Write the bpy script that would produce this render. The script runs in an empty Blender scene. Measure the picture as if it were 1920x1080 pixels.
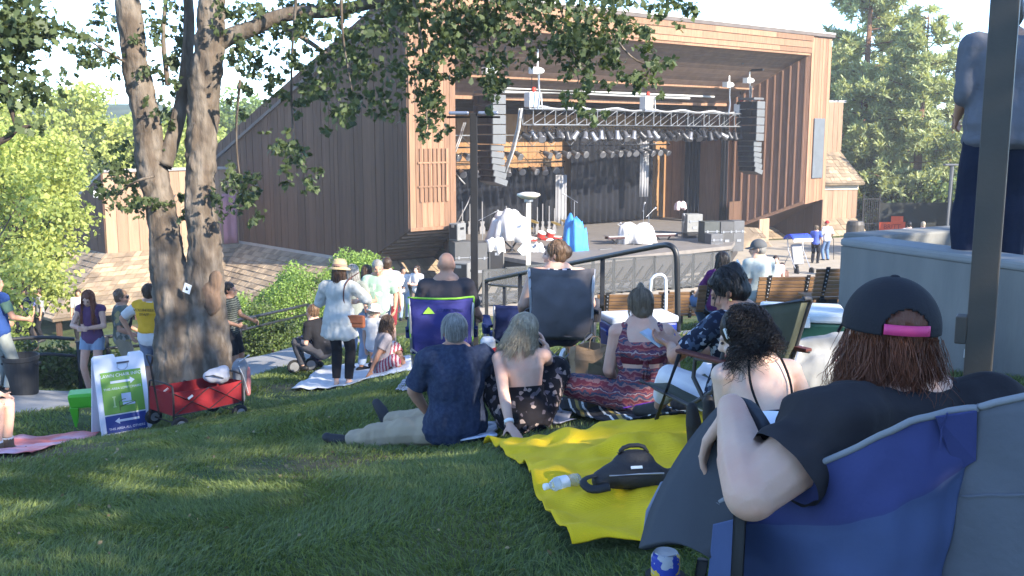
import bpy, bmesh, math, random
import numpy as np
from mathutils import Vector, Matrix, Euler, noise
R = math.radians
random.seed(7); rng = np.random.default_rng(7)
S = bpy.context.scene
COL = S.collection
F = 1844.0
TH = math.atan(288 / F)
CT, ST = math.cos(TH), math.sin(TH)
def ray(u, v):
    x = (u - 960) / F; y = (540 - v) / F
    return Vector((x, CT + y * ST, -ST + y * CT))
def P(u, v, Y):
    d = ray(u, v)
    return d * (Y / d.y)
def V3(*a): return Vector(a)

# ---------------------------------------------------------------- tagging
def tag(o, label=None, cat=None, group=None, kind=None):
    if label: o['label'] = label
    if cat: o['category'] = cat
    if group: o['group'] = group
    if kind: o['kind'] = kind
    return o
def link(o, parent=None):
    COL.objects.link(o)
    if parent is not None: o.parent = parent
    return o
def thing(name, label, cat, loc=(0, 0, 0), rz=0, group=None, scale=1.0):
    o = bpy.data.objects.new(name, None)
    o.empty_display_size = 0.2
    COL.objects.link(o)
    o.location = loc; o.rotation_euler = (0, 0, rz); o.scale = (scale,) * 3
    return tag(o, label, cat, group)
KIDS = {}
def dup(root, loc, rz=None, label=None, scale=None):
    r = root.copy(); COL.objects.link(r); r.location = loc
    if rz is not None: r.rotation_euler = (0, 0, rz)
    if scale: r.scale = (scale,) * 3
    if label: r['label'] = label
    for ch in list(root.children):
        c = ch.copy(); COL.objects.link(c); c.parent = r
        for g in list(ch.children):
            d = g.copy(); COL.objects.link(d); d.parent = c
    return r

# ---------------------------------------------------------------- materials
MATS = {}
def M(name, col, rough=0.75, var=0.12, scale=6.0, bump=0.0, bscale=40.0, metal=0.0, spec=0.3, stretch=(1, 1, 1),
      rnd=0.0, col2=None, mixlo=0.45, mixhi=0.6, mixscale=3.0, weave=0.0, detail=4):
    if name in MATS: return MATS[name]
    m = bpy.data.materials.new(name); MATS[name] = m
    m.use_nodes = True
    nt = m.node_tree; N = nt.nodes; L = nt.links
    b = N['Principled BSDF']
    b.inputs['Roughness'].default_value = rough
    b.inputs['Metallic'].default_value = metal
    b.inputs['Specular IOR Level'].default_value = spec
    tc = N.new('ShaderNodeTexCoord')
    mp = N.new('ShaderNodeMapping'); mp.inputs['Scale'].default_value = stretch
    L.new(tc.outputs['Object'], mp.inputs['Vector'])
    cur = None
    rgb = N.new('ShaderNodeRGB'); rgb.outputs[0].default_value = (*col, 1); cur = rgb.outputs[0]
    if col2 is not None:
        n2 = N.new('ShaderNodeTexNoise'); n2.inputs['Scale'].default_value = mixscale; n2.inputs['Detail'].default_value = 5
        L.new(mp.outputs[0], n2.inputs['Vector'])
        mr = N.new('ShaderNodeMapRange'); mr.inputs[1].default_value = mixlo; mr.inputs[2].default_value = mixhi
        L.new(n2.outputs[0], mr.inputs[0])
        mx = N.new('ShaderNodeMix'); mx.data_type = 'RGBA'
        L.new(mr.outputs[0], mx.inputs[0]); L.new(cur, mx.inputs[6]); mx.inputs[7].default_value = (*col2, 1)
        cur = mx.outputs[2]
    val = None
    if var > 0:
        n1 = N.new('ShaderNodeTexNoise'); n1.inputs['Scale'].default_value = scale; n1.inputs['Detail'].default_value = detail
        L.new(mp.outputs[0], n1.inputs['Vector'])
        mr = N.new('ShaderNodeMapRange'); mr.inputs[1].default_value = 0.25; mr.inputs[2].default_value = 0.75
        mr.inputs[3].default_value = 1 - var; mr.inputs[4].default_value = 1 + var
        L.new(n1.outputs[0], mr.inputs[0]); val = mr.outputs[0]
    if rnd > 0:
        at = N.new('ShaderNodeAttribute'); at.attribute_name = 'rnd'
        mr = N.new('ShaderNodeMapRange'); mr.inputs[3].default_value = 1 - rnd; mr.inputs[4].default_value = 1 + rnd
        L.new(at.outputs['Fac'], mr.inputs[0])
        if val is None: val = mr.outputs[0]
        else:
            mm = N.new('ShaderNodeMath'); mm.operation = 'MULTIPLY'
            L.new(val, mm.inputs[0]); L.new(mr.outputs[0], mm.inputs[1]); val = mm.outputs[0]
    if val is not None:
        vm = N.new('ShaderNodeVectorMath'); vm.operation = 'SCALE'
        L.new(cur, vm.inputs[0]); L.new(val, vm.inputs['Scale']); cur = vm.outputs[0]
    L.new(cur, b.inputs['Base Color'])
    nrm = None
    if bump > 0:
        n3 = N.new('ShaderNodeTexNoise'); n3.inputs['Scale'].default_value = bscale; n3.inputs['Detail'].default_value = 5
        L.new(mp.outputs[0], n3.inputs['Vector'])
        bp = N.new('ShaderNodeBump'); bp.inputs['Strength'].default_value = bump; bp.inputs['Distance'].default_value = 0.02
        L.new(n3.outputs[0], bp.inputs['Height']); nrm = bp.outputs[0]
    if weave > 0:
        w = N.new('ShaderNodeTexWave'); w.inputs['Scale'].default_value = weave; w.bands_direction = 'DIAGONAL'
        L.new(mp.outputs[0], w.inputs['Vector'])
        bp = N.new('ShaderNodeBump'); bp.inputs['Strength'].default_value = 0.25; bp.inputs['Distance'].default_value = 0.004
        L.new(w.outputs[0], bp.inputs['Height'])
        if nrm is not None: L.new(nrm, bp.inputs['Normal'])
        nrm = bp.outputs[0]
    if nrm is not None: L.new(nrm, b.inputs['Normal'])
    return m
def leafmat(name, col, trans=0.4, rnd=0.35, col2=None, rough=0.5):
    if name in MATS: return MATS[name]
    m = bpy.data.materials.new(name); MATS[name] = m; m.use_nodes = True
    nt = m.node_tree; N = nt.nodes; L = nt.links
    b = N['Principled BSDF']; out = N['Material Output']
    b.inputs['Roughness'].default_value = rough; b.inputs['Specular IOR Level'].default_value = 0.3
    at = N.new('ShaderNodeAttribute'); at.attribute_name = 'rnd'
    mx = N.new('ShaderNodeMix'); mx.data_type = 'RGBA'
    L.new(at.outputs['Fac'], mx.inputs[0])
    c2 = col2 or tuple(c * 1.5 for c in col)
    mx.inputs[6].default_value = (*[c * (1 - rnd) for c in col], 1); mx.inputs[7].default_value = (*c2, 1)
    L.new(mx.outputs[2], b.inputs['Base Color'])
    t = N.new('ShaderNodeBsdfTranslucent')
    hs = N.new('ShaderNodeMix'); hs.data_type = 'RGBA'; hs.blend_type = 'MULTIPLY'; hs.inputs[0].default_value = 1
    L.new(mx.outputs[2], hs.inputs[6]); hs.inputs[7].default_value = (1.5, 1.4, 0.6, 1)
    L.new(hs.outputs[2], t.inputs['Color'])
    ms = N.new('ShaderNodeMixShader'); ms.inputs[0].default_value = trans
    L.new(b.outputs[0], ms.inputs[1]); L.new(t.outputs[0], ms.inputs[2]); L.new(ms.outputs[0], out.inputs[0])
    return m

# ---------------------------------------------------------------- mesh building
def frame(d, up=None):
    d = d.normalized()
    u = Vector((0, 0, 1)) if up is None else Vector(up)
    if abs(d.dot(u)) > 0.98: u = Vector((0, 1, 0))
    x = d.cross(u).normalized(); y = x.cross(d).normalized()
    return x, y
class MB:
    def __init__(s): s.v = []; s.f = []; s.m = []; s.r = []
    def add(s, vs, fs, mi=0, rnd=None):
        b = len(s.v); s.v.extend([tuple(x) for x in vs])
        r = random.random() if rnd is None else rnd
        for f in fs: s.f.append(tuple(i + b for i in f)); s.m.append(mi); s.r.append(r)
        return s
    def box(s, c, size, rot=None, mi=0, rnd=None):
        hx, hy, hz = size[0] / 2, size[1] / 2, size[2] / 2
        vs = [Vector((x, y, z)) for x in (-hx, hx) for y in (-hy, hy) for z in (-hz, hz)]
        if rot is not None:
            m = rot if isinstance(rot, Matrix) else Euler(rot).to_matrix()
            vs = [m @ v for v in vs]
        c = Vector(c)
        return s.add([v + c for v in vs], [(0, 1, 3, 2), (4, 6, 7, 5), (0, 4, 5, 1), (2, 3, 7, 6), (0, 2, 6, 4), (1, 5, 7, 3)], mi, rnd)
    def beam(s, p0, p1, w, h, up=None, mi=0, rnd=None):
        p0 = Vector(p0); p1 = Vector(p1); x, y = frame(p1 - p0, up)
        vs = [p + x * a * w / 2 + y * b * h / 2 for p in (p0, p1) for a, b in ((-1, -1), (1, -1), (1, 1), (-1, 1))]
        return s.add(vs, [(0, 1, 2, 3), (7, 6, 5, 4), (0, 4, 5, 1), (1, 5, 6, 2), (2, 6, 7, 3), (3, 7, 4, 0)], mi, rnd)
    def hexa(s, q0, q1, mi=0, rnd=None):      # two quads joined
        n = len(q0)
        fs = [tuple(range(n))[::-1], tuple(range(n, 2 * n))] + [(i, (i + 1) % n, n + (i + 1) % n, n + i) for i in range(n)]
        return s.add(list(q0) + list(q1), fs, mi, rnd)
    def prism(s, poly, off, mi=0, rnd=None):
        poly = [Vector(p) for p in poly]; off = Vector(off)
        return s.hexa(poly, [p + off for p in poly], mi, rnd)
    def tube(s, pts, r, n=8, mi=0, caps=True, rnd=None, flat=1.0):
        pts = [Vector(p) for p in pts]; k = len(pts)
        rs = r if isinstance(r, (list, tuple)) else [r] * k
        vs = []; px = None
        for i, p in enumerate(pts):
            d = (pts[min(i + 1, k - 1)] - pts[max(i - 1, 0)])
            if d.length < 1e-9: d = Vector((0, 0, 1))
            d.normalize()
            if px is None: x, y = frame(d)
            else:
                x = px - d * px.dot(d)
                if x.length < 1e-6: x, _ = frame(d)
                x.normalize(); y = d.cross(x)
            px = x
            for j in range(n):
                a = 2 * math.pi * j / n
                vs.append(p + (x * math.cos(a) + y * math.sin(a) * flat) * rs[i])
        fs = [(i * n + j, i * n + (j + 1) % n, (i + 1) * n + (j + 1) % n, (i + 1) * n + j) for i in range(k - 1) for j in range(n)]
        if caps: fs += [tuple(range(n))[::-1], tuple(range((k - 1) * n, k * n))]
        return s.add(vs, fs, mi, rnd)
    def ell(s, c, rad, rot=None, n=12, m=8, mi=0, rnd=None):
        c = Vector(c); mt = None
        if rot is not None: mt = rot if isinstance(rot, Matrix) else Euler(rot).to_matrix()
        vs = [Vector((0, 0, -rad[2]))]
        for i in range(1, m):
            th = -math.pi / 2 + math.pi * i / m
            for j in range(n):
                a = 2 * math.pi * j / n
                vs.append(Vector((rad[0] * math.cos(th) * math.cos(a), rad[1] * math.cos(th) * math.sin(a), rad[2] * math.sin(th))))
        vs.append(Vector((0, 0, rad[2])))
        if mt is not None: vs = [mt @ v for v in vs]
        fs = [(0, 1 + (j + 1) % n, 1 + j) for j in range(n)]
        for i in range(m - 2):
            for j in range(n):
                a = 1 + i * n + j; b = 1 + i * n + (j + 1) % n
                fs.append((a, b, b + n, a + n))
        t = len(vs) - 1; o = 1 + (m - 2) * n
        fs += [(o + j, o + (j + 1) % n, t) for j in range(n)]
        return s.add([v + c for v in vs], fs, mi, rnd)
    def cap(s, p0, p1, r0, r1=None, n=10, mi=0):
        r1 = r0 if r1 is None else r1
        p0 = Vector(p0); p1 = Vector(p1); d = p1 - p0
        if d.length < 1e-6: return s.ell(p0, (r0,) * 3)
        dn = d.normalized()
        pts, rs = [], []
        for a in (-80, -55, -30): pts.append(p0 + dn * r0 * math.sin(R(a))); rs.append(r0 * math.cos(R(a)))
        for t in (0, .5, 1): pts.append(p0 + d * t); rs.append(r0 + (r1 - r0) * t)
        for a in (30, 55, 80): pts.append(p1 + dn * r1 * math.sin(R(a))); rs.append(r1 * math.cos(R(a)))
        return s.tube(pts, rs, n, mi)
    def lathe(s, prof, c=(0, 0, 0), n=20, mi=0, rot=None, rnd=None):
        c = Vector(c); vs = []
        mt = None
        if rot is not None: mt = rot if isinstance(rot, Matrix) else Euler(rot).to_matrix()
        for r, z in prof:
            for j in range(n):
                a = 2 * math.pi * j / n; v = Vector((r * math.cos(a), r * math.sin(a), z))
                if mt is not None: v = mt @ v
                vs.append(v + c)
        k = len(prof)
        fs = [(i * n + j, i * n + (j + 1) % n, (i + 1) * n + (j + 1) % n, (i + 1) * n + j) for i in range(k - 1) for j in range(n)]
        fs += [tuple(range(n))[::-1], tuple(range((k - 1) * n, k * n))]
        return s.add(vs, fs, mi, rnd)
    def grid(s, rows, mi=0, rnd=None):
        nr, nc = len(rows), len(rows[0])
        vs = [p for r in rows for p in r]
        fs = [(i * nc + j, i * nc + j + 1, (i + 1) * nc + j + 1, (i + 1) * nc + j) for i in range(nr - 1) for j in range(nc - 1)]
        return s.add(vs, fs, mi, rnd)
    def mesh(s, name):
        me = bpy.data.meshes.new(name)
        me.from_pydata(s.v, [], s.f)
        me.polygons.foreach_set('material_index', s.m)
        a = me.attributes.new('rnd', 'FLOAT', 'FACE'); a.data.foreach_set('value', s.r)
        return me
    def build(s, name, mats, parent=None, smooth=False, bevel=0.0, solid=0.0, subd=0, fixn=True):
        me = s.mesh(name)
        if fixn:
            bm = bmesh.new(); bm.from_mesh(me); bmesh.ops.recalc_face_normals(bm, faces=bm.faces); bm.to_mesh(me); bm.free()
        for m in (mats if isinstance(mats, (list, tuple)) else [mats]): me.materials.append(m)
        if smooth: me.polygons.foreach_set('use_smooth', [True] * len(me.polygons))
        o = bpy.data.objects.new(name, me); link(o, parent)
        if solid:
            md = o.modifiers.new('solid', 'SOLIDIFY'); md.thickness = solid; md.offset = 0
        if subd:
            md = o.modifiers.new('subd', 'SUBSURF'); md.levels = subd; md.render_levels = subd
        if bevel:
            md = o.modifiers.new('bevel', 'BEVEL'); md.width = bevel; md.segments = 2; md.limit_method = 'ANGLE'; md.angle_limit = R(40)
        return o
def voxmesh(mb, vox, smooth=3, cuts=(), jitter=0.0, jscale=8.0, jseed=0):
    """one continuous surface round all the pieces of mb; cuts = [(point, normal, radius)] trims cloth hems"""
    me = bpy.data.meshes.new('tmp'); me.from_pydata(mb.v, [], mb.f)
    o = bpy.data.objects.new('tmp', me); COL.objects.link(o)
    md = o.modifiers.new('r', 'REMESH'); md.mode = 'VOXEL'; md.voxel_size = vox; md.adaptivity = 0
    if smooth:
        sm = o.modifiers.new('s', 'SMOOTH'); sm.factor = 0.5; sm.iterations = smooth
    dg = bpy.context.evaluated_depsgraph_get()
    ev = o.evaluated_get(dg)
    res = bpy.data.meshes.new_from_object(ev)
    bpy.data.objects.remove(o); bpy.data.meshes.remove(me)
    n = len(res.vertices)
    if jitter and n:
        co = np.empty(n * 3, np.float32); res.vertices.foreach_get('co', co); co = co.reshape(-1, 3)
        no = np.empty(n * 3, np.float32); res.vertices.foreach_get('normal', no); no = no.reshape(-1, 3)
        for i in range(n):
            c = co[i]
            q = noise.noise(Vector((c[0] * jscale + jseed, c[1] * jscale, c[2] * jscale * 0.7)))
            q += 0.5 * noise.noise(Vector((c[0] * jscale * 2.3, c[1] * jscale * 2.3 + jseed, c[2] * jscale * 1.2)))
            co[i] += no[i] * q * jitter
        res.vertices.foreach_set('co', co.ravel())
    if cuts:
        bm = bmesh.new(); bm.from_mesh(res)
        for p, nn, rad in cuts:
            p = Vector(p)
            g = [f for f in bm.faces if (f.calc_center_median() - p).length < rad]
            ed = {e for f in g for e in f.edges}; ve = {v for f in g for v in f.verts}
            bmesh.ops.bisect_plane(bm, geom=list(ve) + list(ed) + g, plane_co=p, plane_no=Vector(nn), clear_outer=True)
        bm.to_mesh(res); bm.free()
    res.polygons.foreach_set('use_smooth', [True] * len(res.polygons))
    return res
def vox(name, mb, voxel, mat, parent=None, **k):
    me = voxmesh(mb, voxel, **k); me.name = name
    me.materials.append(mat)
    return link(bpy.data.objects.new(name, me), parent)
def npmesh(name, V, Fc, mats, parent=None, rnd=None, smooth=False, mi=None):
    me = bpy.data.meshes.new(name)
    V = np.ascontiguousarray(V, np.float32); Fc = np.ascontiguousarray(Fc, np.int32)
    nf, k = Fc.shape
    me.vertices.add(len(V)); me.vertices.foreach_set('co', V.ravel())
    me.loops.add(nf * k); me.loops.foreach_set('vertex_index', Fc.ravel())
    me.polygons.add(nf); me.polygons.foreach_set('loop_start', np.arange(0, nf * k, k, dtype=np.int32))
    if smooth: me.polygons.foreach_set('use_smooth', np.ones(nf, bool))
    for m in (mats if isinstance(mats, (list, tuple)) else [mats]): me.materials.append(m)
    if mi is not None: me.polygons.foreach_set('material_index', np.ascontiguousarray(mi, np.int32))
    me.update(calc_edges=True)
    a = me.attributes.new('rnd', 'FLOAT', 'FACE')
    a.data.foreach_set('value', np.ascontiguousarray(rng.random(nf) if rnd is None else rnd, np.float32))
    return link(bpy.data.objects.new(name, me), parent)
def text_mesh(body, size, mat, name, parent, mtx, thick=0.002, align='CENTER'):
    cu = bpy.data.curves.new('t', 'FONT'); cu.body = body; cu.size = size; cu.align_x = align; cu.extrude = thick; cu.resolution_u = 3
    o = bpy.data.objects.new('t', cu); COL.objects.link(o)
    dg = bpy.context.evaluated_depsgraph_get(); me = bpy.data.meshes.new_from_object(o.evaluated_get(dg))
    bpy.data.objects.remove(o); bpy.data.curves.remove(cu)
    me.name = name; me.materials.append(mat)
    ob = bpy.data.objects.new(name, me); link(ob, parent); ob.matrix_local = mtx
    return ob
def rot_between(a, b): return Vector(a).rotation_difference(Vector(b)).to_matrix()
# ================================================================ camera, light, terrain
cam_d = bpy.data.cameras.new('camera'); cam = bpy.data.objects.new('camera', cam_d); COL.objects.link(cam)
cam.location = (0, 0, 0); cam.rotation_euler = (R(90) - TH, 0, 0)
cam_d.sensor_width = 36; cam_d.lens = 36 * F / 1920; cam_d.clip_end = 2000; cam_d.clip_start = 0.05
S.camera = cam
SUN_EL = R(27); SUN_H = Vector((0.76, -0.65, 0)).normalized()
sun_dir = Vector((SUN_H.x * math.cos(SUN_EL), SUN_H.y * math.cos(SUN_EL), math.sin(SUN_EL)))
sl = bpy.data.lights.new('sun', 'SUN'); sl.energy = 3.2; sl.angle = R(0.5); sl.color = (1.0, 0.90, 0.76)
so = bpy.data.objects.new('sun', sl); COL.objects.link(so); so.location = (30, -30, 40)
so.rotation_euler = (-sun_dir).to_track_quat('-Z', 'Y').to_euler()
w = bpy.data.worlds.new('World'); S.world = w; w.use_nodes = True
wn = w.node_tree
sky = wn.nodes.new('ShaderNodeTexSky'); sky.sky_type = 'NISHITA'; sky.sun_disc = False
sky.sun_elevation = SUN_EL; sky.sun_rotation = math.atan2(sun_dir.x, sun_dir.y)
sky.altitude = 400; sky.air_density = 0.7; sky.dust_density = 0.1; sky.ozone_density = 3.5
wn.links.new(sky.outputs[0], wn.nodes['Background'].inputs['Color'])
wn.nodes['Background'].inputs['Strength'].default_value = 0.15
S.view_settings.view_transform = 'Standard'; S.view_settings.look = 'None'
S.view_settings.exposure = 2.3; S.view_settings.gamma = 1.0
S.cycles.max_bounces = 6; S.cycles.diffuse_bounces = 4; S.cycles.transparent_max_bounces = 8
S.cycles.use_denoising = True

_c = []
for u, v, Y in [(960,1080,3.4),(0,1080,4.0),(1085,1050,3.5),(840,838,6.7),(980,808,6.8),(1210,775,6.9),(1060,718,9.0),
                (830,728,9.0),(640,728,13),(550,725,13.3),(770,680,13.3),(362,722,12.8),(215,815,10.6),(300,802,10.4),
                (440,775,11),(90,840,9.5),(20,845,8.8),(57,735,14),(300,758,14),(180,740,14.3),(500,680,16.5),(580,655,18),
                (570,692,15),(770,595,31),(740,612,27),(1268,625,10.8),(1335,607,14)]:
    _c.append(P(u, v, Y))
for p in [(1.09,4.2,-1.5),(1.25,5.3,-1.55),(-2.1,15.5,-3.72),(-.6,15,-3.4),(-.43,16,-3.45),(0,28,-5.45),(5,34,-5.5),(12,43,-5.46),
          (0,35,-5.5),(9,28,-5.1),(2.4,7.1,-1.7),(2.6,5.8,-1.5),(6,12,-2.3),(9,20,-3.6),(18,30,-5),(20,45,-5.4),(0,0,-1.45),(2,0,-1.3),(-2,0,-1.8),
          (1.3,1.9,-1.43),(2.6,3,-1.3),(0,-15,.2),(15,-10,1.2),(-15,-10,-1.2),(-8,25,-6.6),(-12,30,-7.4),(-20,30,-7.8),(-9.5,14.8,-3.98),(-9,12.2,-3.7),(-20,12,-6),(-25,60,-7),
          (-10,45,-6.5),(30,60,-5.2),(-7,17,-4.9),(-6.5,20,-5.6),(-3,21,-4.5),(5,16,-2.95),(1.65,13.3,-2.85),(2.85,14,-2.8),(3.9,13,-2.55),(4.3,12.2,-2.35),(-7.6,14.5,-3.84),(-6.5,12.0,-3.52),(-4.85,17.0,-3.95),(-4.05,15.4,-3.82),(-4.2,19,-4.1),(-3.5,16.7,-3.87),(-4.6,22.5,-5.0),(-6,22.5,-5.5),(4.5,20,-3.9),(3,24,-4.7),(-40,0,-6),(40,10,-2),(50,40,-4),(5,-30,1.5),(0,80,-6),(-60,60,-8),(60,80,-5),(60,-30,2),(-60,-30,-5)]:
    _c.append(Vector(p))
_C = np.array([tuple(p) for p in _c]); _X = _C[:, :2]
def _phi(r2): return 0.5 * r2 * np.log(r2 + 1e-9)
_NT = len(_X); _D = ((_X[:, None] - _X[None]) ** 2).sum(-1)
_A = np.zeros((_NT + 3, _NT + 3)); _A[:_NT, :_NT] = _phi(_D) + np.eye(_NT) * 0.25
_A[:_NT, _NT] = 1; _A[:_NT, _NT + 1:] = _X; _A[_NT, :_NT] = 1; _A[_NT + 1:, :_NT] = _X.T
_W = np.linalg.solve(_A, np.concatenate([_C[:, 2], np.zeros(3)]))
def gzs(XY):
    XY = np.asarray(XY, float)
    out = np.empty(len(XY))
    for i in range(0, len(XY), 20000):
        q = XY[i:i + 20000]
        d = ((q[:, None] - _X[None]) ** 2).sum(-1)
        out[i:i + 20000] = _phi(d) @ _W[:_NT] + _W[_NT] + q @ _W[_NT + 1:]
    r = np.hypot(XY[:, 0], XY[:, 1] - 20); t = np.clip((r - 60) / 60, 0, 1); t = t * t * (3 - 2 * t)
    return out * (1 - t) + (-6.5) * t
def gz(x, y): return float(gzs([(x, y)])[0])
def on(x, y, dz=0): return Vector((x, y, gz(x, y) + dz))
def G(u, v):
    """ground point seen at a pixel"""
    d = ray(u, v); lo, hi = 0.5, 80.0; t = lo
    while t < hi:
        p = d * t
        if p.z < gz(p.x, p.y): break
        t *= 1.03
    a, b = t / 1.03, t
    for _ in range(24):
        m = (a + b) / 2; p = d * m
        if p.z < gz(p.x, p.y): b = m
        else: a = m
    return d * b
# ground sheet: fine near, coarse far
def _axis(a, b, fine0, fine1, step, far): 
    xs = list(np.arange(fine0, fine1 + 1e-6, step)); 
    s = step; x = fine0
    while x > a: s *= 1.25; x -= s; xs.insert(0, x)
    s = step; x = fine1
    while x < b: s *= 1.25; x += s; xs.append(x)
    return np.array(xs)
gx = _axis(-900, 900, -10, 8, 0.3, 0); gy = _axis(-300, 1200, -2, 40, 0.3, 0)
XX, YY = np.meshgrid(gx, gy); ZZ = gzs(np.c_[XX.ravel(), YY.ravel()])
Vg = np.c_[XX.ravel(), YY.ravel(), ZZ]
nx, ny = len(gx), len(gy)
ii = np.arange(ny - 1)[:, None] * nx + np.arange(nx - 1)[None]
Fg = np.stack([ii, ii + 1, ii + 1 + nx, ii + nx], -1).reshape(-1, 4)
def ground_mat():
    m = bpy.data.materials.new('lawn_ground'); m.use_nodes = True
    nt = m.node_tree; N = nt.nodes; L = nt.links; b = N['Principled BSDF']
    b.inputs['Roughness'].default_value = 0.95; b.inputs['Specular IOR Level'].default_value = 0.1
    tc = N.new('ShaderNodeTexCoord')
    def nz(sc, det=5):
        n = N.new('ShaderNodeTexNoise'); n.inputs['Scale'].default_value = sc; n.inputs['Detail'].default_value = det
        L.new(tc.outputs['Object'], n.inputs['Vector']); return n.outputs[0]
    r1 = N.new('ShaderNodeValToRGB'); L.new(nz(1.3), r1.inputs[0])
    r1.color_ramp.elements[0].position = .35; r1.color_ramp.elements[0].color = (.06, .085, .032, 1)
    r1.color_ramp.elements[1].position = .7; r1.color_ramp.elements[1].color = (.11, .145, .055, 1)
    r2 = N.new('ShaderNodeValToRGB'); L.new(nz(22), r2.inputs[0])
    r2.color_ramp.elements[0].position = .3; r2.color_ramp.elements[0].color = (.55, .55, .55, 1)
    r2.color_ramp.elements[1].position = .7; r2.color_ramp.elements[1].color = (1.2, 1.2, 1.2, 1)
    mx = N.new('ShaderNodeMix'); mx.data_type = 'RGBA'; mx.blend_type = 'MULTIPLY'; mx.inputs[0].default_value = 1
    L.new(r1.outputs[0], mx.inputs[6]); L.new(r2.outputs[0], mx.inputs[7])
    # worn dry patches
    r3 = N.new('ShaderNodeMapRange'); r3.inputs[1].default_value = .52; r3.inputs[2].default_value = .68; L.new(nz(.55, 6), r3.inputs[0])
    mx2 = N.new('ShaderNodeMix'); mx2.data_type = 'RGBA'; L.new(r3.outputs[0], mx2.inputs[0]); L.new(mx.outputs[2], mx2.inputs[6])
    mx2.inputs[7].default_value = (.13, .105, .06, 1)
    L.new(mx2.outputs[2], b.inputs['Base Color'])
    bp = N.new('ShaderNodeBump'); bp.inputs['Strength'].default_value = .6; bp.inputs['Distance'].default_value = .03
    L.new(nz(60, 3), bp.inputs['Height']); L.new(bp.outputs[0], b.inputs['Normal'])
    return m
lawn = npmesh('ground', Vg, Fg, ground_mat(), smooth=True); tag(lawn, 'grassy hillside lawn sloping down to the stage', 'ground', kind='structure')

def sheet(name, outline_fn, mat, dz, label, cat, kind='structure'):
    pass
def strip(name, left, right, mat, dz=0.02, n=40, m=6, thick=0.12):
    """paved strip between two plan polylines, following the ground, with a real edge"""
    def samp(pl, t):
        L = [0]
        for a, b in zip(pl, pl[1:]): L.append(L[-1] + math.dist(a, b))
        d = t * L[-1]
        for i in range(len(pl) - 1):
            if d <= L[i + 1] or i == len(pl) - 2:
                f = (d - L[i]) / max(1e-6, L[i + 1] - L[i]); return (pl[i][0] + (pl[i + 1][0] - pl[i][0]) * f, pl[i][1] + (pl[i + 1][1] - pl[i][1]) * f)
    rows = []
    for i in range(n + 1):
        a = samp(left, i / n); b = samp(right, i / n); row = []
        for j in range(m + 1):
            f = j / m; x = a[0] + (b[0] - a[0]) * f; y = a[1] + (b[1] - a[1]) * f
            row.append(on(x, y, dz))
        rows.append(row)
    mb = MB(); mb.grid(rows)
    o = mb.build(name, mat, fixn=True)
    md = o.modifiers.new('s', 'SOLIDIFY'); md.thickness = thick; md.offset = -1
    if o.data.polygons[0].normal.z < 0: o.data.flip_normals()
    o['kind'] = 'structure'
    return o
concrete = M('concrete', (.27, .265, .255), .85, .10, 2.0, .15, 60, col2=(.21, .205, .2), mixlo=.4, mixhi=.7, mixscale=1.2)
def gp(u, v):
    p = G(u, v); return (p.x, p.y)
path1 = strip('path', [(-12, 15.2), (-9.5, 14.9), (-7.6, 14.5), (-6.4, 14.6), (-5.4, 15.3), (-4.85, 16.7), (-4.4, 18.4), (-3.8, 19.8), (-2.6, 21.2)],
              [(-11, 12.6), (-8.5, 12.3), (-6.5, 12.0), (-5.5, 12.7), (-4.6, 13.9), (-4.05, 15.4), (-3.5, 16.7), (-2.9, 18.2), (-1.9, 19.4)], concrete, n=70)
path1['label'] = 'pale concrete footpath curving behind the big oak'
path2 = strip('path', [(1.4, 12.1), (2.6, 11.9), (4.2, 11.0), (5.5, 9.5)], [(1.3, 10.9), (2.4, 10.2), (3.1, 9.0), (3.6, 8.0)], concrete)
path2['label'] = 'concrete landing at the top of the rail beside the benches'
# sunlit paved pit in front of the stage
pit = strip('pit_floor', [(-2.2, 30.5), (8, 28.2), (14, 33), (18, 41)], [(-2.0, 40), (2, 44), (10, 50), (18, 52)], M('pit_paving', (.36, .31, .24), .9, .12, 1.5, .2, 30), dz=.05)
pit['label'] = 'sunlit tan paving in front of the stage'
# ================================================================ pavilion
fd = Vector((.777, .629, 0)).normalized(); nin = Vector((-fd.y, fd.x, 0)); A0 = Vector((-3.65, 35, 0))
dl = Vector((-.681, .732, 0)).normalized(); ndl = Vector((-.732, -.681, 0)).normalized()
def pt(t, w, z=0): p = A0 + fd * t + nin * w; p.z = z; return p
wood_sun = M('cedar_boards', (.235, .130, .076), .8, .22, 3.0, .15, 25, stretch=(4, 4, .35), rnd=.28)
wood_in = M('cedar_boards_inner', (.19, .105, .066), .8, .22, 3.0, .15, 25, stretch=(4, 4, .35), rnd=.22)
wood_shade = M('shaded_dark_boards', (.092, .050, .030), .85, .2, 3.0, .15, 25, stretch=(4, 4, .3), rnd=.22)  # same cedar darkened, the sunless wall's shade put into its colour
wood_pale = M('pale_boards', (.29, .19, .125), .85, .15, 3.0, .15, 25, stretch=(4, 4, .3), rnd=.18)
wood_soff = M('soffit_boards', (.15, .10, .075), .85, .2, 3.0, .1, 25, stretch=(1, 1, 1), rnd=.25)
shake = M('cedar_shakes', (.31, .235, .155), .9, .22, 2.0, .3, 40, rnd=.30, col2=(.21, .16, .11), mixscale=.8)
black = M('matte_black', (.012, .012, .014), .6, .1, 4)
black_cloth = M('black_drape', (.008, .009, .013), .95, .15, 4)
steel = M('galvanised_steel', (.30, .31, .33), .4, .1, 5, metal=.7)
grey_paint = M('grey_painted_steel', (.10, .102, .106), .6, .12, 3)
white_paint = M('white_paint', (.78, .78, .76), .55, .06, 4)
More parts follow.
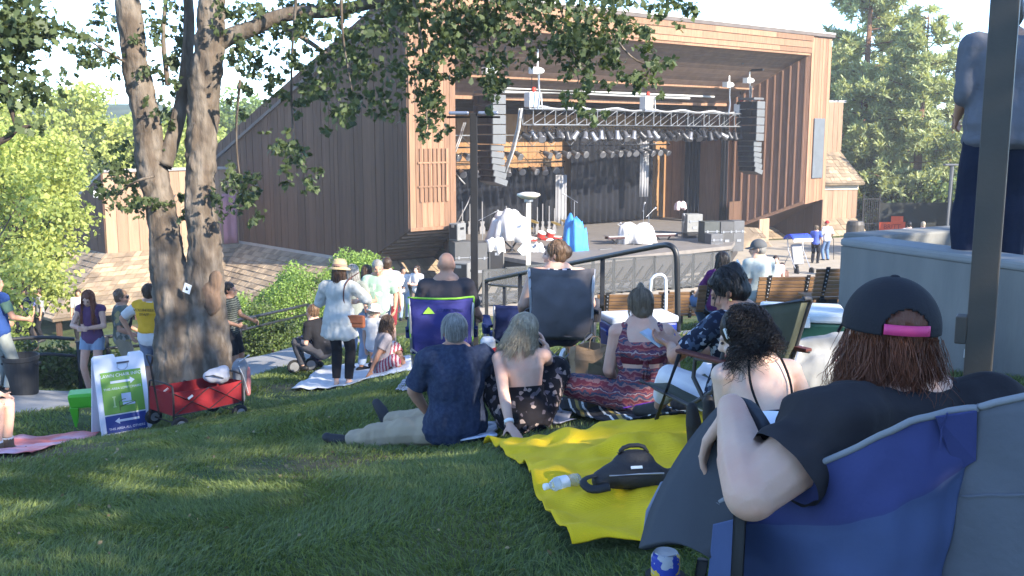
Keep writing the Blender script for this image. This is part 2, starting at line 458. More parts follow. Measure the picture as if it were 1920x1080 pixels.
def boards(mb, a, b, zb, zt, nout, width=.3, thick=.05, gap=.014, jit=.014):
    a = Vector(a); b = Vector(b); L = (b - a).length; d = (b - a) / L; n = max(1, round(L / width)); wd = L / n
    for i in range(n):
        t0 = i * wd + gap / 2; t1 = (i + 1) * wd - gap / 2
        p0 = a + d * t0; p1 = a + d * t1
        q = [Vector((p0.x, p0.y, zb(t0))), Vector((p1.x, p1.y, zb(t1))), Vector((p1.x, p1.y, zt(t1))), Vector((p0.x, p0.y, zt(t0)))]
        mb.prism(q, nout * (thick + random.uniform(0, jit)))
    return mb
def cst(z): return lambda t: z
def shingles(mb, tl, tr, br, bl, nrows, w=.35, th=.035):
    tl, tr, br, bl = map(Vector, (tl, tr, br, bl))
    n = (tr - tl).cross(bl - tl).normalized()
    if n.z < 0: n = -n
    for i in range(nrows):
        f0, f1 = i / nrows, min(1.0, (i + 1.35) / nrows)
        a0 = tl.lerp(bl, f0); b0 = tr.lerp(br, f0); a1 = tl.lerp(bl, f1); b1 = tr.lerp(br, f1)
        L = max((b0 - a0).length, (b1 - a1).length); x = random.uniform(0, .2)
        cuts = [0]
        while x < L: cuts.append(x / L); x += w * random.uniform(.55, 1.3)
        cuts.append(1)
        for c0, c1 in zip(cuts, cuts[1:]):
            if c1 - c0 < .002: continue
            g = .008 / L; k = th * random.uniform(.7, 1.5)
            q = [a0.lerp(b0, c0 + g) , a0.lerp(b0, c1 - g), a1.lerp(b1, c1 - g) + n * k, a1.lerp(b1, c0 + g) + n * k]
            mb.prism(q, n * .02)
    # deck under the shakes
    mb.prism([tl, tr, br, bl], -n * .1)
    return mb

pav = thing('concert_pavilion', 'large dark brown cedar board pavilion with open stage and sloping roof', 'pavilion', pt(0, 0, -5.5))
PO = Vector(pav.location)
def lp(p): return Vector(p) - PO
class MBL(MB):
    """mesh builder that takes world points and stores them relative to the pavilion"""
    def add(s, vs, fs, mi=0, rnd=None): return MB.add(s, [Vector(v) - PO for v in vs], fs, mi, rnd)
ZT = 4.9; ZB = -3.42; ZS = -4.85
# left outer wall, sunless
mb = MBL(); L = 15.0
boards(mb, A0, A0 + dl * L, lambda t: (ZB + (ZS - ZB) * min(1, t / 2.9)), lambda t: ZT + .36 - .395 * t, ndl, .28, .045, .02, .03)
mb.prism([A0 + V3(0, 0, ZB), A0 + dl * 2.9 + V3(0, 0, ZS), A0 + dl * L + V3(0, 0, ZS), A0 + dl * L + V3(0, 0, ZT + .32 - .395 * L), A0 + V3(0, 0, ZT + .32)], -ndl * .2)
mb.build('outer_wall', wood_shade, pav)
# left front tower face
nout = -nin
mb = MBL(); boards(mb, pt(0, 0), pt(2.0, 0), cst(ZB), cst(ZT), nout, .25, .05)
mb.beam(pt(-.03, -.09, ZB + .06), pt(2.03, -.09, ZB + .06), .06, .12); mb.build('tower_front', wood_sun, pav)
mb = MBL()
for k in range(7):      # louvre panel on the tower
    mb.box(pt(.45 + k * .19, -.085, -1.45), (.1, .05, 1.9), Matrix.Rotation(math.atan2(fd.y, fd.x), 3, 'Z'))
mb.box(pt(1.0, -.1, -1.0), (1.35, .04, .06), Matrix.Rotation(math.atan2(fd.y, fd.x), 3, 'Z'))
mb.box(pt(1.0, -.1, -1.85), (1.35, .04, .06), Matrix.Rotation(math.atan2(fd.y, fd.x), 3, 'Z'))
mb.build('louvre_panel', wood_sun, pav)
# left wing inner wall, from the tower into the stage house
mb = MBL(); boards(mb, pt(2.0, .02), pt(3.9, 3.6), cst(-4.6), cst(3.85), Vector((fd.x * .9 + nout.x * .4, fd.y * .9 + nout.y * .4, 0)), .4, .05)
mb.build('wing_wall', wood_in, pav)
# right tower front
mb = MBL(); boards(mb, pt(23.75, 0), pt(25.4, 0), lambda t: -3.5 + .12 * t, cst(ZT), nout, .24, .05)
mb.box(pt(25.42, .1, .8), (.06, .3, 8.2), Matrix.Rotation(math.atan2(fd.y, fd.x), 3, 'Z')); mb.build('tower_front', wood_sun, pav)
mb = MBL(); mb.box(pt(24.6, -.1, -.7), (.9, .08, 3.0), Matrix.Rotation(math.atan2(fd.y, fd.x), 3, 'Z'))
mb.build('access_hatch', M('hatch_grey', (.11, .12, .13), .5, .1, 3), pav, bevel=.02)
# right wing inner wall with battens
E0 = pt(21.8, 3.6); C0 = pt(23.75, 0)
E0 = Vector((11.03, 51.5, 0)); dw = (E0 - C0).normalized(); nw = Vector((dw.y, -dw.x, 0))
if nw.y > 0: nw = -nw
LW = (E0 - C0).length
mb = MBL(); boards(mb, C0, E0, lambda t: -3.45 - .40 * t, lambda t: 3.95 - .57 * t, nw, .42, .05, .01)
n = 11
for k in range(n):
    t = (k + .5) / n * LW; p = C0 + dw * t
    mb.box(p + nw * .1 + V3(0, 0, (-3.4 - .4 * t + 3.9 - .57 * t) / 2), (.07, .12, 7.3 - .17 * t), Matrix.Rotation(math.atan2(dw.y, dw.x), 3, 'Z'))
mb.beam(C0 + nw * .11 + V3(0, 0, -3.4), E0 + nw * .11 + V3(0, 0, -3.45 - .4 * LW + .04), .1, .16)
mb.build('wing_wall', wood_in, pav)
# fascia: three stepped boards over the opening
mb = MBL()
for k, (z0, z1, w) in enumerate([(4.55, 4.94, -.16), (4.22, 4.54, -.11), (3.98, 4.21, -.07), (3.86, 3.97, -.02)]):
    a = 2.02
    while a < 23.72:
        b = min(23.73, a + random.uniform(3.5, 6)); 
        mb.prism([pt(a, w, z0), pt(b - .01, w, z0), pt(b - .01, w, z1), pt(a, w, z1)], nin * (.3 + w)); a = b
mb.build('fascia', wood_sun, pav)
mb = MBL(); mb.prism([pt(-.1, -.22, 4.96), pt(25.5, -.22, 4.96), pt(25.5, -.22, 5.03), pt(-.1, -.22, 5.03)], nin * .5)
mb.build('roof_edge', M('roof_edge_metal', (.5, .47, .44), .5, .1, 2), pav)
# ceiling of the shell: long boards
mb = MBL(); nb = 14
for k in range(nb):
    f0, f1 = k / nb, (k + 1) / nb - .006
    w0, w1 = .28 + 3.35 * f0, .28 + 3.35 * f1; za, zb = 3.86 - 2.32 * f0, 3.86 - 2.32 * f1
    t00, t01 = 2.0 + 1.9 * f0, 23.75 - 1.95 * f0; t10, t11 = 2.0 + 1.9 * f1, 23.75 - 1.95 * f1
    mb.prism([pt(t00, w0, za), pt(t01, w0, za), pt(t11, w1, zb), pt(t10, w1, zb)], V3(0, 0, .1))
mb.build('shell_ceiling', wood_soff, pav)
mb = MBL(); mb.beam(pt(3.2, 2.4, 2.28), pt(22.6, 2.4, 2.28), .1, .08); mb.beam(pt(3.9, 3.55, 1.5), pt(21.9, 3.55, 1.5), .14, .14)
mb.build('ceiling_batten', wood_sun, pav)
# roof slab, falls to the rear
mb = MBL(); q = [pt(-.15, -.2, 4.95), pt(25.5, -.2, 4.95)]
q += [q[1] + dl * 15 + V3(0, 0, -6.1), q[0] + dl * 15 + V3(0, 0, -6.1)]
mb.prism(q, V3(0, 0, -.14)); mb.build('roof', M('roof_felt', (.12, .10, .09), .9, .2, 2), pav)
# right outer wall
mb = MBL(); a = pt(25.35, 0); boards(mb, a, a + dl * 15, cst(-5.4), lambda t: ZT - .1 - .405 * t, -ndl, .5); mb.build('outer_wall', wood_shade, pav)
# stage house: interior side walls, back wall, ceiling
mb = MBL(); boards(mb, pt(3.9, 3.62), pt(3.9, 9), cst(-4.6), cst(1.5), fd, .5); mb.build('interior_side_wall', wood_in, pav); mb = MBL(); boards(mb, pt(21.9, 3.62), pt(20.6, 9), cst(-4.6), cst(1.5), -fd, .5)
mb.build('interior_side_wall', wood_in, pav)
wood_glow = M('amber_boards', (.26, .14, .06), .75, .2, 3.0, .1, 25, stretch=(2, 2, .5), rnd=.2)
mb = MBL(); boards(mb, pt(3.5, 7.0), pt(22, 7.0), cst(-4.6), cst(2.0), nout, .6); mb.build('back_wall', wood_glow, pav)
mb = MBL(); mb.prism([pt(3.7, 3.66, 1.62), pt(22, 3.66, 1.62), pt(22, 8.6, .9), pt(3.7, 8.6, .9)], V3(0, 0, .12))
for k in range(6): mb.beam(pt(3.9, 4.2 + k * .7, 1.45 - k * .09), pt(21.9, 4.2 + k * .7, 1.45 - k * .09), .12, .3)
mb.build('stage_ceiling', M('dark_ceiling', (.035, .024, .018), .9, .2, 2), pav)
# soffits under the towers
def soffit(q, nb, name):
    mb = MBL()
    for k in range(nb):
        f0, f1 = k / nb, (k + 1) / nb - .012
        mb.prism([q[0].lerp(q[1], f0), q[0].lerp(q[1], f1), q[3].lerp(q[2], f1), q[3].lerp(q[2], f0)], V3(0, 0, .12))
    mb.build(name, wood_soff, pav)
G1 = A0 + dl * 2.9; G1.z = ZS; G2 = G1 + fd * 3.2
a = pt(0, 0, ZB); b = pt(2.0, 0, ZB)
soffit([b, G2, G1, a], 1, 'soffit_panel')
mb = MBL(); 
for k in range(9):
    f = (k + .5) / 9; mb.beam(a.lerp(G1, f) + V3(0, 0, -.03), b.lerp(G2, f) + V3(0, 0, -.03), .05, .05)
mb.build('soffit', wood_soff, pav)
mb = MBL(); mb.prism([b, G2, V3(G2.x, G2.y, 1), V3(b.x, b.y, 1)], -fd * .05); mb.build('return_panel', wood_shade, pav)
# base wall below the left tower and skirt plinth
mb = MBL(); e1 = G1 + nout * .6 + ndl * .5; e2 = G2 + nout * .9 + fd * .7
e1.z = e2.z = -5.75
shingles(mb, G1 + V3(0, 0, -.02), G2 + V3(0, 0, -.02), e2, e1, 4, .3)
mb.build('skirt_roof', shake, pav)
# skirt roof along the left wall
n_fr = nout
cor = Vector((-12.3, 44.3, 0)); wl = Vector((-16.7, 40.3, 0))
bis = (n_fr + ndl).normalized()
mb = MBL(); off = 4.3; dz = -1.95
def ev(p, d, k=1.0): q = p + d * off * k; q.z = ZS + dz; return q
g1 = V3(G1.x, G1.y, ZS); cz = V3(cor.x, cor.y, ZS); wz = V3(wl.x, wl.y, ZS)
shingles(mb, cz, g1, ev(g1, ndl), ev(cz, bis, 1.05), 13, .34)
mb.build('skirt_roof', shake, pav)
mb = MBL(); mb.beam(cz + V3(0, 0, .05) + ndl * .06, g1 + V3(0, 0, .05) + ndl * .06, .06, .12); mb.build('flashing', M('flashing', (.3, .28, .26), .6, .1, 3), pav)
# posts and dark wall under the skirt
mb = MBL(); boards(mb, cz, g1, cst(-7.6), cst(ZS - .05), ndl, .5); mb.build('lower_wall', wood_shade, pav)
# right soffit, ramp recess and base
a = C0 + V3(0, 0, -3.45); b = pt(25.4, 0, -3.3); e = E0 + V3(0, 0, -3.45 - .4 * LW)
mb = MBL(); mb.prism([a, b, pt(25.2, 3.0, -5.0), pt(22.0, 3.4, -5.1)], V3(0, 0, .1)); mb.prism([a, e, pt(22.0, 3.4, -5.1)], V3(0, 0, .1)); mb.build('soffit_panel', wood_shade, pav)
mb = MBL(); boards(mb, pt(21.0, 2.6), pt(25.2, 3.0), cst(-5.6), cst(-3.4), nout, .4); mb.build('lower_wall', wood_shade, pav)
mb = MBL(); boards(mb, pt(20.9, .6), pt(21.9, .75), cst(-5.6), cst(-4.15), nout, .3); mb.build('pale_door', wood_pale, pav)
mb = MBL(); shingles(mb, pt(18.6, 1.6, -4.35), pt(20.9, .6, -4.6), pt(20.9, -.4, -5.6), pt(18.6, -.2, -5.6), 5, .3); mb.build('skirt_roof', shake, pav)
# stage deck
mb = MBL(); dk = [pt(3.2, -3.9), pt(12.8, -4.2), pt(17.5, -1.0), pt(20, 1.5), pt(21.5, 8.2), pt(3.8, 8.2)]
mb.prism([V3(p.x, p.y, -4.62) for p in dk], V3(0, 0, .15)); mb.build('stage_deck', M('stage_deck', (.19, .17, .15), .7, .15, 3, rnd=.1), pav)
mb = MBL(); dk2 = [p + (pt(11, 2) - p).normalized() * .15 for p in dk]
mb.prism([V3(p.x, p.y, -5.7) for p in dk2], V3(0, 0, 1.07)); mb.build('stage_front', M('stage_skirt', (.05, .045, .042), .9, .1, 2), pav)
# drapes
def drape(name, p0, p1, z0, z1, mat, amp=.08, waves=14, parent=None, loc=None):
    mb = MBL() if loc is None else MB()
    p0 = Vector(p0); p1 = Vector(p1); d = p1 - p0; nn = Vector((-d.y, d.x, 0)).normalized(); rows = []
    for z in np.linspace(z0, z1, 6):
        row = []
        for k in range(waves * 6 + 1):
            f = k / (waves * 6); q = p0 + d * f + nn * amp * math.sin(f * waves * 2 * math.pi) * (1 + .3 * math.sin(k * 1.7)); q.z = z
            row.append(q if loc is None else q - loc)
        rows.append(row)
    mb.grid(rows); o = mb.build(name, mat, parent, smooth=True, solid=.01); return o
def curtain(label, p0, p1, z0, z1, mat, **k):
    loc = V3(p0.x, p0.y, z0)
    o = drape('stage_curtain', p0, p1, z0, z1, mat, loc=loc, **k); o.location = loc
    return tag(o, label, 'curtain', 'drapes hung in the stage house')
curtain('wide black drape closing the back of the stage', pt(13.6, 6.4), pt(19.2, 6.2), -4.4, .1, black_cloth)
curtain('narrow black drape in front of the brown side panel', pt(19.9, 4.6), pt(20.7, 4.3), -4.4, .9, black_cloth, waves=4)
curtain('black drape edge at the right wing wall', pt(21.2, 3.3), pt(21.6, 3.2), -4.4, 1.2, black_cloth, waves=2)
curtain('grey white cloth strip hanging in front of the black drape at right', pt(17.0, 5.0), pt(17.5, 4.9), -3.1, .05, M('grey_strip', (.3, .3, .31), .9, .1, 3), waves=3, amp=.06)
curtain('pale grey cloth strip left of the wide black drape', pt(11.9, 5.6), pt(12.5, 5.5), -4.3, -1.9, M('grey_strip2', (.28, .28, .29), .9, .1, 3), waves=3, amp=.06)
curtain('black drape behind the drum kit', pt(5.0, 6.6), pt(13.4, 6.7), -4.4, -1.55, black_cloth, waves=20)

# ---------------------------------------------------------------- left wing building
wing = thing('side_building', 'low brown board wing with shake skirt roof behind the oak', 'building', V3(wl.x, wl.y, -7.6))
PO_keep = PO; PO = Vector(wing.location)
mb = MBL(); boards(mb, wl, cor, cst(ZS), cst(-1.55), n_fr, .45, .05, .012); mb.build('front_wall', wood_pale, wing)
mb = MBL(); boards(mb, wl, wl + dl * 12, cst(ZS), lambda t: -1.6 - .38 * t if t < 8.3 else ZS + .1, ndl, .4); mb.build('outer_wall', wood_shade, wing)
mb = MBL(); q = [wl + n_fr * .15 + V3(0, 0, -1.52), cor + n_fr * .15 + V3(0, 0, -1.52)]; q += [q[1] + dl * 8.6 + V3(0, 0, -3.2), q[0] + dl * 8.6 + V3(0, 0, -3.2)]
mb.prism(q, V3(0, 0, .12)); mb.build('roof', M('roof_grey', (.3, .29, .28), .7, .1, 2), wing)
mb = MBL(); shingles(mb, wz, cz, ev(cz, bis, 1.05), ev(wz, bis, 1.05), 13, .36); mb.build('skirt_roof', shake, wing)
b2 = wl + dl * 9; b2.z = ZS
mb = MBL(); shingles(mb, b2, wz, ev(wz, bis, 1.05), ev(b2, ndl, .95), 13, .36); mb.build('skirt_roof', shake, wing)
mb = MBL(); boards(mb, wl + bis * .8, cor, cst(-7.8), cst(ZS - .3), n_fr, .6); mb.build('lower_wall', wood_shade, wing)
for p in (ev(wz, bis, .95), ev(wz, bis, .95).lerp(ev(cz, bis, .95), .5), ev(wz, bis, .9).lerp(ev(b2, ndl, .9), .35), ev(wz, bis, .9).lerp(ev(b2, ndl, .9), .75)):
    mb = MBL(); mb.box((p.x, p.y, -7.5), (.16, .16, 1.7)); mb.build('post', wood_shade, wing)
q = wl + dl * .0 + ndl * .15; mb = MBL(); mb.box(q + V3(-.05, -.1, -1.9 - .5), (.25, .25, .28)); mb.build('flood_lamp', white_paint, wing, bevel=.03)
PO = PO_keep
# pink banner on the wing
bn = cor - fd * .95 + n_fr * .12
drape_o = drape('banner', bn, bn + fd * .8, ZS + .02, -2.6, M('pink_cloth', (.40, .19, .22), .85, .1, 2), waves=2, amp=.03, loc=V3(bn.x, bn.y, ZS)); drape_o.location = V3(bn.x, bn.y, ZS)
tag(drape_o, 'pink cloth panel hanging on the brown wing wall', 'banner')

# ---------------------------------------------------------------- right wing building
rb = thing('side_building', 'sunlit board building with shake roof right of the stage under pines', 'building', V3(18.5, 56, -5.5))
PO = Vector(rb.location)
# placed so that its corner shows right of the tower
r0 = P(1540, 285, 57); r1 = P(1576, 285, 57); zz = r1.z
f2 = Vector((1, .25, 0)).normalized(); nf = Vector((.25, -1, 0)).normalized()
a = V3(r1.x, r1.y, 0) - f2 * 5; b = V3(r1.x, r1.y, 0)
mb = MBL(); boards(mb, a, b, cst(zz), cst(P(1576, 192, 57).z), nf, .3); mb.build('upper_wall', wood_pale, rb)
mb = MBL(); mb.box(b + nf * -2 + V3(-2.3, 0, P(1576, 190, 57).z), (5.2, 4.6, .14), (0, 0, math.atan2(f2.y, f2.x))); mb.build('roof', M('roof_grey', (.45, .44, .43)), rb)
e0 = P(1622, 344, 54.5); ez = e0.z
mb = MBL(); shingles(mb, a + V3(0, 0, zz), b + V3(0, 0, zz), V3(e0.x, e0.y, ez), V3(e0.x, e0.y, ez) - f2 * 7.5, 9, .35); mb.build('skirt_roof', shake, rb)
lw1 = V3(e0.x, e0.y, 0) - nf * .5 - f2 * .15; lw0 = lw1 - f2 * 7
zb_ = P(1622, 410, 54.5).z
mb = MBL(); boards(mb, lw0, lw1, cst(zb_), cst(ez - .02), nf, .3); mb.build('lower_wall', wood_pale, rb)
mb = MBL(); mb.box((lw0 + lw1) / 2 + nf * .09 + V3(0, 0, ez - .2), (7, .06, .3), (0, 0, math.atan2(f2.y, f2.x))); mb.build('trim_board', M('cream_trim', (.55, .47, .38)), rb)
mb = MBL(); boards(mb, lw1, lw1 - nf * 4, cst(-5.5), cst(ez - .02), f2, .4); mb.build('lower_wall', wood_shade, rb)
mb = MBL(); shingles(mb, lw0 + V3(0, 0, zb_), lw1 + V3(0, 0, zb_), lw1 + nf * 1.6 + V3(0, 0, -5.6), lw0 + nf * 1.6 + V3(0, 0, -5.6), 4, .35); mb.build('skirt_roof', shake, rb)
PO = PO_keep
# ================================================================ rigging and stage equipment
FR = math.atan2(fd.y, fd.x)
TL = P(990, 202, 39.5); TR = P(1395, 216, 50.0); TR.z = TL.z = 1.0
tr = thing('lighting_truss', 'long grey box truss carrying stage lights across the front of the stage', 'truss', TL)
td = (TR - TL).normalized(); tn = Vector((-td.y, td.x, 0)); TLEN = (TR - TL).length; H = .62
alu = M('truss_aluminium', (.22, .225, .23), .45, .1, 5, metal=.35)
for (w, z) in ((-.3, 0), (.3, 0), (-.3, -H), (.3, -H)):
    MB().tube([tn * w + V3(0, 0, z), td * TLEN + tn * w + V3(0, 0, z)], .035, 6).build('chord', alu, tr)
nb = 12
mb = MB()
for k in range(nb + 1):
    p = td * (TLEN * k / nb)
    for w in (-.3, .3): mb.tube([p + tn * w, p + tn * w + V3(0, 0, -H)], .022, 5)
    mb.tube([p - tn * .3, p + tn * .3], .02, 5); mb.tube([p - tn * .3 + V3(0, 0, -H), p + tn * .3 + V3(0, 0, -H)], .02, 5)
    if k < nb:
        q = td * (TLEN * (k + 1) / nb)
        for w in (-.3, .3): mb.tube([p + tn * w + V3(0, 0, -H), q + tn * w], .02, 5)
mb.build('lattice', alu, tr)
mb = MB(); pts = [td * (TLEN * f) + tn * .05 + V3(0, 0, .06 + .05 * math.sin(f * 40)) for f in np.linspace(.02, .98, 40)]
mb.tube(pts, .05, 6); mb.tube([p + V3(0, .1, .03 * math.sin(i)) for i, p in enumerate(pts)], .035, 6); mb.build('cable_run', M('cable_grey', (.28, .28, .29), .6), tr)
# ---- stage lights
can_mat = M('lamp_housing', (.035, .035, .037), .35, .1, 6, metal=.3); lens_mat = M('lamp_lens', (.42, .43, .45), .15, .05, 6, spec=.8); silver = M('lamp_silver', (.20, .20, .21), .3, .1, 6, metal=.5)
def lamp(mat, s=1.0):
    t = thing('stage_light', 'lamp', 'stage light', group='stage lights')
    MB().lathe([(.02, .20), (.09, .2), (.11, .12), (.12, -.05), (.16, -.16), (.165, -.22), (.15, -.22)], rot=(R(0), 0, 0), n=14).build('housing', mat, t, smooth=True)
    MB().lathe([(.001, -.20), (.1, -.205), (.148, -.2)], n=14).build('lens', lens_mat, t)
    mb = MB(); mb.tube([(-.18, 0, -.02), (-.18, 0, .3), (.18, 0, .3), (.18, 0, -.02)], .018, 5); mb.tube([(0, 0, .3), (0, 0, .42)], .03, 6); mb.build('yoke', black, t)
    return t
lampA = lamp(can_mat); lampB = lamp(silver)
k = 0; N1 = 58
def put_lamp(src, p, rx, ry, rz, label, first):
    if first[0] is not None and src is first[0]: o = src; first[0] = None
    else: o = dup(src, p)
    o.location = p; o.rotation_euler = (rx, ry, rz); o['label'] = label; o['group'] = 'stage lights'
    return o
fa = [lampA]; fb = [lampB]
for i in range(N1):
    f = (i + .5) / N1; row = i % 2
    p = TL + td * (TLEN * f + random.uniform(-.08, .08)) + tn * (-.3 if row else .3) + V3(0, 0, -H - .42 + random.uniform(-.06, .04))
    src, fl = (lampA, fa) if random.random() < .6 else (lampB, fb)
    put_lamp(src, p, R(random.uniform(-60, 10)), R(random.uniform(-35, 35)), FR + R(random.uniform(-60, 60)),
             'stage light hanging among the tight row under the front truss', fl)
# second pipe with par cans further back
p2a, p2b = pt(5.0, 4.5, -.55), pt(18.6, 4.5, -.5)
pp = thing('lighting_pipe', 'black pipe with a row of small lamps behind the front truss', 'pipe', p2a); d2 = p2b - p2a
MB().tube([(0, 0, 0), d2], .04, 6).build('pipe', black, pp)
mb = MB(); mb.tube([(0, 0, .5), d2 + V3(0, 0, .5)], .03, 6)
for k in range(24): f0 = k / 24; mb.tube([d2 * f0 + V3(0, 0, .5 * (k % 2)), d2 * ((k + 1) / 24) + V3(0, 0, .5 * ((k + 1) % 2))], .018, 5)
mb.build('lattice', alu, pp)
for k in range(5): MB().tube([d2 * ((k + .5) / 5), d2 * ((k + .5) / 5) + V3(0, 0, 2.0)], .015, 5).build('drop_wire', black, pp)
for i in range(24):
    f = (i + .5) / 24
    if .28 < f < .36 or .6 < f < .64: continue
    put_lamp(lampB, p2a + d2 * f + V3(0, 0, -.36), R(random.uniform(-75, -60)), R(random.uniform(-10, 10)), FR + R(random.uniform(-20, 20)), 'small lamp in the even row on the black pipe behind the front truss', [None])
p3a, p3b = pt(5.2, 6.2, -1.35), pt(13.0, 6.2, -1.3)
p3 = thing('lighting_pipe', 'low black pipe with a few lamps above the drums', 'pipe', p3a); d3 = p3b - p3a
MB().tube([(0, 0, 0), d3], .04, 6).build('pipe', black, p3)
mb = MB(); mb.tube([(0, 0, .5), d3 + V3(0, 0, .5)], .03, 6)
for k in range(14): mb.tube([d3 * (k / 14) + V3(0, 0, .5 * (k % 2)), d3 * ((k + 1) / 14) + V3(0, 0, .5 * ((k + 1) % 2))], .018, 5)
mb.build('lattice', M('dull_amber_steel', (.16, .11, .06), .5), p3)
for k in range(3): MB().tube([d3 * ((k + .5) / 3), d3 * ((k + .5) / 3) + V3(0, 0, 2.3)], .015, 5).build('drop_wire', black, p3)
for i in range(11):
    put_lamp(lampB, p3a + d3 * ((i + random.random() * .6) / 11) + V3(0, 0, -.36), R(random.uniform(-75, -40)), R(random.uniform(-20, 20)), FR + R(random.uniform(-30, 30)), 'small lamp on the low pipe above the drum kit', [None])
# ---- line arrays
arr_grey = M('speaker_side_grey', (.115, .12, .122), .55, .1, 2)
def line_array(u0, v0, u1, v1, Y, label, yaw):
    top = P(u0, v0, Y); bot = P(u1, v1, Y)
    t = thing('line_array', label, 'speaker array', top, yaw, 'speaker arrays flown at the stage sides')
    drop = top.z - bot.z
    hs = [.52] * 5 + [.36] * 6; tot = sum(hs); sc = drop / (tot + .15)
    z = 0; yb = 0
    mb = MB(); mb.box((0, 0, .12), (.95, .8, .1)); mb.tube([(0, 0, .15), (0, 0, .75)], .05, 6); mb.build('fly_bar', grey_paint, t)
    for i, h in enumerate(hs):
        h *= sc; tilt = R(-1.5 * max(0, i - 3) ** 1.25); W = 1.25 if i < 5 else 1.0; D = .62
        bx = MB(); m = Matrix.Rotation(tilt, 3, 'X')
        c = Vector((0, yb, z - h / 2))
        bx.box(c, (W, D, h - .03), m); b = bx.build('speaker_box', arr_grey, t, bevel=.015)
        g = MB(); g.box(c + m @ Vector((0, -D / 2 - .012, 0)), (W - .06, .025, h - .07), m)
        for s in (-1, 1): g.box(c + m @ Vector((s * W * .25, -D / 2 - .03, 0)), (.06, .03, h - .1), m)
        g.build('grille', black, b)
        z -= h * math.cos(tilt); yb += h * math.sin(-tilt) * .9
    return t
line_array(918, 178, 915, 352, 38.3, 'tall hanging line of black grey loudspeakers left of the stage', R(-52))
line_array(1408, 190, 1402, 330, 49.3, 'tall hanging line of black grey loudspeakers right of the stage', R(-50))
# ---- chain hoists and rods
def hoist(u, v0, v1, Y, label):
    a = P(u, v0, Y); b = P(u, v1, Y)
    t = thing('chain_hoist', label, 'hoist', b, FR, 'chain hoists hanging from the shell ceiling'); h = a.z - b.z
    MB().tube([(0, 0, .2), (0, 0, h)], .035, 6).build('rod', white_paint, t)
    mb = MB(); mb.box((0, 0, h + .05), (.12, 1.6, .1)); mb.build('ceiling_bracket', black, t)
    mb = MB(); mb.ell((0, 0, .15), (.3, .2, .14), n=12, m=8); mb.box((-.2, 0, .15), (.25, .3, .25)); mb.build('motor', white_paint, t, smooth=False)
    mb = MB(); mb.tube([(.05, 0, .05), (.1, 0, -.8), (.02, 0, -1.3)], .05, 6); mb.build('chain', steel, t)
hoist(1008, 92, 140, 39.0, 'white chain hoist on a rod above the left end of the truss')
hoist(1367, 122, 165, 48.8, 'grey chain hoist on a rod above the right end of the truss')
hoist(1405, 134, 157, 49.3, 'white chain hoist above the right speaker array')
hoist(920, 125, 140, 38.6, 'chain hoist above the left speaker array')
for (u, v, Y, lab) in ((997, 187, 39.4, 'left'), (1212, 193, 44.6, 'middle'), (1387, 206, 49.7, 'right')):
    p = P(u, v, Y)
    t = thing('truss_motor', 'white motor case standing on the truss, %s one of three' % lab, 'motor', p, FR, 'white motor cases on the truss')
    mb = MB(); mb.box((0, 0, 0), (.5, .4, .6)); mb.build('case', white_paint, t, bevel=.05)
    mb = MB(); mb.tube([(-.3, -.22, .25), (-.32, -.25, -.36), (.32, -.25, -.36), (.3, -.22, .25)], .03, 6); mb.build('cage', steel, t)
    mb = MB(); mb.tube([(0, 0, .3), (0, 0, .9)], .02, 5); mb.build('chain', black, t)
    mb = MB(); mb.ell((.1, 0, .4), (.1, .1, .1)); mb.build('hook', M('red_paint', (.55, .05, .03), .5), t)
wp = thing('duct_pipe', 'white pipe run along the top of the stage opening', 'pipe', pt(6.6, 3.1, 1.75)); dd = fd * 14
pale_pipe = M('pale_pipe', (.42, .42, .40), .6, .15, 3)
MB().tube([(0, 0, 0), dd * .5 + V3(0, 0, .03), dd * .84], .07, 8).build('pipe', pale_pipe, wp)
MB().tube([V3(0, -.15, .14), dd * .5 + V3(0, -.15, .12), dd * .97 + V3(0, -.15, .1)], .05, 8).build('pipe', pale_pipe, wp)
# cable bundles
def cable(label, pts, r, mat=None):
    b = Vector(pts[0]); mb = MB()
    for k in range(3):
        o = V3(random.uniform(-1, 1), random.uniform(-1, 1), 0) * r * 1.2
        mb.tube([Vector(p) - b + o for p in pts], r * .5, 6)
    ob = mb.build('cable_bundle', mat or M('pale_cable', (.34, .34, .33), .6), smooth=True); ob.location = b
    tag(ob, label, 'cables', 'cable bundles at the stage opening')
cable('pale cables hanging from the truss past the left speakers', [P(977, 203, 38.9), P(972, 240, 38.8), P(962, 280, 38.7), P(942, 335, 38.6)], .06)
cable('pale cables swagged from the left tower upper', [P(872, 230, 37.8), P(862, 262, 37.6), P(853, 285, 37.4)], .05)
cable('grey cables swagged down to the left speaker stack', [P(888, 352, 37.4), P(876, 382, 37.2), P(856, 420, 37.0)], .035)
cable('short pale cable at the tower edge below', [P(853, 322, 37.4), P(862, 334, 37.6), P(872, 345, 37.8)], .04)

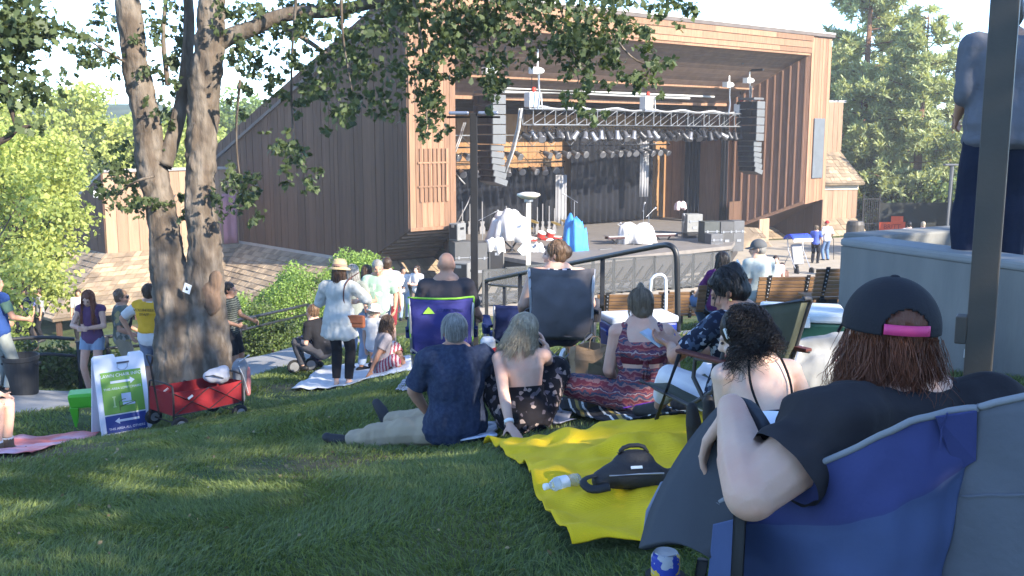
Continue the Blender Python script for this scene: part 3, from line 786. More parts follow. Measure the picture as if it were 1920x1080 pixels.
# ---- stage gear
def speaker_cab(label, u, v, Y, w, d, h, yaw=None, group=None, mat=None, extras=True):
    p = P(u, v, Y); t = thing('speaker_cabinet', label, 'speaker', p, FR if yaw is None else yaw, group)
    MB().box((0, 0, h / 2), (w, d, h)).build('case', mat or M('cab_grey', (.17, .17, .165), .7, .15, 3), t, bevel=.02)
    MB().box((0, -d / 2 - .012, h / 2), (w - .08, .02, h - .1)).build('grille', black, t)
    if extras:
        mb = MB(); mb.box((0, -d / 2 - .03, h * .85), (w * .3, .02, .1)); mb.build('badge', steel, t)
        mb = MB(); mb.box((w / 2 + .012, 0, h * .7), (.02, .2, .08)); mb.build('handle', black, t)
    return t
sg = 'grey speaker stack beside the left tower'
cabm = M('cab_light', (.075, .075, .074), .7, .15, 3)
def crate(name, label, u, v, Y, w, d, h, mat, yaw, cat, group=None):
    t = thing(name, label, cat, P(u, v, Y), yaw, group)
    MB().box((0, 0, h / 2), (w, d, h)).build('body', mat, t, bevel=.015)
    MB().box((0, -d / 2 - .008, h * .66), (w * .96, .016, .025)).build('edge_trim', steel, t); MB().box((0, -d / 2 - .012, h * .36), (.2, .02, .1)).build('handle', steel, t)
    for sx_ in (-.3, .3): MB().box((w * sx_, -d / 2 - .02, h * .66), (.07, .02, .1)).build('latch', steel, t)
    return t
crate('flight_case', 'tall grey flight case at the left edge of the speaker stack', 866, 536, 35.6, .75, .8, 1.65, cabm, R(20), 'case', sg)
crate('flight_case', 'grey flight case in the middle of the left speaker stack', 893, 536, 35.9, .6, .8, 1.62, cabm, R(20), 'case', sg)
crate('flight_case', 'grey flight case at the right of the left speaker stack', 909, 535, 36.3, .45, .8, 1.65, cabm, R(20), 'case', sg)
speaker_cab('black speaker facing left on top of the left stack', 858, 450, 35.7, .4, .5, .62, R(-35))
speaker_cab('black subwoofer at the front of the left stack', 868, 540, 34.9, .7, .6, .95, R(-25))
speaker_cab('dark speaker cabinet with two handles under a white sheet', 928, 519, 36.2, .56, .6, 1.05, R(15))
cloth_white = M('white_sheet', (.60, .585, .57), .9, .05, 4)
def draped(name, label, cat, p, size, mat, seed, lumps=5, drop=.4, group=None):
    """a sheet thrown over things: lumpy top, folds down the sides"""
    mb = MB(); rs = random.Random(seed); n = 40
    rows = []; prof = [(0.02, 1.0), (.35, 1.0), (.7, .95), (.93, .86), (1.0, .7), (1.03, .4), (1.08, 0.0)]
    ph = [rs.uniform(0, 6) for _ in range(4)]
    for r, h in prof:
        row = []
        for j in range(n + 1):
            a = 2 * math.pi * (j % n) / n
            w = 1 + (.07 + .20 * (1 - h)) * (math.sin(5 * a + ph[0]) + .7 * math.sin(9 * a + ph[1])) * .8 + .22 * noise.noise(V3(math.cos(a) * 1.5 + seed, math.sin(a) * 1.5, h * 1.2))
            sq = 1 / max(abs(math.cos(a)), abs(math.sin(a))) ** .6
            zz = h * size[2] * (1 + .22 * math.sin(2 * a + ph[2]) * r + .12 * math.sin(3 * a + ph[3]) * r + .3 * noise.noise(V3(math.cos(a) * r * 2.4, math.sin(a) * r * 2.4 + seed, 2))) - (1 - h) * drop * .25 * max(0, math.sin(4 * a + ph[3]))
            row.append(V3(math.cos(a) * r * size[0] / 2 * w * sq, math.sin(a) * r * size[1] / 2 * w * sq, zz))
        rows.append(row)
    mb.grid(rows); o = mb.build(name, mat, None, smooth=True, solid=.012); o.location = p
    tag(o, label, cat, group); return o
draped('white_sheet', 'white sheet folded over the dark speaker cabinet', 'sheet', P(927, 470, 36.2), (.62, .62, .42), cloth_white, 2)
draped('white_sheet', 'big white sheet covering the keyboard at left of the stage', 'sheet', P(957, 449, 37.6), (1.3, .8, 1.0), cloth_white, 5)
draped('white_sheet', 'white sheet over the keyboard at right of the stage', 'sheet', P(1192, 455, 40.5), (1.3, .7, .72), cloth_white, 9)
draped('tarpaulin', 'bright blue tarpaulin over equipment at centre stage', 'tarpaulin', P(1078, 486, 38.2), (.85, .8, 1.45), M('blue_tarp', (.06, .26, .62), .6, .12, 3), 12)
draped('white_sheet', 'crumpled grey plastic sheet beside the white lamp post', 'sheet', P(1008, 487, 37.8), (.5, .5, .6), M('plastic_sheet', (.5, .53, .56), .4, .1, 4), 14)
def keyboard(label, u, v, Y, w, yaw):
    t = thing('keyboard', label, 'keyboard', P(u, v, Y), yaw, 'keyboards on stage')
    MB().box((0, 0, .86), (w, .35, .1)).build('keyboard_body', M('key_dark', (.05, .02, .02), .5), t, bevel=.02)
    mb = MB(); mb.beam((-w * .35, -.1, 0), (w * .3, .1, .82), .05, .05); mb.beam((w * .35, -.1, 0), (-w * .3, .1, .82), .05, .05); mb.build('stand', black, t)
    mb = MB(); mb.box((0, -.08, .915), (w * .9, .16, .015)); mb.build('keys', white_paint, t)
keyboard('red sided keyboard partly under a white sheet at right', 1163, 484, 40.3, 1.3, R(20))
keyboard('keyboard under the big white sheet at left', 960, 487, 37.7, 1.3, R(35))
keyboard('dark keyboard at the right of the white sheet', 1245, 478, 42.0, 1.1, R(15))
def mic(label, u, v, Y, h, lean, yaw):
    t = thing('microphone_stand', label, 'microphone stand', P(u, v, Y), yaw, 'microphone stands on stage')
    mb = MB(); mb.tube([(0, 0, 0), (0, 0, h)], .015, 6); mb.build('pole', steel, t)
    mb = MB()
    for k in range(3): a = k * 2.094; mb.tube([(0, 0, .15), (.3 * math.cos(a), .3 * math.sin(a), .01)], .014, 5)
    mb.build('tripod', black, t)
    mb = MB(); mb.tube([(-.15, 0, h - .05), (lean, 0, h + .25)], .012, 6); mb.build('boom', steel, t)
    mb = MB(); mb.tube([(lean, 0, h + .25), (lean + .1, 0, h + .29)], .03, 8); mb.ell((lean + .12, 0, h + .3), (.045, .045, .045)); mb.build('microphone', M('mic_grey', (.3, .3, .3), .4), t)
mic('microphone on a boom reaching over the right keyboard', 1188, 482, 40.0, 1.1, -.7, R(10))
mic('tall microphone stand behind the right keyboard', 1215, 478, 42, 1.7, .3, R(40))
mic('microphone stand left of the blue tarpaulin', 960, 489, 37.2, 1.2, .5, R(-20))
mic('microphone stand at the back by the grey strip', 1205, 476, 42.5, 1.9, .1, R(70))
mic('microphone stand before the black drape', 1076, 480, 39.5, 2.2, .35, R(200))
mic('microphone stand at the right with a pale cover', 1279, 479, 42.6, 1.5, -.2, R(100))
mic('microphone stand left of the drums', 905, 489, 37.4, 1.6, .5, R(20))
draped('mic_cover', 'pale pink cloth over a microphone at the right', 'cloth', P(1276, 390, 42.6), (.4, .3, .25), M('pale_pink_cloth', (.7, .5, .47), .9), 3)
def drum_kit(u, v, Y):
    t = thing('drum_kit', 'red and chrome drum kit at the back of the stage', 'drum kit', P(u, v, Y), FR)
    red = M('drum_red', (.45, .04, .03), .35, .1, 4); skin_ = M('drum_skin', (.7, .66, .6), .6)
    def drum(c, r, h, rot, name='drum'):
        d = MB().lathe([(r, -h / 2), (r, h / 2)], c, 20, rot=rot).build(name, red, t, smooth=False)
        MB().lathe([(r * 1.01, h / 2 - .01), (r * 1.03, h / 2 + .012), (.01, h / 2 + .014)], c, 20, rot=rot).build('drum_head', skin_, d)
    drum((0, 0, .32), .32, .4, (R(90), 0, 0)); drum((-.3, 0, .8), .17, .2, (R(25), 0, 0)); drum((.2, 0, .8), .18, .22, (R(25), 0, 0)); drum((.65, .1, .45), .22, .4, (0, 0, 0)); drum((-.7, .1, .6), .18, .16, (R(10), 0, 0)); drum((-1.2, .1, .5), .22, .3, (R(60), 0, 0)); drum((1.2, 0, .5), .22, .3, (R(60), 0, 0))
    for x, y, z in ((-.9, .2, 1.15), (.8, .3, 1.2), (-.4, .4, 1.35), (1.3, .2, 1.25)):
        MB().lathe([(.01, .03), (.06, .02), (.24, 0), (.24, -.004)], (x, y, z), 20, rot=(R(20), R(8), 0)).build('cymbal', M('brass', (.55, .38, .12), .3, .05, 4, metal=.8), t)
        MB().tube([(x, y, 0), (x, y, z)], .014, 6).build('cymbal_stand', steel, t)
drum_kit(1025, 474, 42.0)
for k, (u, h_, w_) in enumerate([(905, 1.5, .3), (950, 1.3, .25), (1008, 1.25, .22), (1018, 1.4, .2), (1030, 1.3, .2), (1040, 1.2, .22), (868, 1.5, .25), (882, 1.4, .25)]):
    t = thing('guitar', 'guitar number in a pale row standing before the drape'.replace('number in', 'in'), 'guitar', P(u, 440, 44.5), FR, 'pale guitars racked at the back of the stage')
    MB().prism([(-w_ / 2, 0, 0), (w_ / 2, 0, 0), (w_ * .55, 0, .3), (w_ * .3, 0, .42), (w_ * .45, 0, .6), (-w_ * .45, 0, .6), (-w_ * .3, 0, .42), (-w_ * .55, 0, .3)], (0, .08, 0)).build('guitar_body', M('guitar_pale', (.17, .165, .165), .5, .1, 5), t, bevel=.02)
    MB().box((0, .03, .6 + (h_ - .6) / 2), (.05, .03, h_ - .6)).build('neck', M('guitar_pale', (.35, .34, .34)), t)
ag = 'grey amplifier cabinets at the right of the stage'
crate('amplifier', 'low grey amplifier in the front of the right hand row', 1338, 470, 40.6, .55, .6, .72, grey_paint, R(15), 'amplifier', ag)
crate('amplifier', 'wide dark amplifier cabinet at left of the right hand row', 1328, 468, 41.2, .7, .6, 1.2, M('amp_dark', (.06, .065, .06), .7), R(15), 'amplifier', ag)
crate('amplifier', 'tall grey amplifier cabinet in the right hand row', 1356, 470, 41.4, .6, .6, 1.25, cabm, R(15), 'amplifier', ag)
crate('amplifier', 'narrow dark cabinet at the right end of the amplifier row', 1378, 470, 41.8, .5, .6, 1.3, grey_paint, R(15), 'amplifier', ag)
crate('amplifier', 'black box with a pale front on top of a dark base', 1297, 440, 44.5, .75, .6, .95, M('amp_pale', (.2, .2, .19), .7), R(15), 'amplifier', ag)
crate('amplifier', 'low black box below the pale fronted box', 1300, 470, 43.0, .9, .6, .8, black, R(15), 'amplifier', ag)
md = thing('stage_monitor', 'small pale diamond tilted monitor board on the stage edge', 'monitor', P(985, 487, 36.7), R(30))
MB().box((0, 0, .38), (.5, .04, .5), (0, R(45), 0)).build('panel', M('pale_board', (.45, .52, .52), .6), md); MB().tube([(0, .1, 0), (0, .02, .4)], .03, 6).build('stand', black, md)
for k, (u, v, Y) in enumerate([(1150, 470, 39.5), (1215, 476, 41.0)]):
    crate('riser', 'pale low riser on the stage ' + ('at the centre' if k == 0 else 'under the dark keyboard'), u, v, Y, 2.6, 1.0, .16, M('riser_white', (.42, .39, .35), .8), R(30), 'riser', 'stage risers')
# microphone leads and small stage clutter
for k, (u, v, Y, lab) in enumerate([(1020, 492, 37.2, 'left of the tarpaulin'), (1130, 480, 38.6, 'right of the tarpaulin'), (1180, 486, 38.8, 'below the right keyboard')]):
    t = thing('floor_wedge', 'small dark floor wedge monitor ' + lab, 'monitor', P(u, v, Y), R(30 + 180), 'floor wedges along the stage front')
    MB().prism([(-.3, -.2, 0), (-.3, .25, 0), (-.3, .2, .32), (-.3, -.12, .14)], (.6, 0, 0)).build('case', grey_paint, t, bevel=.01)
    MB().prism([(-.26, -.14, .15), (-.26, .17, .315), (-.26, .17, .325), (-.26, -.14, .165)], (.52, 0, 0)).build('grille', black, t)

# ---- crowd barrier with mesh panels
bar_mat = M('barrier_steel', (.065, .068, .068), .5, .1, 5, metal=.3)
mesh_mat = bpy.data.materials.new('perforated_sheet'); mesh_mat.use_nodes = True
_n = mesh_mat.node_tree.nodes; _l = mesh_mat.node_tree.links
_b = _n['Principled BSDF']; _b.inputs['Base Color'].default_value = (.09, .093, .093, 1); _b.inputs['Roughness'].default_value = .6
_t = _n.new('ShaderNodeBsdfTransparent'); _m = _n.new('ShaderNodeMixShader'); _m.inputs[0].default_value = .34
_l.new(_t.outputs[0], _m.inputs[1]); _l.new(_b.outputs[0], _m.inputs[2]); _l.new(_m.outputs[0], _n['Material Output'].inputs[0])
BL = P(905, 575, 31.5); BR = P(1368, 541, 35.5)
nbar = 12; first = None
for k in range(nbar):
    a = BL.lerp(BR, k / nbar); b = BL.lerp(BR, (k + 1) / nbar); a.z = gz(a.x, a.y) + .05; b.z = gz(b.x, b.y) + .05
    d = b - a; wdt = d.length - .02; yaw = math.atan2(d.y, d.x)
    if first is None:
        t = first = thing('crowd_barrier', 'x', 'barrier', a, yaw, 'mesh crowd barriers in front of the stage'); hgt = 1.22
        mb = MB()
        for x in (0.02, wdt): mb.beam((x, 0, 0), (x, 0, hgt), .06, .05)
        mb.beam((0, 0, hgt), (wdt, 0, hgt), .05, .06); mb.beam((0, 0, .1), (wdt, 0, .1), .05, .04); mb.build('barrier_frame', bar_mat, t)
        MB().box((wdt / 2, -.03, hgt / 2 + .05), (wdt - .08, .006, hgt - .1)).build('mesh_panel', mesh_mat, t)
        mb = MB()
        for x in (.06, wdt / 2, wdt - .04): mb.beam((x, .03, hgt * .75), (x, 1.0, .03), .05, .05); mb.beam((x, 0, .03), (x, 1.05, .03), .05, .05)
        mb.box((wdt / 2, .45, .34), (wdt - .1, .35, .03)); mb.build('brace', bar_mat, t)
    else: t = dup(first, a, yaw)
    t['label'] = 'grey mesh crowd barrier panel ' + ('at the left end by the dark lamp post' if k == 0 else 'at the right end near the amplifiers' if k == nbar - 1 else 'within the long row before the stage')
# ================================================================ trees, hedges, rails, walls, lamps, benches
bark = M('oak_bark', (.092, .070, .052), .95, .40, 9.0, 1.0, 24, stretch=(1, 1, .3), col2=(.155, .13, .105), mixlo=.42, mixhi=.62, mixscale=7, detail=8)
bark_d = M('dark_bark', (.06, .045, .036), .95, .25, 6.0, .8, 25, stretch=(1, 1, .4))
pine_bark = M('pine_bark', (.16, .085, .05), .95, .3, 3.0, .8, 18)
oak_leaf = leafmat('oak_leaf', (.058, .088, .038), .32, .35, (.12, .155, .065))
maple_leaf = leafmat('maple_leaf', (.27, .36, .09), .45, .3, (.46, .50, .15))
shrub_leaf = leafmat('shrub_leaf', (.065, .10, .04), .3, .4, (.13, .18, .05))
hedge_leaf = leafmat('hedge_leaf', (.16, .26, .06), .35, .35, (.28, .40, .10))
pine_leaf = leafmat('pine_needles', (.25, .30, .13), .35, .3, (.44, .48, .24))
far_leaf = leafmat('far_leaf', (.10, .17, .05), .4, .4, (.22, .30, .08))
OAK = np.array([(0, 0), (.16, .12), (.13, .27), (.36, .34), (.24, .5), (.40, .64), (.17, .78), (0, 1.0), (-.17, .78), (-.40, .64), (-.24, .5), (-.36, .34), (-.13, .27), (-.16, .12)], float)
HEX = np.array([(0, 0), (.3, .3), (.28, .65), (0, 1.0), (-.28, .65), (-.3, .3)], float)
QUAD = np.array([(0, 0), (.34, .5), (0, 1.0), (-.34, .5)], float)
NEED = np.array([(-.05, 0), (.05, 0), (.03, 1.0), (-.03, 1.0)], float)
def leaves(name, C, size, mat, parent=None, shape=OAK, svar=.35, droop=.5, dirs=None, clump=None, origin=None):
    """C: (N,3) stalk points; one flat lobed leaf at each"""
    C = np.asarray(C, float); n = len(C)
    if origin is not None: C = C - np.array(tuple(origin))
    d = rng.normal(size=(n, 3)) if dirs is None else np.asarray(dirs) + rng.normal(size=(n, 3)) * .25
    if dirs is None: d[:, 2] -= droop
    d /= np.linalg.norm(d, axis=1)[:, None]
    u = rng.normal(size=(n, 3)); u[:, 2] += .8
    x = np.cross(d, u); x /= np.linalg.norm(x, axis=1)[:, None] + 1e-9
    s = size * (1 + svar * rng.uniform(-1, 1, n))
    k = len(shape)
    V = C[:, None] + (x[:, None] * shape[None, :, 0, None] + d[:, None] * shape[None, :, 1, None]) * s[:, None, None]
    nz = np.cross(x, d); fold = np.abs(shape[:, 0])
    V += nz[:, None] * (fold[None, :, None] * .35 * s[:, None, None])
    Fc = np.arange(n * k).reshape(n, k)
    r = rng.random(n) if clump is None else np.clip(clump + rng.normal(size=n) * .18, 0, 1)
    return npmesh(name, V.reshape(-1, 3), Fc, mat, parent, rnd=r)
def blob(c, rad, n, shell=.45):
    """points in an ellipsoid, denser toward its skin"""
    d = rng.normal(size=(n, 3)); d /= np.linalg.norm(d, axis=1)[:, None]
    r = (shell + (1 - shell) * rng.random(n)) ** .7
    return np.array(tuple(c)) + d * r[:, None] * np.array(rad)
def crown(c, rad, nclump, crad, nleaf, squash=.75, seed=0, bottom=-.6):
    """clumps scattered through an ellipsoid -> leaf points, per-leaf clump tone, clump centres"""
    cs = []
    while len(cs) < nclump:
        p = rng.normal(size=3); p /= np.linalg.norm(p); p *= (.35 + .65 * rng.random()) ** .6
        if p[2] < bottom: continue
        cs.append(p)
    cs = np.array(cs) * np.array(rad) + np.array(tuple(c))
    pts, tone = [], []
    for q in cs:
        r = crad * rng.uniform(.6, 1.35); m = max(4, int(nleaf / nclump * rng.uniform(.6, 1.4)))
        pts.append(blob(q, (r, r, r * squash), m, .2)); tone.append(np.full(m, rng.uniform(.15, .85)))
    return np.concatenate(pts), np.concatenate(tone), cs
def wob(pts, rs, k=4, amp=.02, seed=0):
    """densify a limb path with a slight wobble"""
    P_, R_ = [], []
    for i in range(len(pts) - 1):
        for j in range(k):
            f = j / k; p = Vector(pts[i]).lerp(Vector(pts[i + 1]), f); a = amp
            P_.append(p + V3(noise.noise(p * 1.3 + V3(seed, 0, 0)), noise.noise(p * 1.3 + V3(0, seed, 5)), 0) * a * 2); R_.append((rs[i] + (rs[i + 1] - rs[i]) * f) * (1 + .06 * noise.noise(p * 3)))
    P_.append(Vector(pts[-1])); R_.append(rs[-1]); return P_, R_
def smoothpath(pts, it=2):
    pts = [Vector(p) for p in pts]
    for _ in range(it):
        q = [pts[0]]
        for a, b in zip(pts, pts[1:]): q += [a.lerp(b, .25), a.lerp(b, .75)]
        q.append(pts[-1]); pts = q
    return pts
# ---------------------------------------------------------------- the big twin oak
YT = 12.8
ob = P(362, 722, YT); ob.z = gz(ob.x, ob.y) - .1
oak = thing('oak_tree', 'big twin trunked oak with rough grey bark standing behind the red wagon', 'tree', ob)
def lo(u, v, Y=YT): return P(u, v, Y) - ob
trunk = MB()
def limb(mb, pts, rs, seed=0, amp=.03, n=14):
    p, r = wob(pts, rs, 5, amp, seed); mb.tube(p, r, n)
limb(trunk, [V3(-.05, 0, -.3), lo(352, 700), lo(340, 640), lo(328, 570), lo(312, 480), lo(298, 380), lo(284, 300), lo(268, 210), lo(254, 110), lo(245, 20), lo(240, -120), lo(225, -300), lo(200, -480)], [.48, .42, .345, .29, .215, .19, .19, .175, .165, .15, .14, .11, .06], 1)
limb(trunk, [V3(.12, .05, -.3), lo(372, 700), lo(380, 640), lo(386, 570), lo(384, 490), lo(378, 380), lo(381, 250), lo(386, 150), lo(392, 60), lo(393, -20), lo(400, -160), lo(430, -330), lo(440, -480)], [.48, .42, .355, .29, .225, .19, .195, .20, .185, .16, .14, .11, .06], 2)
for a in (0.3, 1.5, 2.6, 3.9, 5.1): 
    trunk.cap(V3(.25 * math.cos(a), .25 * math.sin(a), .3), V3(.5 * math.cos(a), .5 * math.sin(a), -.14), .18, .1)
oak_me = voxmesh(trunk, .026, smooth=3, jitter=.026, jscale=11); oak_me.name = 'trunk'; oak_me.materials.append(bark)
link(bpy.data.objects.new('trunk', oak_me), oak)
mb = MB(); mb.ell(lo(394, 560, YT - .190), (.14, .075, .23), n=20, m=12); mb.ell(lo(405, 530, YT - .190), (.09, .07, .16), n=16, m=10); sc_ = vox('bark_scar', mb, .02, M('bare_wood', (.15, .098, .068), .95, .35, 10, .8, 25, stretch=(1, 1, .3), col2=(.10, .07, .05), mixscale=6), oak, smooth=2, jitter=.03, jscale=7)
def branch(pts, rs, mat=bark, n=8):
    pts = smoothpath(pts, 2); k = len(pts); r = [rs[0] + (rs[1] - rs[0]) * i / (k - 1) for i in range(k)]
    MB().tube(pts, r, n).build('branch', mat, oak, smooth=True)
branch([lo(306, 312), lo(322, 268, 12.9), lo(342, 190, 13), lo(350, 120, 13.1), lo(358, 20, 13.3), lo(330, -150, 13.4)], (.12, .05))
branch([lo(398, 90), lo(432, 66), lo(470, 56), lo(520, 30), lo(570, 22), lo(625, 23), lo(760, -10, 12.2), lo(900, -60, 11.6), lo(1060, -100, 11.2)], (.12, .05))
branch([lo(520, 36), lo(560, 66), lo(600, 92), lo(645, 128, 12.6), lo(700, 150, 12.3)], (.05, .012), n=6)
branch([lo(315, 160, 12.9), lo(303, 60, 13), lo(320, -60, 13.2)], (.04, .02), n=6)
branch([lo(352, 150, 13), lo(345, 60, 13), lo(352, -60, 13)], (.035, .015), n=6)
for q in ([(760, -60), (790, 60), (800, 160), (800, 240)], [(900, -70), (915, 40), (920, 130)], [(1020, -80), (1060, 40), (1085, 150)], [(1060, -80), (1130, 40), (1190, 120), (1240, 120)],
          [(640, -60), (640, 60), (660, 170)], [(560, -60), (545, 120), (548, 260), (575, 320)], [(450, 150), (440, 260), (455, 370)], [(290, 330), (250, 340), (215, 370)], [(240, 120), (190, 90), (140, 60)]):
    Y0 = 12.6 if q[0][0] < 600 else 11.6
    branch([lo(u, v, Y0 + random.uniform(-.4, .4)) for u, v in q], (.022, .006), n=5)
# leaf sprays that show in the picture: (u, v, depth, spread u, spread v, leaves)
SPR = [(820, 20, 11.6, 90, 45, 520), (930, 10, 11.4, 90, 50, 560), (1040, 10, 11.3, 90, 50, 520), (1120, 20, 11.4, 70, 45, 380), (900, 80, 11.5, 60, 40, 300), (930, 140, 11.3, 26, 38, 150), (880, 120, 11.7, 40, 25, 120),
       (1060, 80, 11.3, 60, 40, 260), (1085, 150, 11.2, 28, 40, 140), (1110, 195, 11.2, 22, 18, 60), (1160, 90, 11.4, 45, 35, 200), (1190, 145, 11.4, 30, 22, 110), (1232, 115, 11.5, 16, 14, 34), (1265, 25, 11.6, 24, 20, 50), (1240, 5, 11.6, 30, 14, 50),
       (800, 120, 11.7, 30, 40, 150), (805, 200, 11.8, 32, 45, 190), (815, 245, 11.8, 18, 16, 40), (785, 165, 11.8, 20, 30, 60), (760, 40, 12, 50, 40, 220),
       (690, 60, 12.2, 55, 50, 300), (650, 130, 12.3, 60, 55, 300), (690, 180, 12.3, 45, 40, 170), (640, 210, 12.4, 40, 25, 90), (600, 60, 12.4, 45, 40, 170), (655, 180, 12.2, 14, 10, 22),
       (560, 270, 12.5, 35, 28, 120), (575, 310, 12.5, 30, 25, 90), (540, 300, 12.5, 20, 25, 50), (595, 345, 12.4, 16, 12, 24), (455, 370, 12.7, 32, 32, 150), (440, 330, 12.7, 22, 26, 70), (480, 385, 12.7, 14, 18, 36),
       (230, 350, 12.9, 34, 40, 170), (250, 380, 12.7, 30, 20, 90), (215, 310, 12.9, 22, 28, 70), (325, 370, 13, 22, 20, 70), (215, 270, 13, 22, 30, 70), (255, 300, 13, 20, 30, 60),
       (175, 90, 12.8, 38, 28, 150), (150, 70, 12.8, 26, 20, 60), (205, 120, 12.8, 26, 18, 60), (225, 60, 12.9, 20, 24, 40), (155, 20, 12.9, 16, 20, 34),
       (300, 40, 13, 28, 40, 110), (310, 110, 13, 26, 30, 100), (325, 230, 13, 18, 35, 90), (330, 60, 13, 20, 40, 80), (335, 150, 13, 16, 30, 60), (300, 150, 13, 14, 20, 30),
       (440, 30, 12.9, 26, 28, 100), (480, 40, 12.9, 30, 26, 110), (470, 110, 12.9, 36, 35, 150), (440, 90, 12.8, 22, 22, 60), (500, 150, 12.9, 24, 30, 80), (520, 100, 12.9, 28, 26, 80), (430, 190, 12.9, 16, 24, 40), (545, 30, 12.8, 34, 22, 100), (570, 110, 12.7, 30, 28, 90), (500, 10, 12.9, 40, 18, 90), (585, 160, 12.7, 26, 26, 60), (610, 12, 12.6, 40, 16, 90), (540, 190, 12.7, 18, 20, 36)]
pts, tone = [], []
for (u, v, Y, su, sv, n) in SPR:
    n = int(n * 1.4)
    g = rng.normal(size=(n, 3)) * .62; g = np.clip(g, -1.6, 1.6)
    ncl = max(2, n // 14); cc = rng.normal(size=(ncl, 3)) * .75; cl = rng.integers(0, ncl, n)
    q = cc[cl] + rng.normal(size=(n, 3)) * .16
    q = np.clip(q, -1.7, 1.7)
    k = Y / F
    c = P(u, v, Y)
    pts.append(np.array(tuple(c)) + np.c_[q[:, 0] * su * k, q[:, 2] * .45, q[:, 1] * sv * k]); tone.append(np.clip(rng.uniform(.2, .6) + rng.normal(size=n) * .2, 0, 1))
pts = np.concatenate(pts); tone = np.concatenate(tone)
leaves('crown', pts, .080, oak_leaf, oak, OAK, droop=.9, clump=tone, origin=ob)
# the crown above the picture
cp, ct, cc = crown((-3.2, 12.6, 5.6), (5.2, 4.6, 3.4), 90, .85, 9000); leaves('crown', cp, .17, oak_leaf, oak, HEX, clump=ct, origin=ob)
cp, ct, cc = crown((.2, 11.6, 4.2), (3.0, 2.2, 1.3), 36, .6, 3600); leaves('crown', cp, .15, oak_leaf, oak, HEX, clump=ct, origin=ob)
tg = thing('trail_tag', 'small white paper tag pinned in the fork of the oak trunk', 'tag', P(351, 541, YT - .33), R(-15))
MB().box((0, 0, 0), (.1, .012, .12), (0, R(20), 0)).build('card', white_paint, tg); MB().prism([(-.02, -.01, -.02), (.02, -.01, -.02), (0, -.01, .03)], (0, .002, 0)).build('printed_arrow', black, tg)

# ---------------------------------------------------------------- general tree maker
def make_tree(name, label, base, h, rad, leafm, barkm, nclump, crad, nleaf, lsize, shape=HEX, tr=.25, lean=(0, 0), cz=.62, squash=.75, group=None, bottom=-.6):
    t = thing(name, label, 'tree', base, 0, group)
    top = V3(lean[0], lean[1], h * .75)
    mb = MB(); pp, rr = wob([V3(0, 0, -.4), V3(lean[0] * .1, lean[1] * .1, h * .2), V3(lean[0] * .5, lean[1] * .5, h * .45), top, top + V3(0, 0, h * .2)], [tr * 1.5, tr, tr * .8, tr * .4, tr * .1], 4, .05, h)
    mb.tube(pp, rr, 10); mb.build('trunk', barkm, t, smooth=True)
    cp, ct, cs = crown((lean[0], lean[1], h * cz), rad, nclump, crad, nleaf, squash, bottom=bottom)
    leaves('crown', cp, lsize, leafm, t, shape, clump=ct)
    mb = MB()
    for q in cs[rng.choice(len(cs), min(len(cs), 26), replace=False)]:
        q = Vector(q); f = max(.2, min(.9, (q.z / h) * .75)); st = V3(lean[0] * f, lean[1] * f, h * f * .8)
        mid = st.lerp(q, .55) + V3(0, 0, -.1 * h * .3 * random.random())
        mb.tube(smoothpath([st, mid, q], 1), [tr * .3, tr * .2, tr * .12, tr * .1, tr * .06, tr * .04][:len(smoothpath([st, mid, q], 1))], 5)
    mb.build('limb', barkm, t, smooth=True)
    return t
def gb(x, y, dz=-.1): return on(x, y, dz)
# shade trees right of and behind the camera
for i, (s_, k_, hh, rr_) in enumerate([(6.9, 7.2, 9.0, (3.2, 3.4, 3.8)), (2.6, 7.0, 8.6, (3.0, 3.3, 3.6)), (-1.8, 7.4, 9.0, (3.1, 3.3, 3.8)), (-6.5, 7.0, 9, (3.2, 3.2, 3.8)), (4.6, 12.5, 11.5, (3.2, 3.2, 4.2)), (0.2, 12.8, 11.5, (3.2, 3.2, 4.2))]):
    x, y = .65 * s_ + .76 * k_, .76 * s_ - .65 * k_
    make_tree('oak_tree', ['leafy oak beside the concrete wall right of the lawn', 'leafy oak uphill to the right of the camera', 'leafy oak uphill behind the camera', 'leafy oak far uphill behind the lawn', 'tall leafy oak further right beyond the wall', 'tall leafy oak further uphill at right'][i],
              gb(x, y), hh, rr_, oak_leaf, bark, (24, 15, 12, 12, 18, 12)[i], .96, (2900, 2000, 1600, 1600, 2200, 1600)[i], .19, HEX, .26, group='shade oaks uphill of the lawn', cz=.60)
make_tree('oak_tree', 'unseen young oak added right of the camera to shade the capped woman', gb(3.95, -.75), 3.9, (1.05, 1.05, .95), oak_leaf, bark, 34, .42, 3200, .12, HEX, .09, group='shade oaks uphill of the lawn', cz=.6)  # out of view, added to keep the sun off the capped woman
make_tree('oak_tree', 'thin crowned oak right of the wooden benches', gb(14.6, 4.4), 8.5, (2.8, 2.4, 3.2), oak_leaf, bark, 40, .8, 2600, .2, HEX, .22, group='shade oaks uphill of the lawn')
# near tree at the top left corner: a dark branch and sparse leaves
lt = thing('oak_tree', 'dark branches of a second oak reaching in at the top left corner', 'tree', gb(-7.3, 9.6))
lb = Vector(lt.location)
mb = MB(); pp, rr = wob([V3(0, 0, -.3), V3(.1, 0, 2), V3(0, .1, 4), V3(.2, 0, 7.5)], [.34, .26, .22, .1], 4, .05, 3); mb.tube(pp, rr, 10); mb.build('trunk', bark_d, lt, smooth=True)
for q in ([P(-120, 330, 9.8), P(-30, 275, 10), P(12, 262, 10), P(32, 240, 10), P(70, 235, 10)], [P(-100, 200, 9.8), P(0, 130, 10), P(20, 200, 10), P(30, 240, 10)], [P(-120, 60, 9.8), P(-20, 60, 10), P(70, 70, 10.2)]):
    q = smoothpath([p - lb for p in q], 2); MB().tube(q, [.06 + (.012 - .06) * i / (len(q) - 1) for i in range(len(q))], 6).build('branch', bark_d, lt, smooth=True)
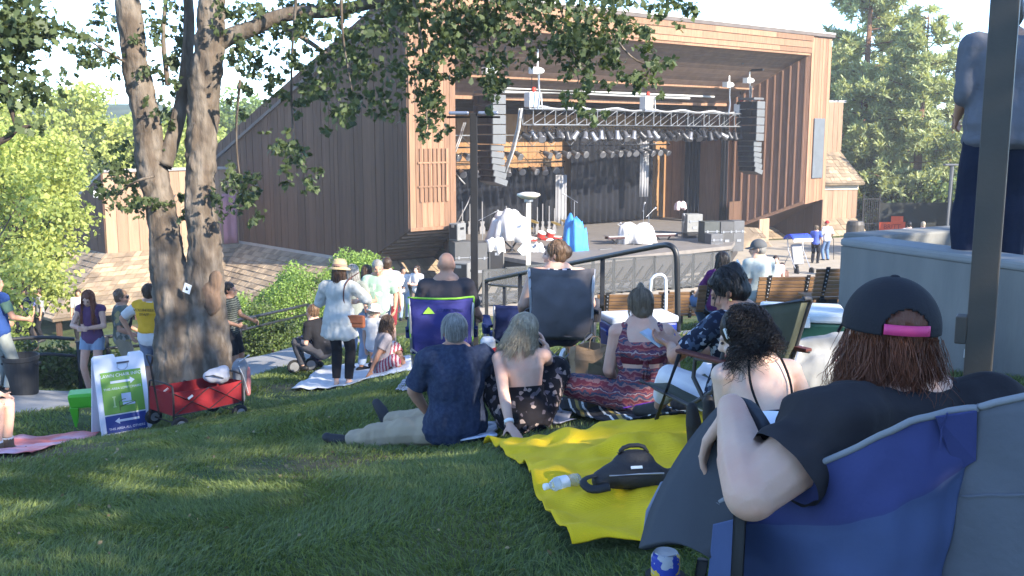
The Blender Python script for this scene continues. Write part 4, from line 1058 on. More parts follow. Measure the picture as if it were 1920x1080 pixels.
pts = []
for (u, v, su, sv, n) in [(25, 25, 40, 30, 200), (60, 60, 38, 22, 150), (30, 90, 34, 20, 90), (78, 50, 18, 14, 40), (20, 130, 24, 16, 50), (60, 170, 26, 16, 50), (90, 150, 12, 10, 16), (30, 185, 26, 14, 40), (60, 165, 14, 12, 20), (8, 155, 12, 20, 30), (5, 60, 20, 40, 90), (60, 240, 18, 8, 18), (-40, 60, 60, 80, 200), (-60, 180, 40, 60, 120)]:
    n = int(n * 1.2); q = np.clip(rng.normal(size=(n, 3)), -1.8, 1.8) * .7; k = 10 / F
    pts.append(np.array(tuple(P(u, v, 10))) + np.c_[q[:, 0] * su * k, q[:, 2] * .3, q[:, 1] * sv * k])
leaves('crown', np.concatenate(pts), .10, oak_leaf, lt, OAK, origin=lb)
cp, ct, cc = crown((-7.6, 9.4, 4.6), (2.6, 2.6, 2.0), 40, .7, 2600); leaves('crown', cp, .17, oak_leaf, lt, HEX, clump=ct, origin=lb)

# ---------------------------------------------------------------- background trees
for (u, vtop, Y, hw, lab, nl) in [(20, 215, 31, 2.1, 'sunlit yellow green maple at the left edge before the wing roof', 15000), (-110, 120, 27, 2.6, 'sunlit maple cut by the left edge of the picture', 9000), (120, 165, 58, 5.2, 'tall sunlit yellow green maple rising behind the wing roof', 24000), (310, 215, 60, 4.0, 'sunlit maple seen between the two oak trunks', 16000), (-60, 150, 55, 5.0, 'tall sunlit maple at far left behind the others', 16000)]:
    top = P(u, vtop, Y); b = gb(top.x, Y); h = top.z - b.z
    make_tree('maple_tree', lab, b, h, (hw, hw, h * (.38 if Y == 31 else .47)), maple_leaf, bark_d, 130, .8 if Y < 40 else 1.3, nl, .15 if Y < 40 else .26, HEX, .25, cz=.60 if Y == 31 else .53, squash=.6, group='sunlit maples at the left', bottom=-.9)
for (u, vtop, Y, hw, lab) in [(475, 175, 80, 6, 'pale distant tree behind the sloping pavilion roof'), (390, 190, 84, 6, 'pale distant tree left of the pavilion')]:
    top = P(u, vtop, Y); b = gb(top.x, Y); h = top.z - b.z
    make_tree('deciduous_tree', lab, b, h, (hw, hw, h * .45), far_leaf, bark_d, 80, 1.6, 6000, .4, QUAD, .3, cz=.55, group='distant trees behind the pavilion')
def conifer(label, base, h, r0, nl, lm=pine_leaf, dens=1.0, gap=.25):
    t = thing('pine_tree', label, 'tree', base, 0, 'tall pines right of the stage')
    mb = MB(); mb.tube([(0, 0, -.5), (0, .05, h * .5), (.1, 0, h)], [.32, .2, .03], 8); mb.build('trunk', pine_bark, t, smooth=True)
    pts, dr, tone = [], [], []; br = MB()
    nwh = int(h * 1.5)
    for i in range(nwh):
        z = h * (.10 + .9 * i / nwh) + random.uniform(-.2, .2); r = r0 * (1 - (z / h) ** 1.5) ** .8 * random.uniform(.7, 1.15) + .35
        for k in range(random.randint(4, 6)):
            a = random.uniform(0, 2 * math.pi); L = r * random.uniform(.6, 1.1); up = random.uniform(.05, .38)
            if random.random() < gap * .4: continue
            e = V3(math.cos(a) * L, math.sin(a) * L, z + L * up)
            br.tube([(0, 0, z), (e.x * .5, e.y * .5, z + L * up * .3), e], [.05, .035, .012], 4)
            tn_ = random.uniform(.15, .9)
            for s in range(max(2, int(L * 2.6 * dens))):
                f = random.uniform(.35, 1.05); c = V3(0, 0, z).lerp(e, f) + V3(random.gauss(0, .28), random.gauss(0, .28), random.gauss(0.05, .2))
                m = nl; dd = rng.normal(size=(m, 3)); dd[:, 2] += .55; dd += np.array([math.cos(a), math.sin(a), 0]) * .5
                pts.append(np.tile(np.array(tuple(c)), (m, 1)) + rng.normal(size=(m, 3)) * .05); dr.append(dd / np.linalg.norm(dd, axis=1)[:, None]); tone.append(np.full(m, tn_))
    br.build('limb', pine_bark, t)
    leaves('crown', np.concatenate(pts), .34, lm, t, NEED * np.array([2.6, 1]), dirs=np.concatenate(dr), clump=np.concatenate(tone))
    return t
for (u, vtop, Y, r0, lab, nl, dn) in [(1640, -140, 60, 4.4, 'tallest sunlit pine just right of the stage building', 34, 1.9), (1740, 10, 57, 3.6, 'sunlit pine beside the tallest pine behind the wall', 32, 1.8), (1590, 60, 66, 4.0, 'pine behind the right tower corner', 24, 1.6), (1560, 120, 72, 3.4, 'smaller pine showing just past the right tower corner', 22, 1.5), (1690, 40, 68, 4.5, 'pine standing behind between the two front pines', 22, 1.4), (1800, 90, 66, 4, 'pine behind the standing man', 22, 1.4)]:
    top = P(u, vtop, Y); b = gb(top.x, Y); conifer(lab, b, top.z - b.z, r0, nl, dens=dn)
for (u, vtop, Y, hw, lab) in [(1905, 290, 42, 2.6, 'sunlit bush right of the dark post'), (1665, 330, 58, 3.0, 'dark shrub mass below the tall pine'), (1740, 325, 56, 3.0, 'dark shrub behind the two people at the wall'), (1800, 330, 54, 2.6, 'dark shrub left of the standing man legs'), (1850, 250, 70, 4, 'tree at the far right behind the post'), (1960, 240, 60, 4, 'tree at the right edge')]:
    top = P(u, vtop, Y); b = gb(top.x, Y); h = top.z - b.z
    make_tree('shrub', lab, b, h, (hw, hw, h * .5), shrub_leaf if Y > 50 and u < 1840 else maple_leaf, bark_d, 50, .9, 2600, .3, QUAD, .12, cz=.5, bottom=-1, group='shrubs and bushes right of the stage')
# ---------------------------------------------------------------- hedge and shrubs
def hedge(label, a, b, wdt, ha, hb, mat, n, ls, group=None, name='hedge'):
    a = Vector(a); b = Vector(b); t = thing(name, label, 'hedge', a, 0, group); d = b - a; L = d.length
    dn_ = V3(d.x, d.y, 0).normalized(); s = V3(-dn_.y, dn_.x, 0)
    N_ = n; f = rng.random(N_); hh = ha + (hb - ha) * f
    hh = hh * (1 + .10 * np.sin(f * 17) + .06 * np.sin(f * 41 + 1))
    th = rng.uniform(0, np.pi, N_); rad = .82 + .25 * rng.random(N_)
    off = np.cos(th) * wdt / 2 * rad; z = np.where(rng.random(N_) < .62, hh * np.sin(th) ** .5 * rad, hh * rng.random(N_))
    off = off + rng.normal(size=N_) * .08
    p = f[:, None] * np.array(tuple(d)) + off[:, None] * np.array(tuple(s)); p[:, 2] = [0] * N_
    gzv = gzs(p[:, :2] + np.array((a.x, a.y))) - a.z; p[:, 2] = gzv + z
    cn = np.array([noise.noise(Vector((q[0] * 1.6, q[1] * 1.6, q[2] * 2.2))) for q in p]) * .5 + .5
    keep = cn > .30
    leaves('foliage', p[keep], ls, mat, t, HEX, clump=np.clip(cn[keep], 0, 1))
    mb = MB()
    for k in range(int(L * 2.5)):
        q = d * random.random(); q = q + s * random.uniform(-.3, .3) * wdt; g0 = gz(a.x + q.x, a.y + q.y) - a.z
        mb.tube([(q.x, q.y, g0 - .1), (q.x + random.uniform(-.1, .1), q.y, g0 + ha * .6)], [.03, .01], 5)
    mb.build('stem', bark_d, t); return t
hedge('clipped bright green sunlit hedge behind the path rail', on(-6.7, 21.2), on(-3.2, 23.2), 2.2, 1.75, 1.95, hedge_leaf, 38000, .055)
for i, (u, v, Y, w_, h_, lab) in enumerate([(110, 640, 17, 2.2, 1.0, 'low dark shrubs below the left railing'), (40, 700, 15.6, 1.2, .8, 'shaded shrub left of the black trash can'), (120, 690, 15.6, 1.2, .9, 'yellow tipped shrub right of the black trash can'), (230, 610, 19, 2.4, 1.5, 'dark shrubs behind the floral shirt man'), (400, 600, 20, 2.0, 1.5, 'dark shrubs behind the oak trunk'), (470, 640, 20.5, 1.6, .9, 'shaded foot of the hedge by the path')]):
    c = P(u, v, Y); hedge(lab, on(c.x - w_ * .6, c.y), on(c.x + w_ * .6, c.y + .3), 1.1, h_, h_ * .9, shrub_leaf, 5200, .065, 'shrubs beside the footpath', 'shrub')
# ---------------------------------------------------------------- rails
rail_mat = M('black_rail', (.018, .019, .021), .45, .1, 6, spec=.5)
def railing(label, tops, h, lower=.22, posts=None, r=.024, lastcurve=False, group=None):
    b = Vector(tops[0]); t = thing('railing', label, 'railing', b, 0, group)
    tp = [Vector(p) - b for p in tops]
    MB().tube(smoothpath(tp, 1) if len(tp) > 2 else tp, r, 8).build('top_rail', rail_mat, t, smooth=True)
    if lower: MB().tube([p + V3(0, 0, -lower) for p in tp], r * .85, 8).build('lower_rail', rail_mat, t, smooth=True)
    for p in (posts or tp):
        g = gz(p.x + b.x, p.y + b.y) - b.z - .1
        MB().tube([(p.x, p.y, g), p], r * 1.1, 8).build('post', rail_mat, t, smooth=True)
    return t
railing('curved black pipe railing behind the trash can', [P(-60, 645, 14.6), P(30, 635, 15), P(90, 632, 15.1), P(140, 636, 15.2)], 1.0, .27, [P(-60, 645, 14.6) - P(-60, 645, 14.6), P(146, 640, 15.2) - P(-60, 645, 14.6)], .03)
railing('long black pipe railing along the hedge side of the path', [P(156, 640, 15.3), P(200, 630, 15.5), P(320, 622, 16.2), P(450, 600, 18.2), P(578, 571, 20.5)], 1.0, .2, None, .03)
rl = thing('railing', 'tall black handrail with bent end descending toward the stage', 'railing', P(1268, 625, 10.8))
b0 = Vector(rl.location); pz = P(1264, 462, 10.8)
MB().tube(smoothpath([V3(.02, 0, -.1), P(1270, 500, 10.8) - b0, P(1268, 470, 10.8) - b0, P(1255, 458, 10.85) - b0, P(1235, 461, 11.1) - b0], 2) + [P(1130, 482, 12.6) - b0, P(1000, 508, 14.6) - b0, P(912, 526, 16.2) - b0], .033, 10).build('top_rail', rail_mat, rl, smooth=True)
for (u, v, Y) in ((1130, 483, 12.6), (975, 512, 15), (912, 527, 16.2)):
    p = P(u, v, Y); MB().tube([p - b0, V3(p.x, p.y, gz(p.x, p.y) - .1) - b0], .03, 8).build('post', rail_mat, rl, smooth=True)
railing('second thin black handrail beside the lower steps', [P(912, 533, 16.6), P(945, 536, 18.5), P(1010, 540, 19.5)], 1.0, None, None, .025)
# ---------------------------------------------------------------- concrete walls of the upper planter
wallc = M('board_marked_concrete', (.180, .180, .168), .85, .22, 2.2, .12, 40, stretch=(1.2, 1.2, .3), col2=(.125, .13, .128), mixlo=.5, mixhi=.75, mixscale=1.8)
Wz = -.74
W0 = P(1577, 446, 7.1); W0.z = Wz; W1 = P(1920, 492, 5.74); wd_ = (W1 - W0); wd_.z = 0; wd_.normalize(); W1 = W0 + wd_ * 7.0; W1.z = Wz
wn_ = Vector((wd_.y, -wd_.x, 0)) * (-1)      # toward the planter side
if wn_.x < 0: wn_ = -wn_
pw = thing('retaining_wall', 'grey board marked concrete planter wall running toward the camera at right', 'wall', V3(W0.x, W0.y, -1.8))
b0 = Vector(pw.location)
mb = MB(); nseg = 3
for k in range(nseg):
    a = W0 + wd_ * (7.0 * k / nseg + .006); c = W0 + wd_ * (7.0 * (k + 1) / nseg - .006)
    mb.prism([V3(a.x, a.y, -2.3) - b0, V3(c.x, c.y, -1.9) - b0, c - b0 + V3(0, 0, -.06), a - b0 + V3(0, 0, -.06)], wn_ * .3)
mb.build('wall_face', wallc, pw)
mb = MB(); mb.prism([W0 - b0 + V3(0, 0, -.06) - wn_ * .012, W1 - b0 + V3(0, 0, -.06) - wn_ * .012, W1 - b0 - wn_ * .012, W0 - b0 - wn_ * .012], wn_ * .32); mb.build('coping', M('coping_concrete', (.22, .23, .23), .8, .08, 3, .1, 50), pw, bevel=.02)
mb = MB()
for k in range(7):
    for z in (-.32, -.68):
        q = W0 + wd_ * (.75 + k * .9) + V3(0, 0, z); mb.ell(q - b0 - wn_ * .001, (.012, .012, .012), n=8, m=6)
mb.build('tie_hole', black, pw)
w2d = (V3(3.4, 7.66, 0) - V3(W0.x, W0.y, 0)).normalized(); w2e = V3(W0.x, W0.y, Wz) + w2d * 7
pw2 = thing('retaining_wall', 'sunlit far concrete wall of the planter behind the standing man', 'wall', V3(W0.x, W0.y, -1.8))
nn2 = Vector((-w2d.y, w2d.x, 0)); a = V3(W0.x, W0.y, Wz) + w2d * .02 + wn_ * .0
mb = MB(); mb.prism([a - b0 + w2d * .32 + V3(0, 0, -1.9), w2e - b0 + V3(0, 0, -1.9), w2e - b0 + V3(0, 0, -.003), a - b0 + w2d * .32 + V3(0, 0, -.003)], nn2 * .3); mb.build('wall_face', wallc, pw2, bevel=.02)
soil = MB(); q = [W0 + wn_ * .3 + w2d * .1, W1 + wn_ * .3, W1 + wn_ * 6, w2e]
soil.prism([V3(p.x, p.y, -1.9) for p in q], V3(0, 0, 1.0)); so_ = soil.build('planter_ground', M('planter_soil', (.10, .085, .06), .95, .3, 5, .5, 30, col2=(.05, .09, .03), mixscale=1.5)); tag(so_, 'dark soil and grass in the raised planter', 'ground', kind='structure')
# ---------------------------------------------------------------- posts and lamps
pole_mat = M('bronze_pole', (.050, .044, .036), .5, .12, 4, spec=.4, bump=.05, bscale=60)
pb = P(1833, 700, 4.5)
po = thing('light_pole', 'square dark bronze pole with a junction box in the right foreground', 'pole', V3(pb.x, pb.y, gz(pb.x, pb.y) - .05), R(-28)); ph = 5.2
MB().box((0, 0, ph / 2), (.118, .118, ph)).build('shaft', pole_mat, po, bevel=.006)
zb_ = P(1815, 618, 4.5).z - po.location.z
MB().box((-.082, -.02, zb_), (.05, .09, .13)).build('junction_box', pole_mat, po, bevel=.006)
MB().box((-.061, -.02, zb_ - .115), (.004, .035, .035)).build('sticker', white_paint, po)
mb = MB(); mb.box((0, 0, .01), (.22, .22, .03)); mb.build('base_plate', pole_mat, po)
lp1 = thing('street_lamp', 'tall black lamp post with two flat heads left of centre', 'lamp', V3(P(889, 400, 15).x, 15, gz(P(889, 400, 15).x, 15)), 0)
zt_ = P(889, 212, 15).z - lp1.location.z
MB().box((0, 0, zt_ / 2), (.11, .11, zt_), (0, 0, R(0))).build('post', black, lp1, bevel=.008)
for s in (-1, 1):
    mb = MB(); mb.box((s * .22, 0, zt_ + .0), (.30, .2, .05)); mb.build('lamp_head', M('lamp_head_blue', (.10, .13, .2), .3, .1, 4, spec=.6), lp1, bevel=.02)
MB().tube([(-.4, 0, zt_ - .06), (.4, 0, zt_ - .06)], .02, 6).build('arm', black, lp1)
lp2 = thing('street_lamp', 'short white lamp post with a flat round cap before the stage', 'lamp', V3(P(991, 400, 20).x, 20, gz(P(991, 400, 20).x, 20)), 0)
zt_ = P(990, 366, 20).z - lp2.location.z
grey_post = M('pale_post', (.45, .44, .41), .6, .08, 3)
MB().tube([(0, 0, 0), (0, 0, zt_ - .05)], .052, 12).build('post', grey_post, lp2, smooth=True)
MB().lathe([(.02, -.08), (.14, -.07), (.2, -.03), (.24, 0), (.23, .03), (.12, .06), (.01, .065)], (0, 0, zt_), 20).build('lamp_head', M('lamp_cap', (.6, .55, .46), .5), lp2, smooth=True)
MB().lathe([(.09, -.13), (.09, -.08)], (0, 0, zt_), 14).build('collar', steel, lp2)
lp3 = thing('street_lamp', 'distant thin grey lamp post left of the standing man', 'lamp', gb(P(1779, 400, 33).x, 33)); zt_ = P(1779, 309, 33).z - lp3.location.z
MB().tube([(0, 0, 0), (0, 0, zt_)], .07, 8).build('post', grey_paint, lp3); mb = MB(); mb.box((.0, 0, zt_), (.55, .2, .06)); mb.build('lamp_head', grey_paint, lp3, bevel=.02)
# ---------------------------------------------------------------- benches
slat = M('bench_slat', (.22, .125, .06), .6, .2, 4, .1, 40, stretch=(.4, 4, 4), rnd=.22)
def bench(w):
    t = thing('bench', 'x', 'bench', group='slatted benches on the terrace'); n = 7
    mb = MB()
    for k in range(n): mb.box((0, -.02 * (k / n) * 6 - .0, .40 + .052 * k), (w, .03, .043), (R(14), 0, 0))
    mb.build('backrest', slat, t, bevel=.004)
    mb = MB()
    for k in range(5): mb.box((0, .07 + k * .085, .34), (w, .07, .03))
    mb.build('seat', slat, t, bevel=.004)
    m = max(2, round(w / .55)); iron = M('bench_iron', (.03, .03, .032), .5, .1, 4)
    for k in range(m):
        x = -w / 2 + .14 + (w - .28) * k / (m - 1)
        mb = MB(); mb.beam((x, .03, .3), (x, -.14, .76), .05, .012, up=(0, 1, 0)); mb.beam((x, -.012, .34), (x, .45, .325), .05, .02)
        for j in range(n): mb.ell((x, .03 - .17 * (.10 + .052 * j) / .46 - .013, .40 + .052 * j), (.011, .010, .011), n=6, m=4, mi=1)
        mb.build('strap', [iron, steel], t)
    for x in (-w / 2 + .3, w / 2 - .3):
        mb = MB(); mb.beam((x, .1, -.15), (x, .08, .33), .12, .08); mb.beam((x, .36, -.15), (x, .38, .33), .12, .08); mb.build('leg', iron, t)
    return t
bench_proto = {}
for (u0, u1, vt, Y, lab, yaw) in [(1118, 1262, 545, 13.4, 'slatted bench behind the blue cooler under the handrail', 2), (1306, 1440, 528, 14.0, 'slatted bench with a jeans clad leg beside it', 4), (1418, 1530, 512, 13.0, 'slatted bench seen above the green cooler', 4), (1522, 1660, 496, 12.2, 'slatted bench against the concrete wall corner', 6), (1232, 1312, 541, 15.2, 'slatted bench further down beyond the handrail end', 4), (1472, 1600, 521, 15.4, 'slatted bench in the next row below by the wall', 5)]:
    a = P(u0, vt, Y); b = P(u1, vt, Y); c = (a + b) / 2; w = round((b - a).length, 2)
    t = bench(w); t.location = V3(c.x, c.y, a.z - .77); t.rotation_euler = (0, 0, R(yaw)); t['label'] = lab

# ---------------------------------------------------------------- low wooded hills closing the horizon
rows = []
for (r_, h_) in ((230, -8), (300, 2), (380, 9), (470, 13), (560, 8), (640, -12)):
    row = []
    for k in range(181):
        a = R(-20 + 220 * k / 180); q = V3(math.cos(a) * r_, math.sin(a) * r_, 0)
        row.append(V3(q.x, q.y, (h_ if h_ < -5 else h_ * (.75 + .5 * noise.noise(q * .008)) + 4 * noise.noise(q * .03) + 2.2 * noise.noise(q * .11))))
    rows.append(row)
hl = MB().grid(rows).build('hills', M('wooded_hills', (.045, .07, .035), .95, .35, .05, .5, .2, col2=(.08, .10, .05), mixscale=.03), None, smooth=True)
tag(hl, 'low wooded hills on the horizon', 'hills', kind='structure')
# ================================================================ people: builder
def skinmat(name, col): 
    m = M(name, col, .55, .07, 10, .08, 110, spec=.35, col2=tuple(c * f for c, f in zip(col, (1.02, .82, .78))), mixlo=.45, mixhi=.75, mixscale=7)
    b = m.node_tree.nodes['Principled BSDF']; b.inputs['Subsurface Weight'].default_value = .12; b.inputs['Subsurface Radius'].default_value = (.012, .005, .003); b.inputs['Subsurface Scale'].default_value = .6
    return m
skin_fair = skinmat('skin_fair', (.56, .36, .27)); skin_pale = skinmat('skin_pale', (.62, .44, .35)); skin_tan = skinmat('skin_tan', (.42, .24, .16)); skin_brown = skinmat('skin_brown', (.27, .15, .10))
def cloth(name, col, **k):
    k.setdefault('var', .12); k.setdefault('bump', .25); k.setdefault('bscale', 14)
    return M(name, col, .9, spec=.15, **k)
def ramp_mat(name, kind, cols, scale, rough=.9, stretch=(1, 1, 1), bump=.2, distort=2.0):
    if name in MATS: return MATS[name]
    m = bpy.data.materials.new(name); MATS[name] = m; m.use_nodes = True; nt = m.node_tree; N = nt.nodes; L = nt.links
    b = N['Principled BSDF']; b.inputs['Roughness'].default_value = rough; b.inputs['Specular IOR Level'].default_value = .15
    tc = N.new('ShaderNodeTexCoord'); mp = N.new('ShaderNodeMapping'); mp.inputs['Scale'].default_value = stretch; L.new(tc.outputs['Object'], mp.inputs[0])
    if kind == 'voronoi': t = N.new('ShaderNodeTexVoronoi'); t.inputs['Scale'].default_value = scale; o = t.outputs['Color']; 
    elif kind == 'noise': t = N.new('ShaderNodeTexNoise'); t.inputs['Scale'].default_value = scale; t.inputs['Detail'].default_value = 3; o = t.outputs[0]
    elif kind == 'check': t = N.new('ShaderNodeTexChecker'); t.inputs['Scale'].default_value = scale; o = t.outputs['Fac']
    else:
        t = N.new('ShaderNodeTexWave'); t.bands_direction = kind[-1].upper(); t.inputs['Scale'].default_value = scale; t.inputs['Distortion'].default_value = distort; t.inputs['Detail'].default_value = 2; t.inputs['Detail Scale'].default_value = 6; t.wave_profile = 'SAW'; o = t.outputs['Fac']
    L.new(mp.outputs[0], t.inputs['Vector'])
    r = N.new('ShaderNodeValToRGB'); r.color_ramp.interpolation = 'CONSTANT'; el = r.color_ramp.elements
    while len(el) < len(cols): el.new(0.5)
    for i, (p, c) in enumerate(cols): el[i].position = p; el[i].color = (*c, 1)
    if kind == 'voronoi':
        s = N.new('ShaderNodeSeparateColor'); L.new(o, s.inputs[0]); o = s.outputs[0]
    L.new(o, r.inputs[0]); L.new(r.outputs[0], b.inputs['Base Color'])
    if bump:
        n3 = N.new('ShaderNodeTexNoise'); n3.inputs['Scale'].default_value = 14; L.new(mp.outputs[0], n3.inputs['Vector'])
        bp = N.new('ShaderNodeBump'); bp.inputs['Strength'].default_value = bump; bp.inputs['Distance'].default_value = .02; L.new(n3.outputs[0], bp.inputs['Height']); L.new(bp.outputs[0], b.inputs['Normal'])
    return m
def hairmat(name, col): return M(name, col, .45, .25, 14, .6, 60, spec=.4, stretch=(1, 1, .25), rnd=.30)
hair_red = hairmat('hair_auburn', (.150, .047, .020)); hair_dark = hairmat('hair_dark', (.013, .010, .009)); hair_brown = hairmat('hair_brown', (.06, .034, .020)); hair_blonde = hairmat('hair_ash_blonde', (.42, .35, .25)); hair_grey = hairmat('hair_grey', (.30, .29, .27)); hair_sandy = hairmat('hair_sandy', (.16, .12, .08)); hair_lgt = hairmat('hair_light_brown', (.17, .10, .055))
shoe_blk = M('shoe_black', (.015, .015, .016), .6, .1, 8)
eye_mat = M('eye_dark', (.03, .02, .018), .2, 0, 1, spec=.6); lip_mat = M('lips', (.42, .16, .14), .5, .05, 8)
def ik(a, b, l1, l2, hint):
    a = Vector(a); b = Vector(b); d = b - a; D = min(d.length, (l1 + l2) * .999); dn = d.normalized()
    b = a + dn * D; x = (l1 * l1 - l2 * l2 + D * D) / (2 * D); h = math.sqrt(max(0, l1 * l1 - x * x))
    hv = Vector(hint); hv = hv - dn * hv.dot(dn)
    if hv.length < 1e-6: hv = dn.orthogonal()
    return a + dn * x + hv.normalized() * h, b
WID = [(.0, .150, .105), (.10, .168, .120), (.25, .155, .112), (.42, .132, .100), (.58, .145, .108), (.75, .162, .115), (.88, .158, .098), (.97, .115, .075)]
class Sk: pass
def skel(pel=(0, 0, .95), yaw=0, tw=0, lean=0, side=0, bend=0, head=(0, 0, 0), wr=None, elh=None, an=None, knh=None, toe=None, hand=None, shw=.175, tl=.50, shrug=0, hipw=.09, curl=(25, 25), palm=None):
    s = Sk(); s.pel = Vector(pel); s.curl = curl
    Y1 = Matrix.Rotation(yaw, 3, 'Z'); Y2 = Matrix.Rotation(yaw + tw, 3, 'Z')
    up1 = Y1 @ V3(math.sin(side), math.sin(lean), math.cos(lean) * math.cos(side)).normalized()
    l2 = lean + bend
    up2 = Y2 @ V3(math.sin(side), math.sin(l2), math.cos(l2) * math.cos(side)).normalized()
    s.wai = s.pel + up1 * (tl * .40); s.nek = s.wai + up2 * (tl * .62); s.up1, s.up2 = up1, up2
    s.hx = Y1 @ V3(1, 0, 0); s.sx = Y2 @ V3(1, 0, 0)
    s.sx = (s.sx - up2 * s.sx.dot(up2)).normalized()
    sc = s.wai + up2 * (tl * .50) + V3(0, 0, shrug)
    s.sh = {'L': sc - s.sx * shw, 'R': sc + s.sx * shw}
    s.hip = {'L': s.pel - s.hx * hipw + up1 * -.02, 'R': s.pel + s.hx * hipw + up1 * -.02}
    hy, hp, hr = head
    s.HM = Y2 @ Matrix.Rotation(hy, 3, 'Z') @ Matrix.Rotation(-hp, 3, 'X') @ Matrix.Rotation(hr, 3, 'Y')
    s.hc = s.nek + up2 * .045 + (s.HM @ V3(0, .022, .085))
    s.el, s.wr, s.hd, s.pn, s.kn, s.an, s.to = {}, {}, {}, {}, {}, {}, {}
    wr = wr or {}; elh = elh or {}; an = an or {}; knh = knh or {}; toe = toe or {}; hand = hand or {}; palm = palm or {}
    for k, sg in (('L', -1), ('R', 1)):
        w = Vector(wr.get(k, s.sh[k] + s.sx * sg * .07 + V3(0, 0, -.53) + Y2 @ V3(0, .05, 0)))
        s.el[k], s.wr[k] = ik(s.sh[k], w, .285, .255, elh.get(k, s.sx * sg * .5 + Y2 @ V3(0, -1, -.3)))
        fd_ = (s.wr[k] - s.el[k]).normalized()
        s.hd[k] = Vector(hand[k]).normalized() if k in hand else fd_
        pn = Vector(palm[k]) if k in palm else -s.sx * sg
        pn = pn - s.hd[k] * pn.dot(s.hd[k]); s.pn[k] = pn.normalized() if pn.length > 1e-4 else s.hd[k].orthogonal().normalized()
        a = Vector(an.get(k, (s.hip[k].x + s.hx.x * sg * .02, s.hip[k].y + s.hx.y * sg * .02, .085)))
        s.kn[k], s.an[k] = ik(s.hip[k], a, .44, .42, knh.get(k, Y1 @ V3(sg * .1, 1, 0)))
        t = toe.get(k); s.to[k] = Vector(t).normalized() if t is not None else (Y1 @ V3(sg * .25, 1, -.12)).normalized()
    return s
def torso(mb, s, fat=1.0, infl=0.0, a=0.0, b=1.0, flare=0.0, belly=0.0, bust=0.0, n=27):
    sp = [s.pel + s.up1 * -.06, s.pel, s.wai, s.wai.lerp(s.nek, .5), s.nek]
    ts = [0, .12, .45, .72, 1.0]
    for i in range(n):
        t = a + (b - a) * i / (n - 1)
        for j in range(4):
            if t <= ts[j + 1] or j == 3: f = (t - ts[j]) / (ts[j + 1] - ts[j]); break
        p = sp[j].lerp(sp[j + 1], f)
        for j in range(len(WID) - 1):
            if t <= WID[j + 1][0] or j == len(WID) - 2:
                f = max(0, min(1, (t - WID[j][0]) / (WID[j + 1][0] - WID[j][0]))); w = WID[j][1] + (WID[j + 1][1] - WID[j][1]) * f; d = WID[j][2] + (WID[j + 1][2] - WID[j][2]) * f; break
        ff = 1 + (fat - 1) * (1 if t < .8 else max(0, (1 - t) / .2) * .6 + .4)
        w = w * ff + infl + flare * max(0, .6 - t); d = d * ff + infl + flare * max(0, .6 - t) * .8
        up = s.up1.lerp(s.up2, t).normalized(); x = s.hx.lerp(s.sx, t); x = (x - up * x.dot(up)).normalized(); y = up.cross(x)
        m = Matrix((x, y, up)).transposed()
        mb.ell(p, (w, d, .075), m, 16, 8)
        if belly and .2 < t < .55: mb.ell(p + y * belly * .6, (w * .85, d, .09), m, 14, 8)
        if bust and .62 < t < .72:
            for sg in (-1, 1): mb.ell(p + y * (d * .75) + x * sg * w * .5, (.075, .07 * bust, .075), m, 12, 8)
    return mb
